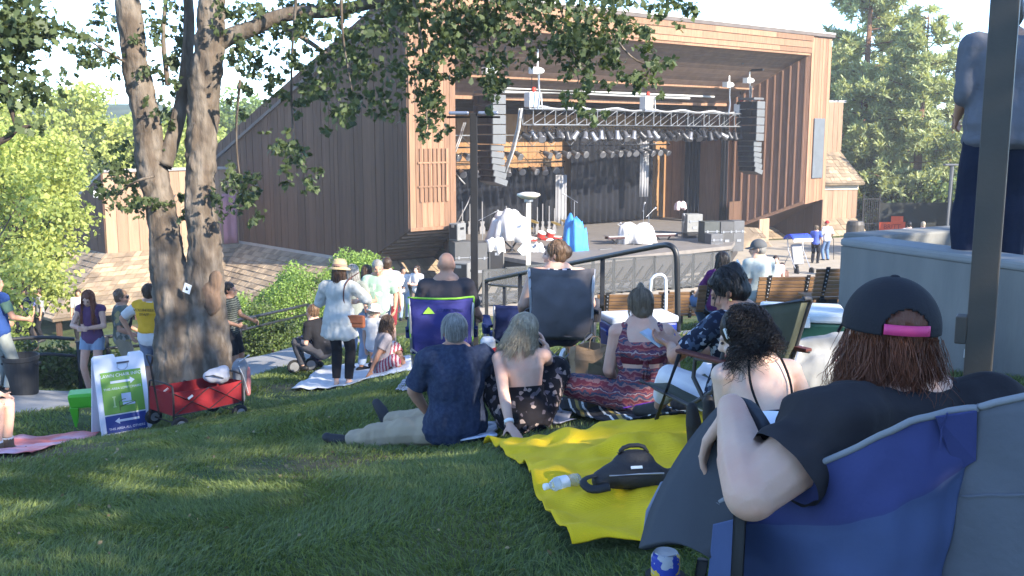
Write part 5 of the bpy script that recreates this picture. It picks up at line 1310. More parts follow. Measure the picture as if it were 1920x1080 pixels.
def body_mesh(s, fat=1, lt=1.0, hands=True, belly=0, bust=0, foot=True, fing=.009, head=True, jaw=1.0):
    mb = MB(); torso(mb, s, fat, 0, .02, 1.0, belly=belly, bust=bust)
    mb.cap(s.nek - s.up2 * .06, s.hc + s.HM @ V3(0, -.015, -.05), .062 * (1 + (fat - 1) * .4), .054 * (1 + (fat - 1) * .4))
    for k in 'LR':
        mb.cap(s.nek - s.up2 * .035, s.sh[k], .055, .058 * lt)          # trapezius
        mb.cap(s.sh[k], s.el[k], .054 * lt, .040 * lt); mb.cap(s.el[k], s.el[k].lerp(s.wr[k], .35), .041 * lt, .041 * lt); mb.cap(s.el[k].lerp(s.wr[k], .3), s.wr[k], .041 * lt, .027 * (1 + (lt - 1) * .5))
        mb.cap(s.hip[k], s.kn[k], .088 * lt, .056 * lt); ca = s.kn[k].lerp(s.an[k], .3); mb.cap(s.kn[k], ca, .055 * lt, .056 * lt); mb.cap(ca, s.an[k], .056 * lt, .036)
        if foot:
            t = s.to[k]; h = s.an[k] - t * .045 + V3(0, 0, -.035) if t.z < .5 else s.an[k] + V3(0, 0, -.04)
            mb.cap(h, s.an[k] + t * .12 + V3(0, 0, -.045 if t.z < .5 else 0), .036, .032); mb.cap(s.an[k], s.an[k] + t * .12 + V3(0, 0, -.035 if t.z < .5 else 0), .034, .024); mb.cap(s.an[k] + t * .1 + V3(0, 0, -.04 if t.z < .5 else 0), s.an[k] + t * .17 + V3(0, 0, -.045 if t.z < .5 else 0), .034, .024)
        if hands: hand(mb, s.wr[k], s.hd[k], s.pn[k], -1 if k == 'L' else 1, s.curl[0 if k == 'L' else 1], fing)
    if head:
        H = s.HM; c = s.hc
        def hp(x, y, z): return c + H @ V3(x, y, z)
        mb.ell(hp(0, -.014, .03), (.074, .092, .088), H, 18, 12); mb.ell(hp(0, .028, -.03), (.060 * jaw, .066, .085), H, 16, 10)
        mb.ell(hp(0, .045, -.088), (.038 * jaw, .042, .032), H, 12, 8); mb.ell(hp(0, .01, -.06), (.054 * jaw, .06, .045), H, 12, 8)
        mb.cap(hp(0, .092, .012), hp(0, .113, -.028), .009, .014); mb.ell(hp(0, .105, -.034), (.018, .014, .011), H, 10, 6)
        mb.cap(hp(-.04, .078, .026), hp(.04, .078, .026), .012, .012); mb.ell(hp(0, .088, -.062), (.024, .014, .012), H, 10, 6)
        for sg in (-1, 1): mb.ell(hp(sg * .076, -.012, -.005), (.010, .02, .032), H @ Matrix.Rotation(sg * .35, 3, 'Z'), 10, 8); mb.ell(hp(sg * .04, .07, -.03), (.022, .02, .022), H, 10, 6)
    return mb
def hand(mb, w, d, pn, sg, curl=25, fr=.009):
    ac = d.cross(pn).normalized()          # across the palm
    def rot(v, a): return Matrix.Rotation(a, 3, ac) @ v
    # direction in which turning d about ac brings it toward the palm normal
    s = 1 if rot(d, .1).dot(pn) > 0 else -1
    th = ac * (1 if sg > 0 else -1)
    for o in (-.028, -.0095, .0095, .028): mb.cap(w + d * .005 + ac * o * .6, w + d * .082 + ac * o, .0145, .0125, 8)
    for i, (o, L) in enumerate(((-.030, .86), (-.010, 1.0), (.010, 1.06), (.030, .92))):
        if sg < 0: o = -o
        p = w + d * .085 + ac * o; v = d + ac * o * 2.5
        v.normalize(); a = R(curl) * s * (1 + .12 * (i - 1.5))
        for j, l in enumerate((.042, .026, .021)):
            v = rot(v, a * (.8 if j == 0 else 1)); q = p + v * l * L; mb.cap(p, q, fr * (1 - .08 * j), fr * (.92 - .1 * j), 8); p = q
    p = w + d * .022 + th * .026; v = (d * .65 + th * .72 + pn * .28).normalized()
    q = p + v * .042; mb.cap(w + d * .01 + th * .012, q, .016, fr * 1.25, 8); v = (v + d * .35 + pn * .2).normalized(); mb.cap(q, q + v * .034, fr * 1.2, fr * 1.0, 8)
def top_mesh(s, fat, lt, sl, infl, a=.05, b=.95, flare=0, collar=True, belly=0, bust=0, sinfl=None):
    mb = MB(); torso(mb, s, fat, infl, a, b, flare, belly=belly, bust=bust); si = infl if sinfl is None else sinfl; cuts = []
    for k in 'LR':
        if collar: mb.cap(s.nek - s.up2 * .045, s.sh[k], .052 + infl, .058 * lt + infl)
        if sl <= 0: continue
        f = min(1, sl); e = s.sh[k].lerp(s.el[k], f); r0, r1 = .055 * lt + si, (.055 - .013 * f) * lt + si * 1.1
        mb.cap(s.sh[k], e, r0, r1)
        if sl > 1:
            e2 = s.el[k].lerp(s.wr[k], sl - 1); mb.cap(s.el[k], e2, .043 * lt + si, .036 * lt + si); cuts.append((e2, (e2 - s.el[k]).normalized(), .08))
        else: cuts.append((e, (e - s.sh[k]).normalized(), r1 * 1.35))
    return mb, cuts
def leg_mesh(s, fat, lt, fl, infl, waist=.34, loose=0, a=-.02):
    mb = MB(); torso(mb, s, fat, infl * .8, a, waist); cuts = []
    for k in 'LR':
        f = min(1, fl); e = s.hip[k].lerp(s.kn[k], f); mb.cap(s.hip[k], e, .09 * lt + infl, (.09 - .033 * f) * lt + infl + loose)
        if fl > 1:
            g = fl - 1; ca = s.kn[k].lerp(s.an[k], min(g, .3)); mb.cap(s.kn[k], ca, .057 * lt + infl + loose, .058 * lt + infl + loose)
            if g > .3: e = s.kn[k].lerp(s.an[k], g); mb.cap(ca, e, .058 * lt + infl + loose, .042 + infl + loose)
            cuts.append((e, (s.an[k] - s.kn[k]).normalized(), .10))
        else: cuts.append((e, (s.kn[k] - s.hip[k]).normalized(), .13))
    return mb, cuts
def hair_cap(s, mat, root, v=.01, thick=0.0, extra=(), low=0.0, name='hair', jit=.008):
    H = s.HM; mb = MB(); c = s.hc
    mb.ell(c + H @ V3(0, -.024, .038), (.083 + thick, .096 + thick, .091 + thick), H, 18, 12); mb.ell(c + H @ V3(0, -.045, -.01 - low), (.078 + thick, .068 + thick, .075 + thick), H, 16, 10)
    for e in extra:
        if len(e) == 2: mb.ell(c + H @ Vector(e[0]), e[1], H, 14, 10)
        else: mb.cap(c + H @ Vector(e[0]), c + H @ Vector(e[1]), e[2], e[3])
    return vox(name, mb, v, mat, root, smooth=2, jitter=jit, jscale=22)
def strands(s, mat, root, n, L, r=.003, az=(75, 285), el=(-10, 88), spread=.12, wave=.008, freq=18, curl=0.0, name='hair', sway=(0, 0, 0), segs=9, lvar=.35, parent=None, rad=(.088, .10, .10), cen=(0, -.02, .03), locks=0):
    H = np.array(s.HM); c = np.array(tuple(s.hc)); sw = np.array(sway)
    V, Fs = [], []; rr = []; base = 0
    LK = [(random.uniform(*az), random.uniform(*el), random.uniform(0, 6.28), random.uniform(-1, 1), random.random()) for _ in range(locks)]
    for i in range(n):
        a = R(random.uniform(*az)) ; e = R(random.uniform(*el)); e0 = e
        LL = L * (1 + lvar * random.uniform(-1, 1)); ph = random.uniform(0, 6.28); pts = []; tone = random.random()
        if LK and random.random() < .93:
            q = random.choice(LK); a = R(q[0] + random.gauss(0, 5)); e = R(q[1] + random.gauss(0, 5)); e0 = e; ph = q[2] + random.gauss(0, .35); LL = L * (1 + lvar * (q[3] * .8 + random.uniform(-.25, .25))); tone = min(1, max(0, q[4] + random.gauss(0, .12)))
        rs = random.uniform(1.0, 1.10); lat = None; d = 0; p = None
        for k in range(segs):
            t = k / (segs - 1); sdist = t * LL
            ang = e0 - sdist / .095
            if ang > R(-8):
                q = np.array([-math.sin(a) * math.cos(ang) * rad[0], math.cos(a) * math.cos(ang) * rad[1], math.sin(ang) * rad[2]]) * rs + np.array(cen)
                p = c + H @ q; lastd = sdist; out = H @ np.array([-math.sin(a), math.cos(a), 0.0]); lp_ = p
            else:
                if p is None: lastd = 0; ang0 = max(e0, R(-8)); q = np.array([-math.sin(a) * rad[0] * math.cos(e0), math.cos(a) * rad[1] * math.cos(e0), math.sin(e0) * rad[2]]) * rs + np.array(cen); lp_ = c + H @ q; p = lp_; out = H @ np.array([-math.sin(a), math.cos(a), 0.0])
                dd = sdist - lastd
                p = lp_ + np.array([0, 0, -1.0]) * dd + out * dd * spread * random.uniform(.7, 1.3) + sw * dd
            w = wave * t; off = np.array([math.sin(sdist * freq + ph), math.cos(sdist * freq * .9 + ph * 1.7), 0.0]) * w
            if curl: off = np.array([math.sin(sdist * freq + ph), math.cos(sdist * freq + ph), .3 * math.sin(sdist * freq * 2)]) * curl * min(1, t * 4)
            pts.append(p + off)
        pts = np.array(pts); m = len(pts)
        tg_ = np.gradient(pts, axis=0); tg_ /= np.linalg.norm(tg_, axis=1)[:, None] + 1e-9
        x = np.cross(tg_, np.array([.3, .2, 1.0])); x /= np.linalg.norm(x, axis=1)[:, None] + 1e-9; y = np.cross(tg_, x)
        rad_ = r * (1 - .6 * np.linspace(0, 1, m) ** 2)[:, None]
        ring = np.stack([pts + x * rad_, pts - x * rad_ * .5 + y * rad_ * .87, pts - x * rad_ * .5 - y * rad_ * .87], 1)
        V.append(ring.reshape(-1, 3)); b = base
        for k in range(m - 1):
            for j in range(3): Fs.append((b + k * 3 + j, b + k * 3 + (j + 1) % 3, b + k * 3 + 3 + (j + 1) % 3, b + k * 3 + 3 + j))
        rr += [tone] * ((m - 1) * 3); base += m * 3
    return npmesh(name, np.concatenate(V), np.array(Fs), mat, root, rnd=np.array(rr), smooth=True)
def face(s, root, eyes=True):
    H = s.HM; c = s.hc
    for sg in (-1, 1): MB().ell(c + H @ V3(sg * .031, .086, .004), (.013, .008, .007), H, 10, 6).build('eye', eye_mat, root, smooth=True)
    MB().ell(c + H @ V3(0, .0985, -.063), (.021, .006, .007), H, 10, 6).build('mouth', lip_mat, root, smooth=True)
def shoes(s, mat, root, v=.012, infl=.013, hi=0):
    for k in 'LR':
        mb = MB(); t = s.to[k]; dz = -.045 if t.z < .5 else 0
        q = V3(0, 0, -.04) if t.z < .5 else V3(0, 0, -.04)
        mb.cap(s.an[k] - t * .05 + q * .9, s.an[k] + t * .13 + V3(0, 0, dz), .038 + infl, .034 + infl); mb.cap(s.an[k] + t * .1 + V3(0, 0, dz), s.an[k] + t * .185 + V3(0, 0, dz), .037 + infl, .026 + infl)
        mb.cap(s.an[k] + t * .01 + V3(0, 0, dz * .25), s.an[k] + t * .13 + V3(0, 0, dz * .75), .036 + infl, .028 + infl)
        if hi: mb.cap(s.an[k] + V3(0, 0, -.02), s.an[k].lerp(s.kn[k], hi), .042 + infl, .045 + infl)
        vox('shoe', mb, v, mat, root)
def person(label, loc, s, skin, rz=0, scale=1.0, v=.011, fat=1.0, lt=1.0, group=None, belly=0, bust=0, fing=.0095, jaw=1.0, foot=True, hands=True):
    t = thing('person', label, 'person', loc, rz, group, scale)
    vox('body', body_mesh(s, fat, lt, hands, belly, bust, foot, fing, jaw=jaw), v, skin, t, smooth=2)
    t_ = t; s.fat, s.lt, s.v, s.belly, s.bust = fat, lt, v, belly, bust
    return t
def wear_top(t, s, mat, sl=.6, infl=.016, name='shirt', a=.02, b=.93, flare=0, collar=True, jit=.006, cut=True, sinfl=None, extra=None, cuts=()):
    mb, c = top_mesh(s, s.fat, s.lt, sl, infl, a, b, flare, collar, s.belly, s.bust, sinfl)
    if extra: extra(mb)
    return vox(name, mb, max(s.v, .009), mat, t, smooth=3, cuts=(list(c) if cut else []) + list(cuts), jitter=jit, jscale=9, jseed=random.random() * 9)
def wear_legs(t, s, mat, fl=1.9, infl=.014, name='trousers', waist=.34, loose=.006, jit=.006, cut=True, a=-.02):
    mb, c = leg_mesh(s, s.fat, s.lt, fl, infl, waist, loose, a)
    return vox(name, mb, max(s.v, .009), mat, t, smooth=3, cuts=c if cut else (), jitter=jit, jscale=8, jseed=random.random() * 9)
def baseball_cap(s, root, mat, back=False, v=.006, strap=None, thick=.0, hole=False):
    """crown, visor (turned back or not) and closing strap"""
    H = s.HM; c = s.hc; yaw = math.pi if back else 0
    Rz_ = H @ Matrix.Rotation(yaw, 3, 'Z')
    rows = []; n = 132
    rx, ry, rzz = .091 + thick, .106 + thick, .098 + thick; cen = V3(0, -.014, .035)
    cap_ = MB()
    for i in range(41):
        th = R(-4) + (R(89) - R(-4)) * i / 40; row = []
        for j in range(n + 1):
            a = 2 * math.pi * j / n; k = 1 + .012 * abs(math.sin(3 * a)); row.append(c + H @ (cen + V3(math.cos(th) * math.cos(a) * rx * k, math.cos(th) * math.sin(a) * ry * k, math.sin(th) ** 1.0 * rzz * (1.0 if i else 1))))
        rows.append(row)
    cap_.grid(rows)
    if hole:        # half-moon gap over the closing strap, at the wearer's back
        keep = []
        for f in cap_.f:
            m = sum((Vector(cap_.v[i]) for i in f), Vector()) / len(f); q = H.transposed() @ (m - c)
            x = q.x; z = q.z - .035
            if q.y < 0 and abs(x) < .045 and z < .046 * math.sqrt(max(0, 1 - (x / .045) ** 2)): continue
            keep.append(f)
        cap_.f = keep; cap_.m = [0] * len(keep); cap_.r = [.5] * len(keep)
    cp = cap_.build('cap', mat, root, smooth=True, solid=.004)
    mb = MB(); mb.ell(c + H @ (cen + V3(0, 0, rzz)), (.011, .011, .006), H, 10, 6); mb.build('button', mat, cp, smooth=True)
    rows = []
    for r_ in np.linspace(0, 1, 6):
        row = []
        for j in range(17):
            a = R(90 + (j - 8) * 8.2); q = V3(math.cos(a) * rx, math.sin(a) * ry, 0); o = V3(0, r_ * .075 * math.cos((a - R(90)) * .9), -.018 * r_ - .014 * (math.cos(a) ** 2) * r_)
            row.append(c + Rz_ @ (V3(0, cen.y * (-1 if back else 1), cen.z - .002) + q + o))
        rows.append(row)
    MB().grid(rows).build('visor', mat, cp, smooth=True, solid=.005)
    if strap:
        rows = []
        for z in (-.004, .016):
            row = []
            for j in range(13):
                a = R(-90 + (j - 6) * 4.6); row.append(c + H @ (cen + V3(math.cos(a) * (rx + .002), math.sin(a) * (ry + .002), z)))
            rows.append(row)
        MB().grid(rows).build('strap', strap, cp, smooth=True, solid=.004)
    return cp
# ================================================================ the people
def at(u, v, Y): return P(u, v, Y)
def rel(p, root): return Vector(p) - Vector(root)
def fz(L, x, y, h=.085): return gz(L.x + x, L.y + y) + h - L.z
# ---- 1 woman in the black backward cap, foreground
L0 = on(.78, 1.86)
gz0 = L0.z
def r0(p): return Vector(p) - L0
s = skel(pel=(.06, .10, -1.02 - gz0), yaw=R(14), tw=R(6), lean=R(-10), head=(R(2), R(2), R(-3)), tl=.50,
         wr={'L': r0(at(1374, 756, 1.93)), 'R': (.32, .42, .66)}, elh={'L': (-1, -.6, -.9)}, hand={'L': (-.30, .35, -.65)}, palm={'L': (.55, -.2, -.5)}, curl=(26, 20),
         an={'L': (-.18, .75, .09), 'R': (.1, .85, .09)}, shw=.168)
# settle the shoulders, neck and head where they sit in the chair
s.sh['L'] = r0(at(1548, 812, 1.80)); s.sh['R'] = r0(at(1860, 800, 1.92)); s.nek = r0(at(1690, 752, 1.91)); s.wai = s.nek.lerp(s.pel, .6)
s.sx = (s.sh['R'] - s.sh['L']).normalized(); s.hx = s.sx.copy(); s.up2 = (s.nek - s.wai).normalized(); s.up1 = (s.wai - s.pel).normalized()
s.hc = r0(at(1664, 640, 1.97)); s.el['L'], s.wr['L'] = r0(at(1408, 925, 1.72)), r0(at(1372, 765, 1.93))
s.HM = Matrix.Rotation(R(-4), 3, 'Z') @ Matrix.Rotation(R(-2), 3, 'X') @ Matrix.Rotation(R(2), 3, 'Y')
w1 = person('woman in a black backward cap and black tee leaning on her chair arm', L0, s, skin_fair, v=.0065, lt=1.28, fat=1.1, fing=.0098)
tee = cloth('black_tee', (.028, .026, .029), bump=.5, bscale=9)
wear_top(w1, s, tee, .62, .030, 'tee_shirt', a=.02, b=.96, jit=.020, sinfl=.020)
wear_legs(w1, s, cloth('dark_jeans', (.03, .035, .05)), 1.9)
capm = M('black_cap', (.016, .016, .020), .85, .08, 20, .1, 200)
cp = baseball_cap(s, w1, capm, back=False, strap=M('pink_strap', (.62, .06, .20), .5, .05, 9), hole=True)
hair_cap(s, hair_red, w1, .008, -.004, low=.03, jit=.01, extra=[((0, -.05, -.05), (.078, .06, .085))])
strands(s, hair_red, w1, 6500, .098, .00085, locks=140, az=(62, 298), el=(-40, -6), spread=-.02, wave=.024, freq=19, rad=(.080, .092, .09), cen=(0, -.018, .03), segs=14, lvar=.5)
strands(s, hair_red, w1, 280, .13, .0008, az=(60, 300), el=(-40, -6), spread=.2, wave=.03, freq=30, rad=(.088, .1, .09), cen=(0, -.018, .03), segs=12)
shoes(s, shoe_blk, w1)
sb = MB(); q = [s.nek + s.sx * .02 + V3(0, -.07, .01), s.nek + s.sx * .10 + V3(0, -.115, -.05), s.nek + s.sx * .16 + V3(0, -.13, -.13)]
sb.tube(smoothpath(q, 2), .012, 6, flat=.3); sb.build('bag_strap', M('strap_grey', (.07, .075, .08), .7), w1, smooth=True)
# ---- 2 curly haired woman in black strap top
L0 = on(1.13, 4.2, -.05)
s = skel(pel=(0, 0, .11), yaw=R(18), tw=R(-4), lean=R(6), bend=R(20), head=(R(52), R(22), R(-8)), tl=.44, an={'L': rel(at(1305, 835, 4.62), L0), 'R': rel(at(1335, 820, 4.75), L0)},
         knh={'L': (1, .6, .25), 'R': (1, .6, .35)}, toe={'L': (-.12, .1, 1), 'R': (-.1, .12, 1)}, wr={'L': (-.10, .34, .25), 'R': (.12, .38, .25)}, shw=.163)
w2 = person('woman with dark curly hair and bare back in a black strappy top', L0, s, skin_pale, v=.009)
blk = cloth('black_top', (.012, .012, .014))
wear_top(w2, s, blk, 0, .010, 'top', a=.0, b=.56, collar=False, jit=.003, cut=False, cuts=[(s.wai.lerp(s.nek, .12), s.up2, .5)])
wear_legs(w2, s, blk, 1.45, .012, jit=.003)
y_ = s.up2.cross(s.sx)
for sg in (-1, 1):
    q = []
    for f in np.linspace(0, 1, 8):
        base = s.wai.lerp(s.nek, .10 + .86 * f); wd = (.075 + .02 * math.sin(f * 3)) * sg; dep = .118 - .02 * f
        q.append(base + s.sx * wd - y_ * dep)
    MB().tube(q, .0055, 6).build('strap', blk, w2, smooth=True)
hair_cap(s, hair_dark, w2, .009, .012, low=.03)
strands(s, hair_dark, w2, 2000, .120, .0018, az=(72, 288), el=(-10, 88), spread=.55, curl=.019, freq=80, segs=22, lvar=.4, rad=(.10, .11, .105))
MB().box(s.hc + s.HM @ V3(-.088, .035, .055), (.01, .018, .05), s.HM).build('hair_clip', white_paint, w2, bevel=.004)
face(s, w2)
flat = M('black_flats', (.014, .013, .014), .6); shoes(s, flat, w2, .009, .004)
# ---- 3 lady in the green beach chair with a phone
L0 = on(1.18, 5.3)
s = skel(pel=(.06, .0, .13), yaw=R(24), tw=R(8), lean=R(-6), bend=R(8), head=(R(35), R(30), 0), tl=.48, an={'L': (-.26, .66, fz(L0, -.26, .66)), 'R': (-.08, .76, fz(L0, -.08, .76))}, knh={'L': (-.4, .2, .5), 'R': (0, .2, .6)},
         wr={'L': (-.27, .20, .38), 'R': (-.19, .27, .38)}, elh={'L': (-.6, -.8, -.5), 'R': (.6, -.4, -.6)}, hand={'L': (-.7, .6, .2), 'R': (-.9, .3, .1)}, palm={'L': (.3, 0, 1), 'R': (-.2, -.5, .8)}, curl=(35, 35))
w3 = person('woman with dark pinned up hair looking at her phone in the olive beach chair', L0, s, skin_tan, v=.010, fat=1.1)
navy_fl = ramp_mat('navy_floral', 'voronoi', [(0, (.014, .018, .035)), (.62, (.05, .07, .11)), (.85, (.30, .33, .38))], 45)
wear_top(w3, s, navy_fl, .75, .016, 'blouse'); wear_legs(w3, s, cloth('white_capri', (.62, .62, .66)), 1.6, .014)
hair_cap(s, hair_dark, w3, .009, .008, extra=[((0, -.09, .075), (.05, .045, .06)), ((0, .05, .075), (.07, .04, .035))])
strands(s, hair_dark, w3, 220, .10, .0026, az=(50, 310), el=(10, 85), spread=.2, wave=.006, segs=6)
mb = MB(); 
for k in range(6): mb.tube([s.hc + s.HM @ V3(.045, -.105 - .004 * abs(k - 2.5), .03 + .016 * k), s.hc + s.HM @ V3(.075, -.085, .03 + .016 * k)], .004, 5)
mb.cap(s.hc + s.HM @ V3(.06, -.108, .025), s.hc + s.HM @ V3(.06, -.108, .125), .006); mb.build('claw_clip', white_paint, w3)
face(s, w3); shoes(s, shoe_blk, w3, .012)
MB().ell(s.hc + s.HM @ V3(-.082, -.005, -.045), (.009, .009, .009)).build('earring', M('gold', (.7, .5, .2), .3, 0, 1, metal=.8), w3)
ph = thing('phone', 'pale smartphone held in the hands of the woman in the beach chair', 'phone', L0 + s.wr['L'].lerp(s.wr['R'], .5) + V3(-.13, .04, .03), R(40))
MB().box((0, 0, 0), (.075, .16, .009), (R(25), R(-10), 0)).build('case', M('phone_case', (.3, .36, .42), .4), ph, bevel=.003); MB().box((0, -.002, .006), (.066, .145, .003), (R(25), R(-10), 0)).build('screen', M('phone_glass', (.35, .42, .5), .1, 0, 1, spec=.8), ph)
# ---- 4 woman in the patterned jumpsuit
L0 = on(.94, 6.95)
s = skel(pel=(0, 0, .14), yaw=R(4), lean=R(2), bend=R(6), head=(0, R(10), 0), tl=.50, an={'L': (-.10, .33, .08), 'R': (.02, .38, .08)}, knh={'L': (-1, .3, .1), 'R': (1, .3, .1)}, toe={'L': (.9, .3, 0), 'R': (-.9, .3, 0)},
         wr={'L': (-.17, .24, .17), 'R': (.19, .24, .17)}, elh={'L': (-.45, -.5, -1), 'R': (.45, -.5, -1)}, shw=.178)
w4 = person('woman with a top knot in a maroon patterned open back jumpsuit', L0, s, skin_fair, v=.010, fat=1.16, lt=1.12)
jump = ramp_mat('patterned_maroon', 'bandsz', [(0, (.15, .035, .05)), (.22, (.24, .13, .13)), (.34, (.05, .06, .10)), (.5, (.20, .06, .07)), (.66, (.33, .26, .25)), (.74, (.09, .045, .085)), (.88, (.25, .09, .09))], 3.2, distort=3.0)
wear_top(w4, s, jump, 0, .013, 'jumpsuit_waist', a=0, b=.40, collar=False, jit=.003, cut=False)
def straps(mb):
    y = s.up2.cross(s.sx)
    for sg in (-1, 1):
        mb.cap(s.sh['R' if sg > 0 else 'L'].lerp(s.nek, .30) + V3(0, -.02, .02), s.wai.lerp(s.nek, .42) + s.sx * sg * .135 - y * .07, .038, .055); mb.cap(s.wai.lerp(s.nek, .40) + s.sx * sg * .125 - y * .075, s.wai.lerp(s.nek, .26) + s.sx * sg * .05 - y * .12, .052, .03)
        mb.cap(s.sh['R' if sg > 0 else 'L'].lerp(s.nek, .32) + V3(0, .02, .02), s.wai.lerp(s.nek, .6) + s.sx * sg * .1 + y * .10, .035, .05)
        mb.cap(s.wai.lerp(s.nek, .35) + s.sx * sg * .165 - y * .02, s.wai.lerp(s.nek, .0) + s.sx * sg * .14, .035, .04)
mb = MB(); straps(mb); torso(mb, s, s.fat, .012, .62, .72); vox('bodice', mb, .010, jump, w4, smooth=3)
mb = MB(); y_ = s.up2.cross(s.sx); torso(mb, s, s.fat, .010, .55, .63); vox('bandeau', mb, .010, cloth('maroon', (.12, .02, .03)), w4)
kn_ = s.wai.lerp(s.nek, .22) - y_ * .145
mb = MB(); mb.cap(kn_ - s.sx * .03, kn_ + s.sx * .03, .02)
for dx in (-.018, .0, .02): mb.tube([kn_ + V3(dx * .4, -.01, 0), kn_ + V3(dx, -.02, -.07), kn_ + V3(dx * 1.3, -.015, -.15)], [.008, .010, .013], 6)
mb.build('tassel_tie', jump, w4, smooth=True)
wear_legs(w4, s, jump, 1.85, .02, loose=.015)
hair_cap(s, hair_sandy, w4, .010, .004, extra=[((0, -.03, .135), (.03, .03, .032)), ((0, -.07, -.05), (.06, .045, .05))])
strands(s, hair_sandy, w4, 260, .12, .0026, az=(60, 300), el=(5, 85), spread=-.1, wave=.004, segs=6)
# ---- 5 blonde woman with a bare back
L0 = on(.07, 6.75)
s = skel(pel=(.02, 0, .13), yaw=R(8), lean=R(3), side=R(-2), bend=R(8), head=(R(-12), R(6), R(12)), tl=.46, an={'L': (-.12, .55, .07), 'R': (.12, .6, .07)}, knh={'L': (-.5, .2, .8), 'R': (.4, .2, .8)}, toe={'L': (-.5, 1, 0), 'R': (.3, 1, 0)},
         wr={'L': rel(at(958, 828, 6.35), L0) + V3(0, 0, .055), 'R': (.17, .14, .60)}, elh={'L': (-.6, -1, .2), 'R': (.15, 1, -.7)}, hand={'L': (.35, -.75, -.28), 'R': (-.4, .1, 1)}, palm={'L': (.0, -.2, -1), 'R': (-1, 0, .2)}, curl=(4, 40), shw=.158)
w5 = person('blonde woman with bare shoulders in a black floral strapless dress leaning on one arm', L0, s, skin_fair, v=.0095, fat=.97, lt=.98)
blkfl = ramp_mat('black_floral', 'voronoi', [(0, (.012, .011, .014)), (.80, (.10, .085, .10)), (.92, (.28, .22, .2))], 38)
wear_top(w5, s, blkfl, 0, .012, 'dress', a=0, b=.50, collar=False, jit=.003, cut=False, flare=.04, cuts=[(s.wai.lerp(s.nek, .10), s.up2, .5)])
wear_legs(w5, s, blkfl, 1.2, .03, 'skirt', loose=.03)
hair_cap(s, hair_blonde, w5, .010, .006, low=.02)
strands(s, hair_blonde, w5, 1900, .20, .0016, locks=70, az=(58, 302), el=(-5, 88), spread=.24, wave=.016, freq=20, sway=(-.28, 0, 0), segs=12)
for r_, nm, mt in ((.031, 'wristband', white_paint),):
    MB().lathe([(.029, -.012), (.033, -.012), (.033, .012), (.029, .012)], s.wr['L'] + (s.el['L'] - s.wr['L']).normalized() * .03, 16, rot=rot_between((0, 0, 1), s.el['L'] - s.wr['L'])).build(nm, mt, w5, smooth=True)
# ---- 6 man in the blue shirt
L0 = on(-.40, 6.8)
s = skel(pel=(0, 0, .13), yaw=R(35), tw=R(-24), lean=R(-2), bend=R(10), head=(R(8), R(4), 0), tl=.53, an={'L': rel(at(640, 828, 7.15), L0), 'R': rel(at(722, 792, 7.45), L0)}, knh={'L': (-.1, -.2, .6), 'R': (0, .3, 1)},
         toe={'L': (-.9, .1, .35), 'R': (-.55, .3, .75)}, wr={'L': rel(at(802, 775, 7.0), L0), 'R': (.06, .38, .20)}, elh={'L': (-1, -.3, 0), 'R': (1, 0, -.3)}, hand={'L': (.2, .9, -.3)}, palm={'L': (.2, 0, -1)}, shw=.195)
w6 = person('grey haired man in a dark blue shirt and khaki trousers sitting on the grass', L0, s, skin_tan, v=.010, fat=1.16, lt=1.12, belly=.03)
bl = cloth('blue_shirt', (.024, .034, .066), col2=(.036, .048, .085), mixscale=40, bump=.5, bscale=8)
wear_top(w6, s, bl, .78, .034, 'shirt', a=-.02, b=.96, flare=.05, jit=.022); MB().lathe([(.066, 0), (.075, -.01), (.085, .02), (.076, .045), (.066, .03)], s.nek - s.up2 * .012, 20).build('collar', bl, w6, smooth=True)
wear_legs(w6, s, cloth('khaki', (.34, .28, .20), bump=.5, bscale=9), 1.92, .022, waist=.12, loose=.014, jit=.020)
hair_cap(s, hair_grey, w6, .009, .002, jit=.006); strands(s, hair_grey, w6, 500, .06, .0022, az=(55, 305), el=(-15, 88), spread=.0, wave=.003, segs=4, rad=(.087, .1, .098)); shoes(s, M('dark_shoe', (.03, .03, .034), .7), w6, .012, .012)
# ---- 7 woman in the grey camp chair
L0 = on(.43, 9.15)
s = skel(pel=(0, .05, .46), yaw=R(0), lean=R(-6), bend=R(4), head=(R(76), R(2), 0), tl=.56, an={'L': (-.18, .52, .09), 'R': (.16, .5, .09)}, wr={'L': (-.33, .30, .60), 'R': (.33, .32, .60)}, elh={'L': (-.4, -.6, -1), 'R': (.4, -.6, -1)}, shw=.205)
w7 = person('heavy set woman with bare shoulders and pinned up hair in the grey camp chair', L0, s, skin_fair, v=.012, fat=1.32, lt=1.35, scale=1.04)
plaid = ramp_mat('black_white_plaid', 'check', [(0, (.02, .02, .025)), (.5, (.45, .45, .5))], 26)
wear_top(w7, s, plaid, 0, .014, 'halter_top', a=0, b=.80, collar=False, jit=.003, cut=False)
mb = MB(); mb.cap(s.nek + s.sx * -.07 + V3(0, -.055, -.035), s.nek + s.sx * .09 + V3(0, -.055, -.035), .05, .05); vox('neck_strap', mb, .011, plaid, w7)
wear_legs(w7, s, cloth('navy_skirt', (.03, .03, .05)), 1.3, .03); hair_cap(s, hair_lgt, w7, .010, .006, extra=[((0, -.115, .02), (.05, .05, .06))]); strands(s, hair_lgt, w7, 240, .08, .003, az=(40, 320), el=(5, 88), spread=-.1, wave=.004, segs=5); face(s, w7); shoes(s, shoe_blk, w7, .014)
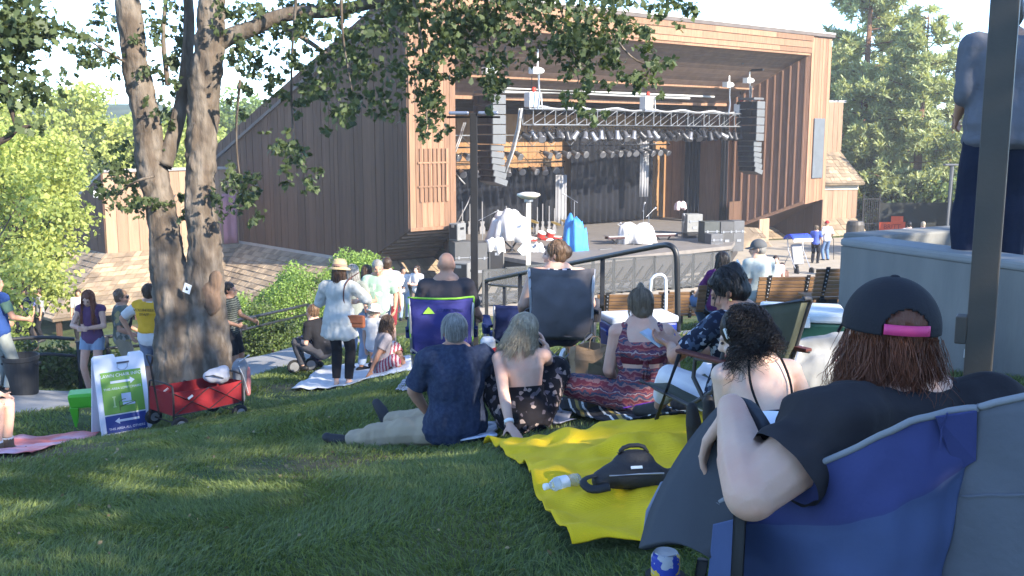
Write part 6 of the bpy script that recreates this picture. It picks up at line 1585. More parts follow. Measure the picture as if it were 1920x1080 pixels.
# ---- 8 bald man in the purple chair
L0 = on(-.62, 9.2)
s = skel(pel=(0, .02, .45), lean=R(-7), bend=R(4), head=(R(-8), R(3), 0), tl=.55, an={'L': (-.17, .52, .09), 'R': (.16, .5, .09)}, wr={'L': (-.30, .3, .60), 'R': (.30, .3, .60)}, elh={'L': (-.3, -.6, -1), 'R': (.3, -.6, -1)}, shw=.19)
w8 = person('bald man in a dark shirt sitting low in the purple camp chair', L0, s, skin_tan, v=.012, fat=1.18, lt=1.1, scale=1.03)
wear_top(w8, s, cloth('charcoal_tee', (.05, .045, .05)), .7, .018); wear_legs(w8, s, cloth('dark_jeans', (.03, .035, .05)), 1.9); shoes(s, shoe_blk, w8, .014)
# ---- 9 woman in the straw hat
L0 = on(P(640, 728, 13).x, 13)
s = skel(pel=(0, 0, .93), yaw=R(-12), lean=R(2), head=(R(-8), R(8), 0), an={'L': (-.07, .03, .075), 'R': (.10, .0, .075)}, wr={'L': (-.12, .30, 1.12), 'R': (.22, .28, 1.13)}, elh={'L': (-1, -.5, -.4), 'R': (1, -.4, -.4)}, toe={'L': (-.1, 1, -.1), 'R': (.35, 1, -.1)})
w9 = person('woman in a straw hat and loose white blouse standing with a tan shoulder bag', L0, s, skin_fair, v=.012)
wear_top(w9, s, cloth('white_blouse', (.46, .47, .45), bump=.6, bscale=10), 1.35, .03, 'blouse', a=-.30, b=.96, flare=.09, jit=.024, sinfl=.028, cut=False)
wear_legs(w9, s, cloth('black_leggings', (.012, .012, .015)), 1.92, .010, 'leggings', jit=.002); hair_cap(s, hair_brown, w9, .011, .004); strands(s, hair_brown, w9, 700, .42, .0032, locks=30, az=(85, 275), el=(-10, 30), spread=.05, wave=.012, segs=9)
H = s.HM; hat = MB().lathe([(.155, -.035), (.135, -.01), (.10, .0), (.094, .07), (.075, .105), (.03, .115), (.001, .112)], s.hc + H @ V3(0, -.015, .065), 26, rot=H).build('straw_hat', M('straw', (.56, .42, .22), .8, .15, 20, .4, 90), w9, smooth=True)
MB().lathe([(.1015, .004), (.099, .04)], s.hc + H @ V3(0, -.015, .065), 26, rot=H).build('hat_band', M('hat_band', (.35, .2, .15), .8), hat)
sandal = M('tan_sandal', (.3, .17, .1), .7)
for k in 'LR': MB().box(s.an[k] + s.to[k] * .05 + V3(0, 0, -.07), (.09, .25, .025), (0, 0, math.atan2(-s.to[k].x, s.to[k].y))).build('sandal', sandal, w9, bevel=.01)
bg = thing('shoulder_bag', 'small tan leather bag hanging at the hip of the woman in the hat', 'bag', L0 + V3(.24, -.10, .84), R(-15)); lea = M('tan_leather', (.30, .10, .045), .5, .15, 8, .1, 40)
mb = MB(); mb.box((0, 0, .08), (.25, .08, .17)); mb.build('bag_body', lea, bg, bevel=.025); MB().box((0, -.048, .115), (.24, .012, .10)).build('flap', lea, bg, bevel=.01)
MB().tube(smoothpath([(-.12, 0, .15), (-.15, -.08, .4), (-.12, -.05, .62), (.0, .12, .72)], 2), .011, 6, flat=.5).build('strap', M('strap_brown', (.12, .04, .03), .6), bg, smooth=True)
# ---- 10 grey haired woman beyond the hat
def simple(label, u, Y, pose, skin, top, sl, legs, fl, hairf, rz=0, scale=1.0, v=.014, fat=1.0, lt=1.0, topname='shirt', legname='trousers', shoe=shoe_blk, infl=.018, fc=False, group=None, foot_v=None, x=None, z=None, flare=.0, belly=0):
    X = P(u, foot_v or 600, Y).x if x is None else x
    L = on(X, Y) if z is None else V3(X, Y, z)
    s = skel(**pose); t = person(label, L, s, skin, R(rz), scale, v, fat, lt, group, belly=belly, fing=.0105)
    if top: wear_top(t, s, top, sl, infl, topname, cut=v < .015, flare=flare)
    if legs: wear_legs(t, s, legs, fl, name=legname, cut=v < .015)
    if hairf: hairf(s, t)
    if fc: face(s, t)
    if shoe: shoes(s, shoe, t, max(v, .012))
    return t, s, L
def H_(mat, L=None, n=200, r=.005, thick=.004, **k):
    def f(s, t):
        hair_cap(s, mat, t, max(s.v, .011), thick, low=k.get('low', 0), extra=k.get('extra', ()))
        if L: strands(s, mat, t, n, L, r, az=k.get('az', (70, 290)), el=(-8, 85), spread=k.get('spread', .1), wave=k.get('wave', .01), segs=8)
    return f
denim = cloth('denim_blue', (.10, .16, .28)); lden = cloth('light_denim', (.26, .33, .45)); white_c = cloth('white_cotton', (.55, .55, .56)); grey_c = cloth('grey_cotton', (.26, .26, .27)); black_c = cloth('black_cotton', (.015, .015, .018)); navy_c = cloth('navy_cotton', (.02, .03, .08))
stand = dict(pel=(0, 0, .93))
simple('grey haired woman with a denim shirt round her waist beyond the straw hat woman', 664, 14.4, dict(stand, wr={'L': (-.2, .3, 1.1), 'R': (.2, .3, 1.1)}), skin_tan, cloth('sage_top', (.2, .22, .2)), .3, lden, 1.9, H_(hair_grey, .22, 220), rz=-25, scale=.96)
simple('man in a white cap and pale green aloha shirt facing the lawn', 710, 15.6, dict(stand, wr={'L': (-.25, .15, .95), 'R': (.2, .32, 1.0)}, head=(0, R(10), 0)), skin_tan, ramp_mat('aloha_green', 'voronoi', [(0, (.22, .33, .26)), (.55, (.28, .40, .32)), (.85, (.40, .50, .42))], 16), .8, grey_c, 1.0, H_(hair_grey), rz=190, scale=1.03, fat=1.08, fc=True, legname='shorts', infl=.024)
_t = bpy.data.objects['person.009'] if 'person.009' in bpy.data.objects else None
simple('woman with long brown hair half hidden behind the aloha shirt man', 690, 16.6, dict(stand), skin_fair, cloth('rust_top', (.3, .12, .09)), 0, navy_c, 1.9, H_(hair_brown, .4, 220), rz=-10, scale=.95)
simple('person in white standing just behind the aloha shirt man', 727, 16.9, dict(stand), skin_fair, white_c, .7, cloth('red_shorts', (.3, .05, .06)), 1.0, H_(hair_brown), rz=20, scale=1.0)
simple('dark haired person in a white tee and light jeans standing in the sun', 757, 30.5, dict(stand, wr={'L': (-.22, .25, 1.0), 'R': (.2, .3, 1.1)}), skin_tan, white_c, .6, lden, 1.95, H_(hair_dark), rz=-150, v=.018, foot_v=595)
simple('woman in a white top with brown hair standing in the sun by the skirt roof', 783, 30.2, dict(stand, wr={'L': (-.12, .32, 1.15), 'R': (.12, .32, 1.15)}), skin_fair, white_c, .8, cloth('tan_shorts', (.2, .15, .12)), 1.1, H_(hair_brown, .2, 120, .006), rz=150, v=.018, foot_v=595, fc=True)
# kid sitting on the white blanket
L = on(P(714, 680, 13.1).x, 13.1)
s = skel(pel=(0, 0, .13), yaw=R(-70), lean=R(4), bend=R(8), head=(R(6), R(14), 0), an={'L': (.35, .12, .07), 'R': (.32, -.08, .07)}, knh={'L': (.3, .8, .6), 'R': (.3, -.8, .6)}, wr={'L': (.2, .22, .22), 'R': (-.12, -.2, .10)}, elh={'R': (-.5, -1, 0)})
k1 = person('child with long brown hair in a grey tee sitting on the white blanket', L, s, skin_brown, 0, .92, .013, fing=.0105)
wear_top(k1, s, cloth('taupe_tee', (.26, .23, .24)), .6); wear_legs(k1, s, ramp_mat('red_stripe', 'bandsx', [(0, (.3, .05, .08)), (.5, (.5, .42, .42))], 6), 1.3); H_(hair_brown, .28, 260, wave=.03)(s, k1); face(s, k1); shoes(s, shoe_blk, k1)
t, s, L = simple('small child in a white sun hat behind the seated child in grey', 700, 14.2, dict(pel=(0, 0, .5), yaw=R(-30), an={'L': (-.1, .3, .08), 'R': (.1, .3, .08)}, head=(R(-30), R(10), 0)), skin_fair, white_c, .6, lden, 1.8, H_(hair_blonde, .1, 60), scale=.78, fc=True)
MB().lathe([(.17, -.03), (.11, .0), (.10, .05), (.08, .09), (.02, .105), (.001, .106)], s.hc + s.HM @ V3(0, -.01, .05), 20, rot=s.HM).build('sun_hat', cloth('white_hat', (.75, .75, .78)), t, smooth=True)
# toddler bending by the path and adult crouching
t, s, L = simple('toddler in a dark red patterned dress bending by a small pushchair wheel', 577, 14.9, dict(pel=(0, 0, .80), yaw=R(-60), lean=R(48), bend=R(12), head=(0, R(-10), 0), wr={'L': (.42, .2, .62), 'R': (.42, .0, .62)}), skin_fair, ramp_mat('toddler_print', 'voronoi', [(0, (.12, .02, .05)), (.5, (.42, .38, .42)), (.75, (.05, .02, .06))], 26), .4, cloth('toddler_legs', (.05, .03, .05)), 1.9, H_(hair_lgt, .08, 80), scale=.62, flare=.12, topname='dress', infl=.025)
t, s, L = simple('person in dark clothes crouching with the toddler behind the hat woman', 604, 14.6, dict(pel=(0, 0, .36), yaw=R(60), lean=R(20), an={'L': (-.35, .1, .08), 'R': (-.15, .4, .08)}, knh={'L': (-.6, 0, 1), 'R': (0, .6, 1)}, wr={'L': (-.4, .1, .5), 'R': (-.3, .3, .5)}), skin_fair, black_c, .8, cloth('dark_grey_trousers', (.06, .06, .07)), 1.9, H_(hair_lgt, .1, 80), scale=.95)
# ---- left group by the railing
s_girl = dict(pel=(0, 0, .93), head=(R(0), R(28), 0), wr={'L': (-.05, .26, 1.12), 'R': (.05, .26, 1.12)}, elh={'L': (-1, -.3, -.6), 'R': (1, -.3, -.6)}, curl=(45, 45))
t, s, L = simple('girl with long red hair in a purple top and denim shorts looking at her hands', 180, 14.4, s_girl, skin_fair, cloth('purple_tank', (.10, .05, .12)), 0, cloth('denim_shorts', (.22, .30, .42)), .42, H_(hairmat('hair_copper', (.20, .065, .03)), .42, 420, .005, az=(50, 310), spread=.06, wave=.02), rz=176, scale=.95, fc=True, topname='tank_top', legname='shorts', foot_v=730, v=.012)
t, s, L = simple('man in sunglasses and a floral shirt with a dark bag strap by the railing', 236, 14.6, dict(stand, head=(0, R(2), 0), wr={'L': (-.2, .2, 1.0), 'R': (.2, .22, 1.0)}), skin_tan, ramp_mat('floral_olive', 'voronoi', [(0, (.13, .14, .12)), (.4, (.28, .24, .12)), (.6, (.10, .13, .12)), (.8, (.30, .29, .26))], 14), .8, cloth('khaki_shorts', (.25, .22, .16)), 1.0, H_(hair_lgt, .05, 60), rz=-75, scale=.97, fc=True, legname='shorts', infl=.026, foot_v=735, v=.012)
MB().box(s.hc + s.HM @ V3(0, .092, .006), (.14, .02, .035), s.HM).build('sunglasses', black, t, bevel=.008)
MB().tube(smoothpath([s.sh['L'] + V3(.05, .02, .06), s.wai + V3(-.02, .16, .1), s.pel + V3(.18, .08, .1)], 2), .035, 8, flat=.3).build('bag_strap', black_c, t, smooth=True)
t, s, L = simple('man in a mustard volunteer vest over a white tee and grey blue shorts', 291, 14.1, dict(stand, wr={'L': (-.30, -.02, .98), 'R': (.25, .2, 1.0)}, elh={'L': (-1, -.2, -.2)}, head=(R(15), R(4), 0)), skin_tan, white_c, .85, cloth('slate_shorts', (.17, .20, .28)), 1.02, H_(hair_brown, .05, 60), rz=-8, scale=1.04, legname='shorts', infl=.026, foot_v=755, v=.012, fat=1.06)
mustard = cloth('mustard_vest', (.62, .36, .03)); mb, _c0 = top_mesh(s, s.fat, s.lt, 0, .036, .30, .92, 0, True); vox('vest', mb, .013, mustard, t, jitter=.004)
for i, tx in enumerate(('VOLUNTEER', 'STAFF')): text_mesh(tx, .055, M('vest_text', (.25, .16, .03), .9), 'vest_lettering', t, Matrix.Translation(s.wai.lerp(s.nek, .66 - .2 * i) + V3(0, -.165, 0)) @ Matrix.Rotation(R(90), 4, 'X'), .004)
t, s, L = simple('person in a striped tee and black skirt half hidden right of the oak trunk', 436, 14.6, dict(stand, wr={'L': (-.2, .3, 1.05), 'R': (.25, .25, 1.05)}), skin_tan, ramp_mat('dark_stripe', 'bandsz', [(0, (.03, .035, .03)), (.6, (.14, .15, .13))], 9), .6, black_c, .9, H_(hair_dark, .1, 60), rz=-100, scale=.94, legname='skirt', foot_v=715)
t, s, L = simple('man in a blue vest over a green tee cut by the left edge', 4, 13.6, dict(stand, wr={'L': (-.2, .2, 1.0), 'R': (.22, .3, 1.05)}), skin_tan, cloth('green_tee', (.09, .16, .12)), .7, cloth('grey_trousers', (.25, .27, .25)), 1.9, H_(hair_grey, .05, 60), rz=-30, scale=1.02, foot_v=720)
mb, _c0 = top_mesh(s, s.fat, s.lt, 0, .034, .02, .92, 0, True); vox('vest', mb, .014, cloth('blue_vest', (.025, .06, .20)), t, jitter=.004)
# left edge sitter: only the knee, shin and boot are in the picture
L = on(P(-60, 850, 9.0).x, 9.0)
s = skel(pel=(0, 0, .45), yaw=R(-85), lean=R(-4), an={'L': rel(at(14, 838, 9.0), L), 'R': rel(at(-6, 846, 8.8), L)}, knh={'L': (.2, 0, 1), 'R': (.2, 0, 1)}, toe={'L': (1, -.2, -.1), 'R': (1, -.25, -.1)}, wr={'L': (.3, .15, .55), 'R': (.3, -.15, .55)})
t = person('person cut by the left edge with bare shins and brown hiking boots', L, s, skin_fair, v=.011); wear_top(t, s, grey_c); wear_legs(t, s, cloth('grey_shorts', (.2, .2, .21)), .85); shoes(s, M('brown_boot', (.14, .10, .065), .8, .2, 12), t, .011, .014, hi=.16); H_(hair_brown)(s, t)
for k in 'LR': MB().lathe([(.045, -.02), (.052, -.02), (.052, .02), (.045, .02)], s.an[k].lerp(s.kn[k], .19), 14).build('sock', white_c, t, smooth=True)
# people under the skirt roof far left
for (u, Y, lab, tp) in [(55, 29.5, 'person in a blue plaid shirt in the shade under the shake roof', ramp_mat('blue_plaid', 'check', [(0, (.03, .04, .12)), (.5, (.2, .22, .35))], 14)), (76, 30.5, 'person in grey standing by the roof post in the shade', grey_c), (30, 29, 'person in dark clothes in the shade left of the plaid shirt', black_c), (150, 31, 'person in white under the eave right of the roof post', white_c)]:
    simple(lab, u, Y, dict(stand), skin_tan, tp, .8, black_c, 1.9, H_(hair_brown), rz=random.uniform(120, 220), v=.02, z=P(u, 640, Y).z, scale=1.0)
# ---- man standing on the planter
L = V3(3.12, 6.35, -.9); 
s = skel(pel=(0, 0, .95), yaw=R(-14), lean=R(1), head=(R(-4), R(2), 0), an={'L': (-.17, .02, .085), 'R': (.14, .05, .085)}, wr={'L': (-.16, .26, .99), 'R': (.22, .28, 1.0)}, elh={'L': (-.2, -.3, -1), 'R': (.3, -.4, -1)}, shw=.195, palm={'R': (-1, 0, 0)})
t = person('man in a grey tee and dark jeans standing on the planter behind the dark post', L, s, skin_tan, v=.011, fat=1.1, lt=1.12, scale=1.03)
wear_top(t, s, cloth('blue_grey_tee', (.12, .125, .145), bump=.8, bscale=8), .98, .028, 'tee_shirt', a=-.10, flare=.06, jit=.018, cut=False); wear_legs(t, s, cloth('indigo_jeans', (.014, .018, .035), bump=.6, bscale=9), 1.97, .020, waist=.10, loose=.016, jit=.012); hair_cap(s, hair_dark, t, .01, .002); shoes(s, shoe_blk, t)
# ---- bench sitters
sit = dict(pel=(0, .05, .44), lean=R(-4), an={'L': (-.12, .5, .08), 'R': (.12, .5, .08)})
t, s, L = simple('woman with long dark hair in a purple top sitting on a slatted bench', 1352, 13.9, dict(sit, yaw=R(20), head=(R(12), 0, 0), wr={'L': (-.3, .35, .5), 'R': (.25, .4, .55)}), skin_fair, cloth('purple_top', (.11, .02, .12)), 1.2, denim, 1.9, H_(hair_dark, .3, 300, .006, thick=.014), z=-2.86, fat=1.15, foot_v=520)
t, s, L = simple('man in a grey cap and pale tee on the bench looking left', 1421, 13.3, dict(sit, yaw=R(20), head=(R(50), R(4), 0)), skin_fair, cloth('mint_tee', (.38, .43, .41)), .7, grey_c, 1.9, H_(hair_grey), z=-2.62, fat=1.15, foot_v=520, fc=True)
baseball_cap(s, t, M('grey_cap', (.09, .095, .10), .85), thick=.004)
t, s, L = simple('person with reddish hair and a white red top beyond the purple woman', 1343, 17.5, dict(sit, yaw=R(10)), skin_fair, ramp_mat('red_white_top', 'bandsz', [(0, (.6, .1, .1)), (.35, (.72, .68, .68))], 3), .7, denim, 1.9, H_(hair_blonde, .15, 100), z=-3.62, foot_v=520)
t, s, L = simple('blond child seen from behind just above the bench back', 1471, 16.0, dict(sit), skin_fair, cloth('orange_top', (.6, .3, .15)), .6, denim, 1.9, H_(hairmat('hair_gold', (.5, .30, .12)), .2, 120, .006), z=-3.35, scale=.85, foot_v=520)
t, s, L = simple('woman in a pale pink top facing us in front of the shake skirt', 1454, 27, dict(stand), skin_fair, cloth('pink_top', (.72, .52, .5)), .5, grey_c, 1.9, H_(hair_brown), rz=170, v=.02, z=-5.0, foot_v=500)
t, s, L = simple('woman with curly brown hair sitting right of the pale pink top', 1466, 28, dict(stand), skin_brown, cloth('brown_top', (.15, .09, .07)), .5, grey_c, 1.9, H_(hair_brown, .15, 60, .008), rz=200, v=.02, z=-5.2, foot_v=500, scale=.92)
t, s, L = simple('man in a red cap and white tee leaning on a cane', 1548, 42.5, dict(stand, wr={'L': (-.26, .1, .95), 'R': (.34, .22, .98)}), skin_tan, white_c, .8, denim, 1.95, None, rz=15, v=.02, foot_v=485, fat=1.15, scale=1.04)
baseball_cap(s, t, M('red_cap', (.5, .03, .03), .8))
cn = thing('cane', 'thin black walking cane held by the man in the red cap', 'cane', L + V3(.42, .2, 0)); MB().tube([(0, 0, 0), (-.05, 0, .95)], .015, 6).build('shaft', black, cn); MB().tube([(-.05, 0, .95), (-.1, -.02, 1.0), (-.16, -.03, .97)], .017, 6).build('handle', black, cn)
simple('person in a navy vest over a blue tee beside the red capped man', 1528, 41.5, dict(stand, wr={'L': (-.2, .3, 1.0), 'R': (.24, .15, .95)}), skin_fair, cloth('blue_tee2', (.08, .12, .45)), .6, black_c, 1.9, H_(hair_sandy, .08, 50, .008), rz=-30, v=.02, foot_v=487, scale=.98)
for (u, Y, lab, tp, hr) in [(1705, 36, 'person in a white tee and dark cap seen just above the far planter wall', white_c, hair_dark), (1731, 37, 'blond person in an orange top seen just above the far planter wall', cloth('orange_top2', (.75, .40, .12)), hair_blonde)]:
    p = P(u, 413, Y); t, s, L = simple(lab, u, Y, dict(stand), skin_fair, tp, .7, denim, 1.9, H_(hr), rz=random.uniform(-30, 30), v=.02, z=p.z - 1.74, foot_v=420)
# ================================================================ things on the lawn
BCOR = {}
def blanket(name, label, pts, mat, nx_=24, ny_=24, dz=.035, wr=.02, seed=0, cat='blanket', drop=None, group=None, mats=None, mi=None, base=None):
    """cloth spread over the slope; pts = four plan corners (near-left, near-right, far-right, far-left)"""
    a, b, c, d = [Vector((p[0], p[1], 0)) for p in pts]; o = on(*((a + b + c + d) / 4).xy)
    rows = []
    for j in range(ny_ + 1):
        row = []
        for i in range(nx_ + 1):
            f, g = i / nx_, j / ny_
            e = .06 * noise.noise(V3(f * 5 + seed, g * 5, 3.3))
            p = a.lerp(b, f).lerp(d.lerp(c, f), g); p += (b - a).normalized() * e + (d - a).normalized() * .06 * noise.noise(V3(f * 5, g * 5 + seed, 9))
            h = wr * (1.2 * noise.noise(V3(p.x * 3 + seed, p.y * 3, 0)) + .9 * noise.noise(V3(p.x * 8, p.y * 6 + seed, 1)) + .5 * abs(noise.noise(V3(p.x * 4, p.y * 4 + seed, 5))))
            row.append(V3(p.x, p.y, gz(p.x, p.y) + dz + max(-.012, h)) - o)
        rows.append(row)
    mb = MB(); mb.grid(rows); ob = mb.build(name, mat, None, smooth=True, solid=.008); ob.location = o
    W_ = nx_ + 1; e1_ = list(range(0, nx_ + 1)); e2_ = [j * W_ + nx_ for j in range(1, ny_ + 1)]; e3_ = [ny_ * W_ + i for i in range(nx_ - 1, -1, -1)]; e4_ = [j * W_ for j in range(ny_ - 1, 0, -1)]
    BCOR[ob.name] = e1_ + e2_ + e3_ + e4_
    tag(ob, label, cat, group); return ob
def gxy(u, v): p = G(u, v); return (p.x, p.y)
yel = M('yellow_quilt', (.70, .47, .008), .9, .10, 3, .25, 30, weave=30)
blanket('yellow_blanket', 'bright yellow quilted blanket spread on the grass in the foreground', [gxy(1085, 1052), gxy(1560, 1010), (1.78, 5.15), gxy(912, 842)], yel, 60, 50, .045, .05, 3)
st_mat = ramp_mat('striped_serape', 'bandsx', [(0, (.02, .02, .022)), (.18, (.62, .62, .58)), (.26, (.03, .03, .03)), (.42, (.30, .22, .06)), (.55, (.04, .05, .05)), (.66, (.6, .6, .58)), (.74, (.03, .03, .035))], 1.6, distort=.3, stretch=(1, .25, 1))
blanket('striped_blanket', 'black white and ochre striped blanket under the woman in the jumpsuit', [gxy(1150, 800), gxy(1330, 778), gxy(1390, 700), gxy(1040, 762)], st_mat, 30, 24, .04, .02, 5)
blanket('purple_blanket', 'purple blanket on top of the striped blanket', [gxy(1165, 782), gxy(1300, 758), gxy(1290, 725), gxy(1150, 748)], cloth('purple_fleece', (.12, .035, .30)), 16, 16, .062, .012, 6)
zeb = ramp_mat('pale_print', 'voronoi', [(0, (.55, .58, .66)), (.5, (.42, .46, .58)), (.8, (.2, .24, .34))], 14)
blanket('pale_blanket', 'pale blue printed blanket under the man in the blue shirt', [gxy(745, 838), gxy(925, 828), gxy(930, 798), gxy(790, 800)], zeb, 20, 14, .035, .015, 7)
blanket('white_blanket', 'white blanket with people on it beyond the straw hat woman', [gxy(545, 733), gxy(772, 697), gxy(772, 668), gxy(610, 690)], cloth('white_throw', (.58, .60, .64)), 26, 14, .035, .03, 8)
blanket('zebra_blanket', 'small zebra striped blanket corner beside the purple chair leg', [gxy(742, 738), gxy(800, 742), gxy(805, 712), gxy(765, 712)], ramp_mat('zebra', 'bandsy', [(0, (.55, .56, .62)), (.5, (.05, .05, .08))], 5, distort=4), 16, 12, .03, .02, 9)
blanket('pink_towel', 'pink and coral towel on the grass at the left edge', [gxy(-60, 862), gxy(60, 856), gxy(188, 815), gxy(20, 826)], M('coral_towel', (.62, .17, .15), .95, .15, 3, .3, 40, col2=(.60, .36, .42), mixscale=2), 26, 16, .035, .02, 11)
blanket('grey_cloth', 'crumpled grey scarf on the grass beside the blonde woman', [gxy(1030, 802), gxy(1075, 796), gxy(1050, 765), gxy(1022, 772)], cloth('grey_scarf', (.30, .30, .35)), 12, 12, .03, .03, 12)
blanket('striped_rug', 'dark striped rug edge between the blonde and the jumpsuit woman', [gxy(1045, 764), gxy(1090, 768), gxy(1095, 748), gxy(1035, 752)], st_mat, 12, 10, .03, .02, 13)
# bag on the yellow blanket
p = G(1185, 935); b = thing('belt_bag', 'black waist bag lying on the yellow blanket', 'bag', p + V3(0, 0, .06), R(8))
bagm = M('black_nylon', (.022, .022, .025), .6, .12, 12, .2, 60)
mb = MB(); mb.ell((0, 0, .055), (.155, .085, .065)); mb.ell((.01, .02, .10), (.10, .05, .06)); mb.cap((-.13, 0, .03), (.14, 0, .03), .05); vox('bag_body', mb, .010, bagm, b, smooth=4, jitter=.006)
MB().tube(smoothpath([(-.14, 0, .06), (-.24, -.03, .05), (-.21, -.09, .02), (-.12, -.08, .03)], 2), .018, 6, flat=.35).build('strap', bagm, b, smooth=True)
MB().tube(smoothpath([(.14, 0, .06), (.21, 0, .07), (.22, -.02, .03), (.16, -.04, .02)], 2), .016, 6, flat=.35).build('strap', bagm, b, smooth=True)
MB().tube(smoothpath([(-.06, .02, .14), (-.03, .02, .175), (.05, .02, .175), (.07, .02, .14)], 1), .010, 6).build('handle', bagm, b, smooth=True)
MB().box((0, -.065, .105), (.05, .006, .012), (R(-35), 0, 0)).build('logo_patch', white_paint, b); MB().tube([(-.12, -.07, .075), (0, -.085, .082), (.12, -.07, .075)], .004, 5).build('zip', steel, b)
# bottle
p = G(1055, 940); b = thing('water_bottle', 'small clear plastic bottle lying on the yellow blanket', 'bottle', p + V3(0, 0, .085), R(-60))
gm = bpy.data.materials.new('clear_plastic'); gm.use_nodes = True; q = gm.node_tree.nodes['Principled BSDF']; q.inputs['Base Color'].default_value = (.85, .88, .9, 1); q.inputs['Transmission Weight'].default_value = .75; q.inputs['Roughness'].default_value = .12; q.inputs['IOR'].default_value = 1.3
MB().lathe([(.005, -.085), (.03, -.083), (.033, -.06), (.030, -.03), (.033, 0), (.033, .035), (.02, .06), (.013, .07), (.013, .085)], rot=(R(90), 0, 0), n=18).build('bottle_body', gm, b, smooth=True)
MB().lathe([(.015, .08), (.015, .098), (.002, .1)], rot=(R(90), 0, 0), n=14).build('bottle_cap', white_paint, b); MB().lathe([(.0338, -.02), (.0338, .025)], rot=(R(90), 0, 0), n=18).build('bottle_label', M('bottle_label', (.7, .74, .78), .5), b)
# ---------------------------------------------------------------- folding chairs
tube_grey = M('chair_tube', (.34, .35, .37), .4, .1, 6, metal=.35); tube_blk = M('chair_tube_dark', (.05, .05, .055), .5, .1, 6)
def camp_chair(label, loc, rz, back_mat, trim_mat, frame_mat, w=.56, hb=.98, seat=.42, arm=.62, recline=.16, logo=None, armm=None, scale=1.0, sag=.05):
    t = thing('camp_chair', label, 'chair', loc, rz, 'folding chairs on the lawn', scale); h = w / 2
    # rear uprights, lower crossing legs
    for s in (-1, 1):
        MB().tube([(s * h, -.10, seat - .02), (s * h, -.10 - recline * .6, hb * .72), (s * (h + .01), -.10 - recline, hb)], .012, 8).build('back_post', frame_mat, t, smooth=True)
    for a, b_ in (((-h, -.12, seat + .02), (h, -.2, 0)), ((h, -.12, seat + .02), (-h, -.2, 0)), ((-h, .42, seat), (h, .46, 0)), ((h, .42, seat), (-h, .46, 0)), ((-h, -.2, 0), (-h, .44, seat)), ((-h, .46, 0), (-h, -.12, seat)), ((h, -.2, 0), (h, .44, seat)), ((h, .46, 0), (h, -.12, seat))):
        MB().tube([a, b_], .0105, 8).build('leg', frame_mat, t, smooth=True)
    for s in (-1, 1):
        MB().tube([(s * h, .46, 0), (s * (h + .02), .40, arm)], .011, 8).build('leg', frame_mat, t, smooth=True)
        mb = MB(); rows = []
        for f in np.linspace(0, 1, 7):
            y = -.10 - recline * .35 + (.42 + .10 + recline * .35) * f; z = arm + .02 - .07 * math.sin(f * math.pi)
            rows.append([(s * h - .045 * s, y, z), (s * h + .02 * s, y, z + .01), (s * h + .05 * s, y, z - .005)])
        mb.grid(rows); ar = mb.build('armrest', armm or back_mat, t, smooth=True, solid=.012)
        for fy in (.05, .2): MB().lathe([(.045, -.11), (.05, 0)], (s * (h + .02), .24, arm - .03), 14).build('cup_holder', armm or back_mat, ar) if fy == .2 else None
    def backpt(x, z):
        f = (z - seat) / (hb - seat); y = -.10 - recline * f
        return V3(x * (h + .015 * f), y - sag * (1 - x * x) * math.sin(min(1, f * 1.1) * math.pi) * 1.4 - .0, z - (.02 * (1 - x * x) if f > .9 else 0))
    rows = []
    for i in range(15):
        z = seat - .04 + (hb + .01 - seat + .04) * i / 14; rows.append([backpt(-1 + 2 * j / 14, z) + V3(0, .022 * noise.noise(V3(j * .45 + i * .35, i * .5 - j * .2, 3 + w)) + .010 * noise.noise(V3(j * .9, i * 1.1, 8 + w)), 0) for j in range(15)])
    bk = MB().grid(rows).build('backrest', back_mat, t, smooth=True, solid=.008)
    if trim_mat:
        MB().tube([r for r in [rows[-1][j] for j in range(15)]], .011, 6).build('piping', trim_mat, bk, smooth=True)
        for j in (0, 14): MB().tube([rows[i][j] for i in range(15)], .009, 6).build('piping', trim_mat, bk, smooth=True)
        MB().tube([rows[0][j] for j in range(15)], .008, 6).build('piping', trim_mat, bk, smooth=True)
    rows = []
    for i in range(9):
        y = -.10 + .54 * i / 8; rows.append([V3(-h + w * j / 8, y, seat - .06 * (1 - (2 * j / 8 - 1) ** 2) * math.sin(.3 + 2.3 * i / 8) + .01) for j in range(9)])
    MB().grid(rows).build('seat', back_mat, t, smooth=True, solid=.01)
    if logo: logo(t, backpt)
    return t
lime = M('lime_piping', (.22, .48, .05), .7)
def ozlogo(t, bp):
    c = bp(-.30, .84); lm = M('logo_lime', (.30, .55, .06), .8)
    MB().prism([c + V3(-.085, -.018, -.022), c + V3(-.03, -.018, .045), c + V3(.0, -.02, .015), c + V3(.03, -.022, -.022)], (0, -.003, 0)).build('logo_mark', lm, t)
    text_mesh('OZARK TRAIL', .042, M('logo_navy', (.02, .03, .12), .8), 'logo_lettering', t, Matrix.Translation(bp(.28, .835) + V3(0, -.014, 0)) @ Matrix.Rotation(R(95), 4, 'X'), .002)
cc1 = on(-.66, 9.05)
camp_chair('purple blue folding camp chair with lime piping and a bald man in it', cc1, R(4), cloth('violet_canvas', (.045, .045, .19), bump=.3), lime, tube_grey, .60, .97, logo=ozlogo, armm=cloth('navy_canvas', (.02, .03, .10)), scale=.94)
cc2 = on(.47, 9.0)
camp_chair('grey canvas folding camp chair with silver legs and a heavy set woman in it', cc2, R(-6), M('grey_canvas', (.115, .108, .118), .9, .15, 6, .4, 9), None, tube_grey, .50, .99, recline=.12, scale=1.12, armm=M('grey_canvas_dark', (.06, .058, .065), .9))
nv = camp_chair('navy folding chair beyond the grey camp chair', on(.05, 10.4), R(10), cloth('navy_canvas', (.02, .03, .10)), None, tube_grey, .55, .70, seat=.3, arm=.45)
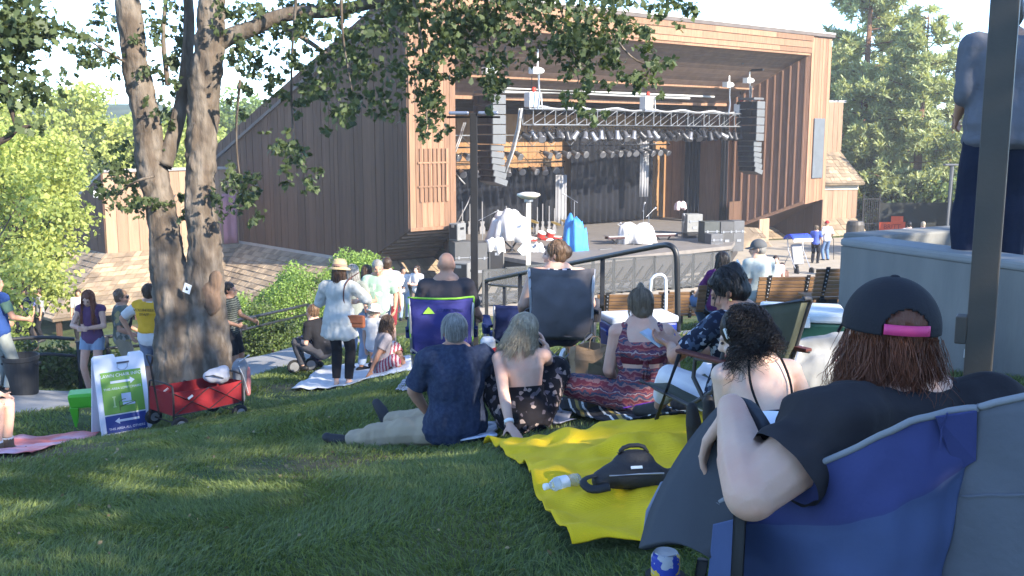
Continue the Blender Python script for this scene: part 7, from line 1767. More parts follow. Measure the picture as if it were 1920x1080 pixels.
# olive low beach chair of the lady with the phone
ol = M('olive_canvas', (.085, .092, .065), .9, .12, 6, .3, 12); bc = thing('beach_chair', 'low olive canvas beach chair with black tube frame', 'chair', on(1.17, 5.3), R(34), 'folding chairs on the lawn')
rows = []
for i in range(11):
    f = i / 10; rows.append([V3(-.27 + .54 * j / 10, -.16 - .17 * f - .03 * (1 - (j / 5 - 1) ** 2) * math.sin(f * math.pi), .12 + .58 * f) for j in range(11)])
MB().grid(rows).build('backrest', ol, bc, smooth=True, solid=.008)
rows = [[V3(-.27 + .54 * j / 8, -.16 + .50 * i / 8, .13 + .05 * i / 8 - .03 * (1 - (j / 4 - 1) ** 2)) for j in range(9)] for i in range(9)]
MB().grid(rows).build('seat', ol, bc, smooth=True, solid=.008)
for s in (-1, 1):
    MB().tube(smoothpath([(s * .285, .36, .19), (s * .285, -.16, .12), (s * .285, -.32, .65), (s * .285, -.345, .71), (s * .22, -.34, .715)], 1), .012, 8).build('side_frame', tube_blk, bc, smooth=True)
    MB().tube(smoothpath([(s * .29, -.30, .0), (s * .29, .02, .40), (s * .29, -.34, .42)], 1), .012, 8).build('leg', tube_blk, bc, smooth=True); MB().tube([(s * .29, .05, .40), (s * .29, .22, 0)], .012, 8).build('leg', tube_blk, bc, smooth=True)
    MB().box((s * .29, -.14, .425), (.05, .40, .02)).build('armrest', M('brown_arm', (.10, .03, .025), .6), bc, bevel=.006)
MB().tube([(-.285, -.34, .705), (.285, -.34, .705)], .012, 8).build('top_bar', tube_blk, bc, smooth=True)
# white tube low chair with paper bags
wc = thing('beach_chair', 'low chair with white tube arms behind the paper bags', 'chair', on(.62, 7.6), R(0), 'folding chairs on the lawn')
wt_ = M('white_tube', (.62, .62, .58), .5)
for s in (-1, 1): MB().tube(smoothpath([(s * .24 - .02, -.10, 0), (s * .24 - .02, -.10, .30), (s * .24, .0, .42), (s * .24 + .05, .20, .44), (s * .24 + .04, .34, .3), (s * .24 + .04, .36, 0)], 2), .014, 8).build('side_frame', wt_, wc, smooth=True)
MB().grid([[V3(-.22 + .44 * j / 6, .05 + .3 * i / 6, .2 - .03 * math.sin(i / 6 * 3.1)) for j in range(7)] for i in range(7)]).build('seat', ol, wc, smooth=True, solid=.008)
MB().tube([(-.24, .0, .21), (.24, .0, .21)], .012, 8).build('cross_bar', wt_, wc)
def paper_bag(label, loc, rz, w, d, h, mat):
    t = thing('paper_bag', label, 'bag', loc, rz, 'paper bags by the white tube chair'); rows = []
    for i, z in enumerate(np.linspace(0, h, 7)):
        k = 1 + .04 * math.sin(i * 1.9); ring = []
        for a, b_ in ((-1, -1), (0, -1.12), (1, -1), (1.06, 0), (1, 1), (0, 1.1), (-1, 1), (-1.05, 0), (-1, -1)): ring.append(V3(a * w / 2 * k, b_ * d / 2 * (k - .35 * (z / h) * abs(b_) * (a == 0)), z + .03 * (z / h) * math.sin(a * 3 + b_)))
        rows.append(ring)
    MB().grid(rows).build('bag_body', mat, t, solid=.004)
    for s in (-1, 1): MB().tube(smoothpath([(-.05, s * d * .4, h - .02), (-.04, s * d * .4, h + .09), (.04, s * d * .4, h + .09), (.05, s * d * .4, h - .02)], 1), .004, 5).build('handle', mat, t)
    return t
kraft = M('kraft_paper', (.30, .20, .115), .85, .12, 6, .4, 14)
paper_bag('brown paper bag leaning in the white tube chair', on(.66, 7.9, .16), R(12), .34, .18, .30, kraft)
paper_bag('greenish brown paper bag standing on the grass before the white tube chair', on(.74, 7.35), R(-8), .30, .18, .36, M('kraft_dark', (.17, .135, .075), .85, .25, 5, .4, 14, col2=(.09, .10, .05), mixscale=4))
# ---------------------------------------------------------------- coolers and bags
def cooler(label, loc, rz, w, d, h, bm, lm, handle=None):
    t = thing('cooler', label, 'cooler', loc, rz, 'drink coolers')
    MB().hexa([V3(-w * .47, -d * .46, 0), V3(w * .47, -d * .46, 0), V3(w * .47, d * .46, 0), V3(-w * .47, d * .46, 0)], [V3(-w / 2, -d / 2, h), V3(w / 2, -d / 2, h), V3(w / 2, d / 2, h), V3(-w / 2, d / 2, h)]).build('cooler_body', bm, t, bevel=.02)
    MB().box((0, 0, h + .035), (w + .02, d + .02, .07)).build('lid', lm, t, bevel=.02)
    for s in (-1, 1): MB().box((s * (w / 2 + .01), 0, h * .75), (.03, d * .5, .05)).build('grip', bm, t, bevel=.01)
    MB().box((0, -d / 2 - .014, h + .005), (.07, .02, .07)).build('latch', lm, t, bevel=.006)
    if handle: MB().tube(smoothpath([(w * .3, d * .5, h * .3), (w * .3, d * .52, h + .36), (w * .38, d * .52, h + .42), (w * .5, d * .52, h + .42), (w * .56, d * .52, h + .36), (w * .56, d * .5, h * .3)], 1), .016, 8).build('pull_handle', lm, t, smooth=True)
    return t
cb = P(1195, 668, 9.6); cooler('royal blue cooler with white lid and tall pull handle', on(cb.x, 9.6), R(14), .68, .40, .38, M('cooler_blue', (.025, .055, .36), .45, .06, 4, spec=.5), M('cooler_white', (.62, .65, .68), .45), True)
cooler('dark green cooler with a white lid beside the olive beach chair', on(1.95, 6.5, 0), R(-12), .52, .40, .48, M('cooler_green', (.018, .075, .055), .5, .08, 4), M('cooler_cream', (.62, .66, .66), .5))
tb = thing('tote_bag', 'pale canvas tote bag standing in front of the green cooler', 'bag', on(1.83, 5.75), R(10)); can_ = M('canvas_pale', (.25, .255, .255), .9, .10, 6, .5, 9)
mb = MB(); mb.hexa([V3(-.19, -.08, 0), V3(.19, -.08, 0), V3(.19, .1, 0), V3(-.19, .1, 0)], [V3(-.21, -.03, .36), V3(.2, -.03, .40), V3(.2, .05, .40), V3(-.21, .05, .36)]); mb.ell((0, -.02, .14), (.19, .13, .15)); vox('bag_body', mb, .014, can_, tb, smooth=5, jitter=.018)
for s in (-1, 1): MB().tube(smoothpath([(-.13, s * .04, .34), (-.2, s * .05 - .05, .2), (-.2, s * .05 - .08, .05)], 1), .013, 6, flat=.4).build('handle', white_c, tb)
MB().box((.07, -.09, .24), (.10, .01, .03), (0, 0, 0)).build('pink_label', M('pink_label', (.6, .25, .3), .8), tb)
bw = thing('bowl', 'white plastic bowl held beside the curly haired woman', 'bowl', P(1452, 796, 3.4), 0)
MB().lathe([(.001, -.055), (.05, -.055), (.075, -.02), (.088, .025), (.091, .025), (.080, -.02), (.052, -.048), (.001, -.048)], n=28).build('bowl_body', M('white_plastic', (.7, .73, .78), .4), bw, smooth=True)
tr_ = thing('side_table', 'small folding tray under the white bowl', 'table', on(bw.location.x, 3.4), 0)
hz = bw.location.z - .06 - tr_.location.z
MB().box((0, 0, hz - .01), (.26, .24, .018)).build('tray', tube_blk, tr_, bevel=.004)
for a, b_ in (((-.1, -.1, 0), (.1, -.1, hz - .02)), ((.1, -.1, 0), (-.1, -.1, hz - .02)), ((-.1, .1, 0), (.1, .1, hz - .02)), ((.1, .1, 0), (-.1, .1, hz - .02))): MB().tube([a, b_], .009, 6).build('leg', tube_blk, tr_)
rc = thing('red_tumbler', 'red insulated jug with white top between the two camp chairs', 'jug', on(P(915, 650, 8.8).x, 8.8, .22), 0)
MB().lathe([(.085, 0), (.09, .02), (.092, .16), (.07, .19)], n=20).build('jug_body', M('jug_red', (.38, .02, .02), .45), rc, smooth=True); MB().lathe([(.07, .185), (.07, .25), (.05, .28), (.01, .285)], n=18).build('lid', M('jug_white', (.6, .6, .6), .5), rc)
bx_ = crate('drinks_crate', 'low grey crate under the red jug', 915, 690, 8.8, .34, .3, .22, M('crate_grey', (.12, .12, .13), .8), 0, 'crate'); bx_.location = on(rc.location.x, 8.8)
# ---------------------------------------------------------------- left: sign, wagon, stool, bin
sw = M('sign_white', (.66, .68, .74), .5, .05, 4); sg_ = M('sign_green', (.16, .33, .055), .5, .10, 3); sbm = M('sign_blue', (.022, .045, .22), .5, .08, 3)
sp = P(226, 812, 10.5); sp = on(sp.x, 10.55)
sn = thing('sidewalk_sign', 'white folding A-frame sign with green and blue posters', 'sign', sp, R(38)); sh, sw_, sd = .92, .54, .20
def leaf(yf, nm):
    o = bpy.data.objects.new(nm, None)
lean_ = math.atan2(sd, sh)
for sgn, nm in ((-1, 'front_panel'), (1, 'rear_panel')):
    m3 = Matrix.Rotation(-sgn * -lean_ if False else sgn * lean_, 3, 'X')
    def q(x, y, z): return m3 @ V3(x, y, z - sh) + V3(0, 0, sh * math.cos(lean_))
    mb = MB()
    out = [(-.5, 0), (.5, 0), (.5, .97), (.46, 1.0), (.22, 1.0), (.20, .955), (-.06, .955), (-.08, 1.0), (-.46, 1.0), (-.5, .97)]
    mb.prism([q(x * sw_, 0, z * sh) for x, z in out], m3 @ V3(0, .022 * sgn, 0)); pn = mb.build(nm, sw, sn, bevel=.004)
    if sgn < 0:
        MB().prism([q(-.40 * sw_, -.026, .30 * sh), q(.40 * sw_, -.026, .30 * sh), q(.40 * sw_, -.026, .80 * sh), q(-.40 * sw_, -.026, .80 * sh)], m3 @ V3(0, -.003, 0)).build('green_poster', sg_, pn)
        MB().prism([q(-.40 * sw_, -.026, .08 * sh), q(.40 * sw_, -.026, .08 * sh), q(.40 * sw_, -.026, .285 * sh), q(-.40 * sw_, -.026, .285 * sh)], m3 @ V3(0, -.003, 0)).build('blue_poster', sbm, pn)
        mb = MB(); mb.box(q(.07 * sw_, -.028, .895 * sh), (.13, .01, .02), m3); mb.build('handle_slot', M('slot_dark', (.1, .09, .1), .8), pn)
        MB().tube([q(-.02, -.03, .89 * sh), q(-.03, -.03, .84 * sh), q(0, -.03, .81 * sh), q(.05, -.03, .81 * sh), q(.08, -.03, .84 * sh), q(.085, -.03, .89 * sh)], .004, 5).build('cord_loop', M('cord', (.35, .35, .4), .7), pn)
        T = lambda x, z: Matrix.Translation(q(x, -.031, z)) @ (m3.to_4x4() @ Matrix.Rotation(R(90), 4, 'X'))
        text_mesh('LAWN CHAIR INFO', .050, sw, 'sign_lettering', pn, T(0, .735 * sh), .001); text_mesh('THIS AREA LOW CHAIRS', .036, sw, 'sign_lettering', pn, T(0, .585 * sh), .001); text_mesh('THIS AREA ALL OTHERS', .036, sw, 'sign_lettering', pn, T(0, .115 * sh), .001)
        def arrow(x0, x1, z, h): 
            d = 1 if x1 > x0 else -1; hx = x1 - d * .05
            return [q(x0, -.030, z - h / 2), q(hx, -.030, z - h / 2), q(hx, -.030, z - h * 1.4), q(x1, -.030, z), q(hx, -.030, z + h * 1.4), q(hx, -.030, z + h / 2), q(x0, -.030, z + h / 2)]
        MB().prism(arrow(-.12, .14, .675 * sh, .026), m3 @ V3(0, -.002, 0)).build('arrow_mark', sw, pn); MB().prism(arrow(.14, -.12, .215 * sh, .024), m3 @ V3(0, -.002, 0)).build('arrow_mark', sw, pn)
        mb = MB(); mb.box(q(-.10, -.03, .44 * sh), (.014, .004, .10), m3); mb.box(q(-.10, -.03, .5 * sh), (.035, .004, .012), m3); mb.box(q(-.10, -.03, .385 * sh), (.035, .004, .012), m3); mb.build('height_mark', M('pale_green_print', (.42, .55, .25), .6), pn)
        mb = MB(); mb.box(q(.03, -.03, .48 * sh), (.10, .004, .09), m3); mb.box(q(.05, -.03, .405 * sh), (.13, .004, .03), m3); mb.build('chair_picture', M('pale_print2', (.5, .55, .66), .6), pn)
        mb = MB(); mb.tube([q(-.05, -.03, .33 * sh), q(-.05, -.03, .44 * sh), q(-.01, -.03, .46 * sh), q(.02, -.03, .46 * sh)], .006, 5); mb.tube([q(.12, -.03, .33 * sh), q(.12, -.03, .42 * sh), q(-.05, -.03, .38 * sh)], .006, 5); mb.build('chair_outline', M('olive_print', (.10, .16, .04), .6), pn)
# wagon
wa, wb = P(300, 800, 10.2), P(435, 778, 10.9); wa = on(wa.x, 10.2); wb = on(wb.x, 10.9); wd2 = wb - wa; WL = .92
wg = thing('folding_wagon', 'red fabric folding wagon with black frame and wheels beside the sign', 'wagon', wa.lerp(wb, .5), math.atan2(wd2.y, wd2.x)); slope = math.atan2(wd2.z, math.hypot(wd2.x, wd2.y)); wg.scale = (.94, .94, .84); wg.rotation_euler = (0, -slope, math.atan2(wd2.y, wd2.x))
redf = M('wagon_red', (.24, .014, .018), .8, .12, 6, .3, 10); wfr = M('wagon_frame', (.03, .024, .022), .5, .1, 6)
hL, hW = WL / 2, .24
mb = MB(); b0_, b1_ = .22, .52
for (a, c) in (((-hL, -hW), (hL, -hW)), ((hL, -hW), (hL, hW)), ((hL, hW), (-hL, hW)), ((-hL, hW), (-hL, -hW))):
    rows = []
    for z in np.linspace(b0_, b1_, 6):
        rows.append([V3(a[0] + (c[0] - a[0]) * f, a[1] + (c[1] - a[1]) * f, z - (.02 * math.sin(f * 3.14) if z > .5 else 0)) for f in np.linspace(0, 1, 12)])
    mb.grid(rows)
mb.box((0, 0, b0_ + .01), (WL, 2 * hW, .01)); mb.build('fabric_tub', redf, wg, solid=.008)
for y in (-hW - .012, hW + .012):
    for a in (-hL, 0): 
        for (p0_, p1_) in (((a, b0_), (a + hL, b1_ - .01)), ((a, b1_ - .01), (a + hL, b0_))): MB().tube([(p0_[0], y, p0_[1]), (p1_[0], y, p1_[1])], .012, 6, flat=.6).build('cross_brace', wfr, wg)
    MB().tube([(-hL, y, b0_), (hL, y, b0_)], .012, 6).build('side_rail', wfr, wg)
    MB().box((-hL * .55, y - .012, .43), (.07, .008, .028), (0, R(-32), 0)).build('maker_badge', white_paint, wg)
for x in (-hL, hL):
    MB().tube(smoothpath([(x, -hW - .012, .12), (x, -hW - .012, b1_ + .06), (x, -hW + .05, b1_ + .09), (x, hW - .05, b1_ + .09), (x, hW + .012, b1_ + .06), (x, hW + .012, .12)], 1), .012, 8).build('end_frame', wfr, wg, smooth=True)
whm = M('wheel_rubber', (.02, .02, .021), .8)
for x in (-hL + .06, hL - .06):
    for y in (-hW - .03, hW + .03):
        wl_ = MB().lathe([(.03, -.025), (.085, -.03), (.10, -.02), (.10, .02), (.085, .03), (.03, .025)], (x, y, .10), 20, rot=(R(90), 0, 0)).build('wheel', whm, wg, smooth=False); MB().lathe([(.001, -.034), (.05, -.034), (.055, .034), (.001, .034)], (x, y, .10), 14, rot=(R(90), 0, 0)).build('hub', tube_grey, wl_)
    MB().tube([(x, -hW - .03, .10), (x, hW + .03, .10)], .010, 6).build('axle', wfr, wg)
ht = V3(-hL - .12, .02, .98)
MB().tube([(-hL - .03, 0, .2), ht + V3(.01, 0, -.14)], .012, 8).build('pull_handle', wfr, wg); MB().tube(smoothpath([ht + V3(.01, 0, -.14), ht + V3(0, -.06, -.05), ht + V3(0, -.06, 0), ht + V3(0, .06, 0), ht + V3(0, .06, -.05), ht + V3(.01, 0, -.14)], 1), .011, 6).build('hand_grip', wfr, wg)
gb_ = thing('gear_bag', 'grey and red folded chair bag hanging on the rear of the wagon', 'bag', wg.matrix_basis @ V3(hL + .09, -.06, .16), math.atan2(wd2.y, wd2.x))
mb = MB(); mb.cap((0, 0, .05), (.03, 0, .42), .07, .09); mb.ell((.03, 0, .40), (.10, .09, .08)); vox('bag_body', mb, .014, M('bag_grey', (.17, .18, .20), .8, .2, 8), gb_, smooth=3, jitter=.012)
mb = MB(); mb.cap((.08, -.06, .1), (.1, -.04, .38), .035); vox('red_sleeve', mb, .012, M('faded_red', (.42, .16, .15), .8), gb_, jitter=.008); MB().tube([(-.05, -.09, .5), (.12, -.05, .54)], .012, 6).build('pole', tube_grey, gb_); MB().tube(smoothpath([(-.05, -.09, .45), (0, -.11, .3), (.05, -.1, .12)], 1), .012, 6, flat=.4).build('strap', white_paint, gb_)
gb2 = thing('gear_bag', 'pale grey bundle lying on the rear edge of the wagon', 'bag', wg.matrix_basis @ V3(hL - .16, .02, .44), 0)
mb = MB(); mb.ell((0, 0, .10), (.16, .12, .09)); mb.ell((.06, 0, .15), (.09, .09, .07)); vox('bag_body', mb, .014, M('bundle_pale', (.36, .37, .42), .8, .15, 7), gb2, jitter=.02); MB().tube([(-.1, -.1, .12), (0, -.13, .14), (.1, -.1, .1)], .008, 5).build('tie_cord', tube_blk, gb2)
# green stool
stl = thing('plastic_stool', 'bright green plastic step stool behind the sign', 'stool', on(P(163, 792, 11.2).x, 11.2), R(20), None, .8); gpl = M('green_plastic', (.07, .40, .02), .45, .06, 4, spec=.4)
mb = MB(); mb.hexa([V3(-.20, -.16, .28), V3(.20, -.16, .28), V3(.20, .16, .28), V3(-.20, .16, .28)], [V3(-.23, -.19, .50), V3(.23, -.19, .50), V3(.23, .19, .50), V3(-.23, .19, .50)]); mb.build('stool_top', gpl, stl, bevel=.04)
for a in (-1, 1):
    for b_ in (-1, 1): mb = MB(); mb.hexa([V3(a * .14 - .015, b_ * .1 - .015, 0), V3(a * .14 + .015, b_ * .1 - .015, 0), V3(a * .14 + .015, b_ * .1 + .015, 0), V3(a * .14 - .015, b_ * .1 + .015, 0)], [V3(a * .15 - .06, b_ * .12 - .05, .30), V3(a * .15 + .06, b_ * .12 - .05, .30), V3(a * .15 + .06, b_ * .12 + .05, .30), V3(a * .15 - .06, b_ * .12 + .05, .30)]); mb.build('leg', gpl, stl, bevel=.008)
bn_ = thing('trash_can', 'round black plastic trash can standing on the path', 'trash can', on(P(57, 735, 13.9).x, 13.7), 0)
MB().lathe([(.18, 0), (.20, .02), (.232, .50), (.245, .52), (.25, .58), (.235, .58), (.22, .50), (.19, .05), (.001, .05)], n=28).build('bin_body', M('bin_black', (.018, .02, .024), .55, .12, 4), bn_, smooth=False, bevel=.006)
for a in (0, math.pi): MB().box((.25 * math.cos(a), .25 * math.sin(a), .46), (.03, .1, .03)).build('handle', M('bin_black', (.018, .02, .024)), bn_)
# small pushchair of the toddler
pc = thing('pushchair', 'small wheeled push toy with light rims by the toddler', 'pushchair', on(P(566, 692, 14.7).x, 14.7), R(30))
for x in (-.12, .14):
    w_ = MB().lathe([(.07, -.015), (.10, -.02), (.11, 0), (.10, .02), (.07, .015)], (x, 0, .11), 20, rot=(R(90), 0, 0)).build('wheel', whm, pc); MB().lathe([(.06, -.02), (.072, -.02), (.072, .02), (.06, .02)], (x, 0, .11), 20, rot=(R(90), 0, 0)).build('rim', steel, w_)
MB().tube([(-.12, .0, .11), (.0, 0, .3), (.14, 0, .11)], .01, 6).build('frame', tube_grey, pc); MB().tube([(.0, 0, .3), (.22, 0, .62)], .01, 6).build('push_handle', tube_grey, pc)
# ---------------------------------------------------------------- foreground two-seat chair
blue_c = M('royal_canvas', (.052, .078, .175), .85, .12, 5, .22, 10); blue_d = M('royal_canvas_dark', (.036, .046, .145), .85, .10, 5, .35, 8); grey_cv = M('slate_canvas', (.105, .115, .14), .85, .12, 6, .45, 9); pip = M('grey_piping', (.20, .21, .23), .8)
dkp = M('dark_tube', (.018, .018, .018), .6); arm_g = M('arm_canvas', (.045, .050, .060), .85, .12, 6, .3, 10); arm_l = M('arm_lining', (.16, .18, .23), .85, .1, 6)
cl = on(.65, 1.75); ch = thing('camp_chair', 'wide royal blue and slate folding chair in the right foreground', 'chair', cl, 0, 'folding chairs on the lawn')
def cr(p): return Vector(p) - cl
top = [P(1345, 945, 1.90), P(1420, 905, 1.84), P(1500, 880, 1.75), P(1600, 842, 1.64), P(1680, 800, 1.565), P(1745, 776, 1.55), P(1828, 764, 1.53)]
bot = [V3(p.x + (.02 if i < 3 else 0), p.y + .16 + .05 * math.sin(i), -1.12) for i, p in enumerate(top)]
def panel(top, bot, n, name, mats, belly=.03, band=0.0, par=None, seed=0):
    tp = smoothpath(top, 2); bt = smoothpath(bot, 2); m = len(tp); rows = []; 
    for j in range(n + 1):
        f = j / n; rows.append([cr(tp[i].lerp(bt[i], f)) + V3(0, -belly * math.sin(f * math.pi) * math.sin(i / (m - 1) * math.pi) + .006 * noise.noise(V3(i * .25, f * 6, seed)), 0) for i in range(m)])
    mb = MB(); mb.grid(rows)
    if band:
        nb = 10; rows = []
        for j in range(n + nb + 1):
            row = []
            for i in range(m):
                bf = band * (.45 + .75 * math.sin(i / (m - 1) * math.pi * .8 + .35)); f = bf * j / nb if j <= nb else bf + (1 - bf) * (j - nb) / n
                row.append(cr(tp[i].lerp(bt[i], f)) + V3(0, -belly * math.sin(f * math.pi) * math.sin(i / (m - 1) * math.pi) + .016 * noise.noise(V3(i * .3 + f * 3, f * 6 - i * .12, seed)) - (.004 if j <= nb else 0), 0))
            rows.append(row)
        mb = MB(); mb.grid(rows)
        for k in range(len(mb.f)):
            if k // (m - 1) < nb: mb.m[k] = 1
    o = mb.build(name, mats, par or ch, smooth=True, solid=.006)
    MB().tube([r + V3(0, -.004, .002) for r in rows[0]], .006, 8).build('piping', pip, o, smooth=True); return o, rows
bp_, rw = panel(top, bot, 40, 'blue_back', [blue_c, blue_d], .035, .20)
MB().tube([rw[0][-1] + V3(-.05, -.006, -.005), rw[4][-1] + V3(-.052, -.008, 0), rw[8][-1] + V3(-.05, -.008, 0)], .0018, 5).build('seam', blue_d, bp_)
cor_ = [cr(P(1752, 780, 1.535)), cr(P(1830, 768, 1.52)), cr(P(1828, 862, 1.535)), cr(P(1790, 885, 1.555))]
MB().prism(cor_, (0, -.006, 0)).build('corner_sleeve', blue_d, ch, bevel=.002)
top2 = [P(1832, 764, 1.525), P(1880, 752, 1.50), P(1940, 740, 1.47), P(2060, 730, 1.42), P(2200, 735, 1.36)]; bot2 = [V3(p.x - .0, p.y + .18, -1.12) for p in top2]
g2, rw2 = panel(top2, bot2, 30, 'slate_back', [grey_cv], .02, seed=7)
MB().tube([rw2[7][i] + V3(0, -.006, 0) for i in range(len(rw2[7]))], .003, 6).build('seam', grey_cv, g2)
MB().tube([cr(P(1822, 800, 1.56)), cr(P(1818, 900, 1.58)), cr(V3(P(1818, 900, 1.58).x, 1.76, -1.15)), cr(V3(.70, 1.80, gz(.7, 1.8)))], .016, 8).build('post', dkp, ch, smooth=True)
MB().tube([cr(P(1388, 955, 1.72)), cr(V3(P(1388, 1000, 1.78).x, 1.80, -1.0)), cr(V3(.40, 1.85, gz(.4, 1.85)))], .012, 8).build('post', dkp, ch, smooth=True)
MB().tube([cr(V3(1.25, 1.5, -.5)), cr(V3(1.28, 1.7, gz(1.28, 1.7)))], .016, 8).build('post', dkp, ch, smooth=True)
# arm: padded panel sloping down at the outer side
A_ = [P(1372, 745, 2.0), P(1318, 800, 2.05), P(1262, 880, 2.05), P(1222, 960, 2.03), P(1204, 1030, 2.0)]; B_ = [P(1440, 800, 1.86), P(1425, 880, 1.86), P(1400, 970, 1.84), P(1372, 1030, 1.84), P(1335, 1047, 1.86)]
rows = []
for a_, b_ in zip(smoothpath(A_, 2), smoothpath(B_, 2)): rows.append([cr(a_.lerp(b_, f)) + V3(0, 0, .022 * math.sin(f * math.pi)) for f in np.linspace(0, 1, 8)])
MB().grid(rows).build('armrest', arm_g, ch, smooth=True, solid=.02)
MB().prism([cr(P(1240, 905, 2.06)), cr(P(1258, 905, 2.07)), cr(P(1235, 990, 2.06)), cr(P(1203, 1028, 2.03)), cr(P(1212, 960, 2.05))], (0, .012, 0)).build('arm_flap', arm_l, ch, bevel=.004)
MB().tube(smoothpath([cr(P(1318, 1050, 1.9)), cr(V3(.36, 1.92, -1.15)), cr(V3(.34, 2.15, gz(.34, 2.15)))], 1), .012, 8).build('leg', dkp, ch, smooth=True)
MB().prism([cr(P(1338, 985, 1.84)), cr(P(1392, 972, 1.74)), cr(V3(P(1392, 972, 1.74).x, 1.80, -1.05)), cr(V3(P(1335, 990, 1.84).x, 1.9, -1.05))], (0, .006, 0)).build('side_panel', blue_c, ch)
rows = [[cr(V3(.36 + .5 * j / 8, 1.75 + .5 * i / 8, -1.06 - .03 * math.sin(j / 8 * 3.14))) for j in range(9)] for i in range(9)]; MB().grid(rows).build('seat', blue_c, ch, smooth=True, solid=.01)
for (x, y) in ((.36, 2.3), (.85, 2.25)): MB().tube([cr(V3(x, y, -1.05)), cr(V3(x, y, gz(x, y)))], .012, 8).build('leg', dkp, ch)
cup = P(1248, 1052, 1.98)
MB().lathe([(.040, -.12), (.042, -.06), (.043, -.03)], cr(cup), 16).build('cup_holder', M('mesh_black', (.02, .02, .02), .8), ch)
cn_ = thing('drink_can', 'slim can with blue and gold label in the chair cup holder', 'can', cup + V3(0, 0, -.115), 0)
MB().lathe([(.028, 0), (.031, .006), (.031, .125), (.026, .135)], n=24).build('can_body', ramp_mat('can_label', 'noise', [(0, (.35, .36, .38)), (.42, (.03, .05, .28)), (.56, (.55, .38, .05)), (.64, (.3, .31, .33))], 22, .35, bump=0), cn_, smooth=True); MB().lathe([(.026, .134), (.024, .137), (.001, .136)], n=20).build('can_top', steel, cn_)
# ---------------------------------------------------------------- right background: stroller, gate, banner, barrel
stx = P(1495, 470, 39); sr = thing('stroller', 'stroller with a bright blue and white canopy beside the ramp', 'stroller', V3(stx.x, 39, P(1495, 512, 39).z), R(20))
rows = [[V3(-.45 + .9 * j / 8, -.35 + .7 * i / 6, 1.35 + .22 * math.sin(i / 6 * 3.14)) for j in range(9)] for i in range(7)]; MB().grid(rows).build('canopy', M('canopy_blue', (.03, .06, .50), .6), sr, smooth=True, solid=.02)
MB().box((0, -.36, 1.36), (.9, .02, .12)).build('canopy_band', white_paint, sr); MB().box((0, 0, .75), (.5, .12, .8), (R(-15), 0, 0)).build('seat', grey_c, sr, bevel=.04)
for x in (-.35, .35):
    MB().tube([(x, -.5, .12), (x, .1, .9), (x, .2, 1.4)], .02, 6).build('frame', tube_grey, sr); MB().tube([(x, .5, .12), (x, .0, .8)], .02, 6).build('frame', tube_grey, sr)
    for y in (-.5, .5): MB().lathe([(.04, -.03), (.14, -.03), (.14, .03), (.04, .03)], (x, y, .14), 16, rot=(0, R(90), 0)).build('wheel', whm, sr)
gp0 = P(1616, 436, 44); gt = thing('gate', 'black iron bar gate at the foot of the right building', 'gate', V3(gp0.x, 44, P(1616, 440, 44).z - .6), R(5))
MB().box((.0, 0, 1.2), (.06, .06, 2.4)).build('gate_post', black, gt); MB().box((.75, 0, 1.2), (.06, .06, 2.4)).build('gate_post', black, gt)
for z in (.3, 1.1, 2.2): MB().box((.375, 0, z), (.7, .04, .05)).build('cross_bar', black, gt)
for k in range(7): MB().box((.09 + k * .095, 0, 1.25), (.025, .025, 1.95)).build('bar', black, gt)
fe = thing('fence', 'dark screened fence beyond the gate below the pines', 'fence', V3(P(1650, 436, 44.5).x, 44.5, P(1650, 440, 44.5).z - .6), R(2))
MB().box((2.2, 0, 1.05), (4.6, .04, 2.0)).build('screen', M('fence_screen', (.02, .022, .02), .9), fe)
for k in range(4): MB().tube([(k * 1.48, .05, 0), (k * 1.48, .05, 2.15)], .035, 6).build('post', black, fe)
bnr = thing('banner_sign', 'orange lettered banner on the dark fence', 'banner', V3(P(1672, 430, 44.3).x, 44.3, P(1672, 434, 44.3).z), R(2)); orm = M('banner_orange', (.52, .07, .025), .7)
MB().box((0, 0, .22), (1.22, .02, .42)).build('banner_panel', orm, bnr, bevel=.005); MB().box((.22, -.0, .56), (.55, .02, .26)).build('banner_panel', orm, bnr)
text_mesh('BRITT', .30, M('banner_dark', (.16, .02, .015), .8), 'banner_lettering', bnr, Matrix.Translation((0, -.014, .12)) @ Matrix.Rotation(R(90), 4, 'X'), .002)
br_ = thing('barrel', 'dark barrel with a blue base band on the terrace edge', 'barrel', V3(P(1603, 437, 34).x, 34, P(1603, 440, 34).z - .15), 0)
MB().lathe([(.26, .1), (.30, .2), (.30, .5), (.26, .62)], n=20).build('barrel_body', M('barrel_dark', (.07, .06, .05), .5), br_); MB().lathe([(.30, 0), (.32, .02), (.30, .12)], n=20).build('base_band', M('barrel_blue', (.02, .04, .4), .5), br_)
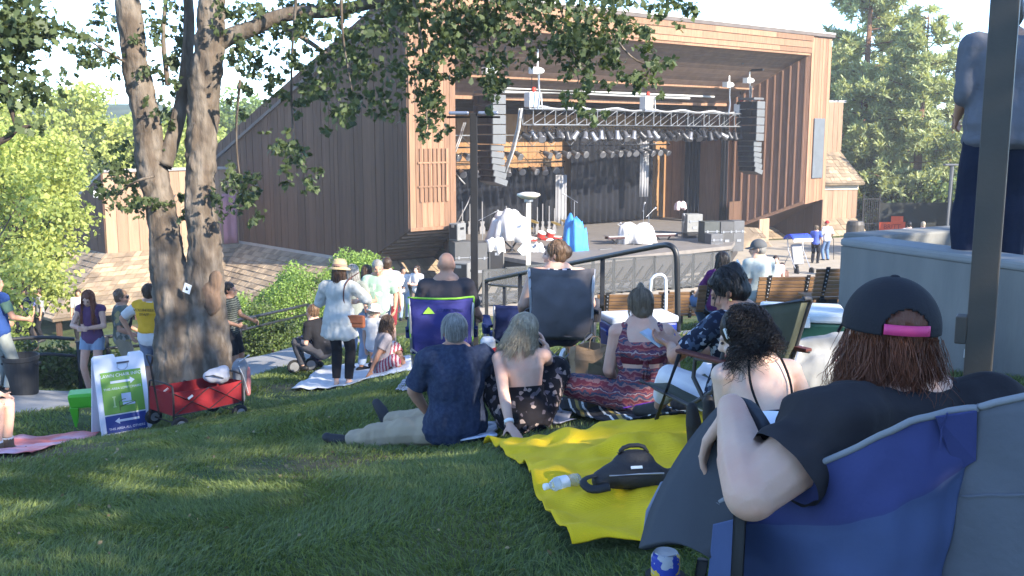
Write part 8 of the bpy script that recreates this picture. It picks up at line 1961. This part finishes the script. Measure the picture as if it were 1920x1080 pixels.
# ================================================================ grass blades on the near lawn
def grass():
    cellsx = []
    def patch(x0, x1, y0, y1, dens, h, w):
        n = int((x1 - x0) * (y1 - y0) * dens)
        return np.c_[rng.uniform(x0, x1, n), rng.uniform(y0, y1, n)], h, w
    sets = [patch(-3.3, 2.2, 2.9, 5.2, 8000, .036, .0026), patch(-4.4, 3.2, 5.2, 7.6, 5200, .040, .0034), patch(-6.2, 4.0, 7.6, 10.5, 3000, .045, .005), patch(-7.5, 3.6, 10.5, 16.5, 1100, .055, .008), patch(-4, 2, 16.5, 22, 300, .08, .014)]
    VV, FF, RR = [], [], []; base = 0
    keepouts = []
    for xy, h, w in sets:
        # inside the picture only, and off the paving
        z = gzs(xy); P_ = np.c_[xy, z]
        yc = P_[:, 1] * CT - P_[:, 2] * ST; zc = P_[:, 1] * ST + P_[:, 2] * CT
        u = P_[:, 0] / yc; ok = (np.abs(u) < .56)
        # paving keep-outs
        def inpoly(pl):
            x, y = xy[:, 0], xy[:, 1]; ins = np.zeros(len(xy), bool); j = len(pl) - 1
            for i in range(len(pl)):
                xi, yi = pl[i]; xj, yj = pl[j]
                c = ((yi > y) != (yj > y)) & (x < (xj - xi) * (y - yi) / (yj - yi + 1e-12) + xi); ins ^= c; j = i
            return ins
        L1 = [(-12, 15.2), (-9.5, 14.9), (-7.6, 14.5), (-6.4, 14.6), (-5.4, 15.3), (-4.85, 16.7), (-4.4, 18.4), (-3.8, 19.8), (-2.6, 21.2)]; L2 = [(-11, 12.6), (-8.5, 12.3), (-6.5, 12.0), (-5.5, 12.7), (-4.6, 13.9), (-4.05, 15.4), (-3.5, 16.7), (-2.9, 18.2), (-1.9, 19.4)]
        ok &= ~inpoly(L1 + L2[::-1]); ok &= ~inpoly([(1.4, 12.1), (2.6, 11.9), (4.2, 11.0), (5.5, 9.5), (3.6, 8.0), (3.1, 9.0), (2.4, 10.2), (1.3, 10.9)])
        for bo in bpy.data.objects:
            if bo.type == 'MESH' and bo.name.split('.')[0] in ('yellow_blanket', 'striped_blanket', 'pale_blanket', 'white_blanket', 'pink_towel'):
                cc_ = [bo.data.vertices[k_].co + bo.location for k_ in BCOR[bo.name]]; ok &= ~inpoly([(q_.x, q_.y) for q_ in cc_])
        ok &= ~inpoly([(W0.x, W0.y), (W0.x + 6, W0.y + 3), (9, 0), (W1.x, W1.y)])
        # worn patches are thinner
        xs = xy[ok]; zz = z[ok]
        nv = np.array([noise.noise(Vector((p[0] * .55, p[1] * .55, 4.0))) for p in xs]); keep = rng.random(len(xs)) < np.clip(1.15 - np.clip(nv - .12, 0, 1) * 3.2, .12, 1)
        xs = xs[keep]; zz = zz[keep]; nv = nv[keep]; n = len(xs)
        hh = h * rng.uniform(.45, 1.35, n) * (1 - .5 * np.clip(nv, 0, .6))
        # matted: leaning direction follows a slowly turning field
        fa = np.array([noise.noise(Vector((p[0] * .9, p[1] * .9, 9.0))) for p in xs]) * 6.0 + rng.normal(size=n) * .9
        ln = np.abs(rng.normal(.9, .45, n)) * hh
        dx, dy = np.cos(fa) * ln, np.sin(fa) * ln
        a2 = rng.uniform(0, 2 * np.pi, n); wx, wy = np.cos(a2) * w * rng.uniform(.6, 1.3, n), np.sin(a2) * w * rng.uniform(.6, 1.3, n)
        b0 = np.c_[xs[:, 0], xs[:, 1], zz - .005]; W_ = np.c_[wx, wy, np.zeros(n)]
        m = b0 + np.c_[dx * .35, dy * .35, hh * .62]; tp = b0 + np.c_[dx, dy, hh * .95]
        V = np.stack([b0 - W_, b0 + W_, m + W_ * .75, m - W_ * .75, tp + W_ * .12, tp - W_ * .12], 1)
        VV.append(V.reshape(-1, 3)); i6 = base + np.arange(n)[:, None] * 6
        FF.append(np.concatenate([i6 + np.array([0, 1, 2, 3]), i6 + np.array([3, 2, 4, 5])], 0)); r = np.clip(rng.normal(.45, .22, n) + nv * .35, 0, 1); RR += [r, r]; base += n * 6
    # per set the faces come in two blocks
    return np.concatenate(VV), np.concatenate(FF), np.concatenate(RR)
Vb, Fb, Rb = grass()
gl = leafmat('grass_blade', (.098, .158, .050), .35, .35, (.24, .29, .10))
go = npmesh('grass', Vb, Fb, gl, rnd=Rb); tag(go, 'long matted green lawn grass with dry worn patches', 'grass', kind='stuff')
print('grass blades', len(Vb) // 6)

n_ = 320; xy = np.c_[rng.uniform(-4.5, 2.2, n_), rng.uniform(3.1, 12, n_)]; zz = gzs(xy) + .03
fl_ = leaves('fallen_leaves', np.c_[xy, zz], .028, leafmat('dry_leaf', (.16, .10, .05), .2, .4, (.34, .26, .14)), None, HEX, dirs=np.tile([[.5, .5, .0]], (n_, 1)) * rng.choice([-1, 1], (n_, 3)))
tag(fl_, 'dry brown leaf bits scattered on the lawn', 'leaves', kind='stuff')
# ================================================================ thin air volume, added to lift the dark tones like lens flare
mb = MB(); mb.box((0, 45, 4), (150, 150, 42)); hz_ = mb.build('flare_veil', [], None)
hm = bpy.data.materials.new('flare_veil_air'); hm.use_nodes = True; _N = hm.node_tree.nodes; _L = hm.node_tree.links
for n_ in list(_N): 
    if n_.type == 'BSDF_PRINCIPLED': _N.remove(n_)
pv = _N.new('ShaderNodeVolumePrincipled'); pv.inputs['Density'].default_value = .0010; pv.inputs['Color'].default_value = (.93, .96, 1, 1); pv.inputs['Anisotropy'].default_value = .0
_L.new(pv.outputs[0], _N['Material Output'].inputs['Volume']); hz_.data.materials.append(hm)
tag(hz_, 'thin air volume added to lift dark tones like lens flare', 'flare_veil', kind='stuff')
S.cycles.volume_bounces = 0; S.cycles.volume_max_steps = 64
bpy.context.view_layer.update()
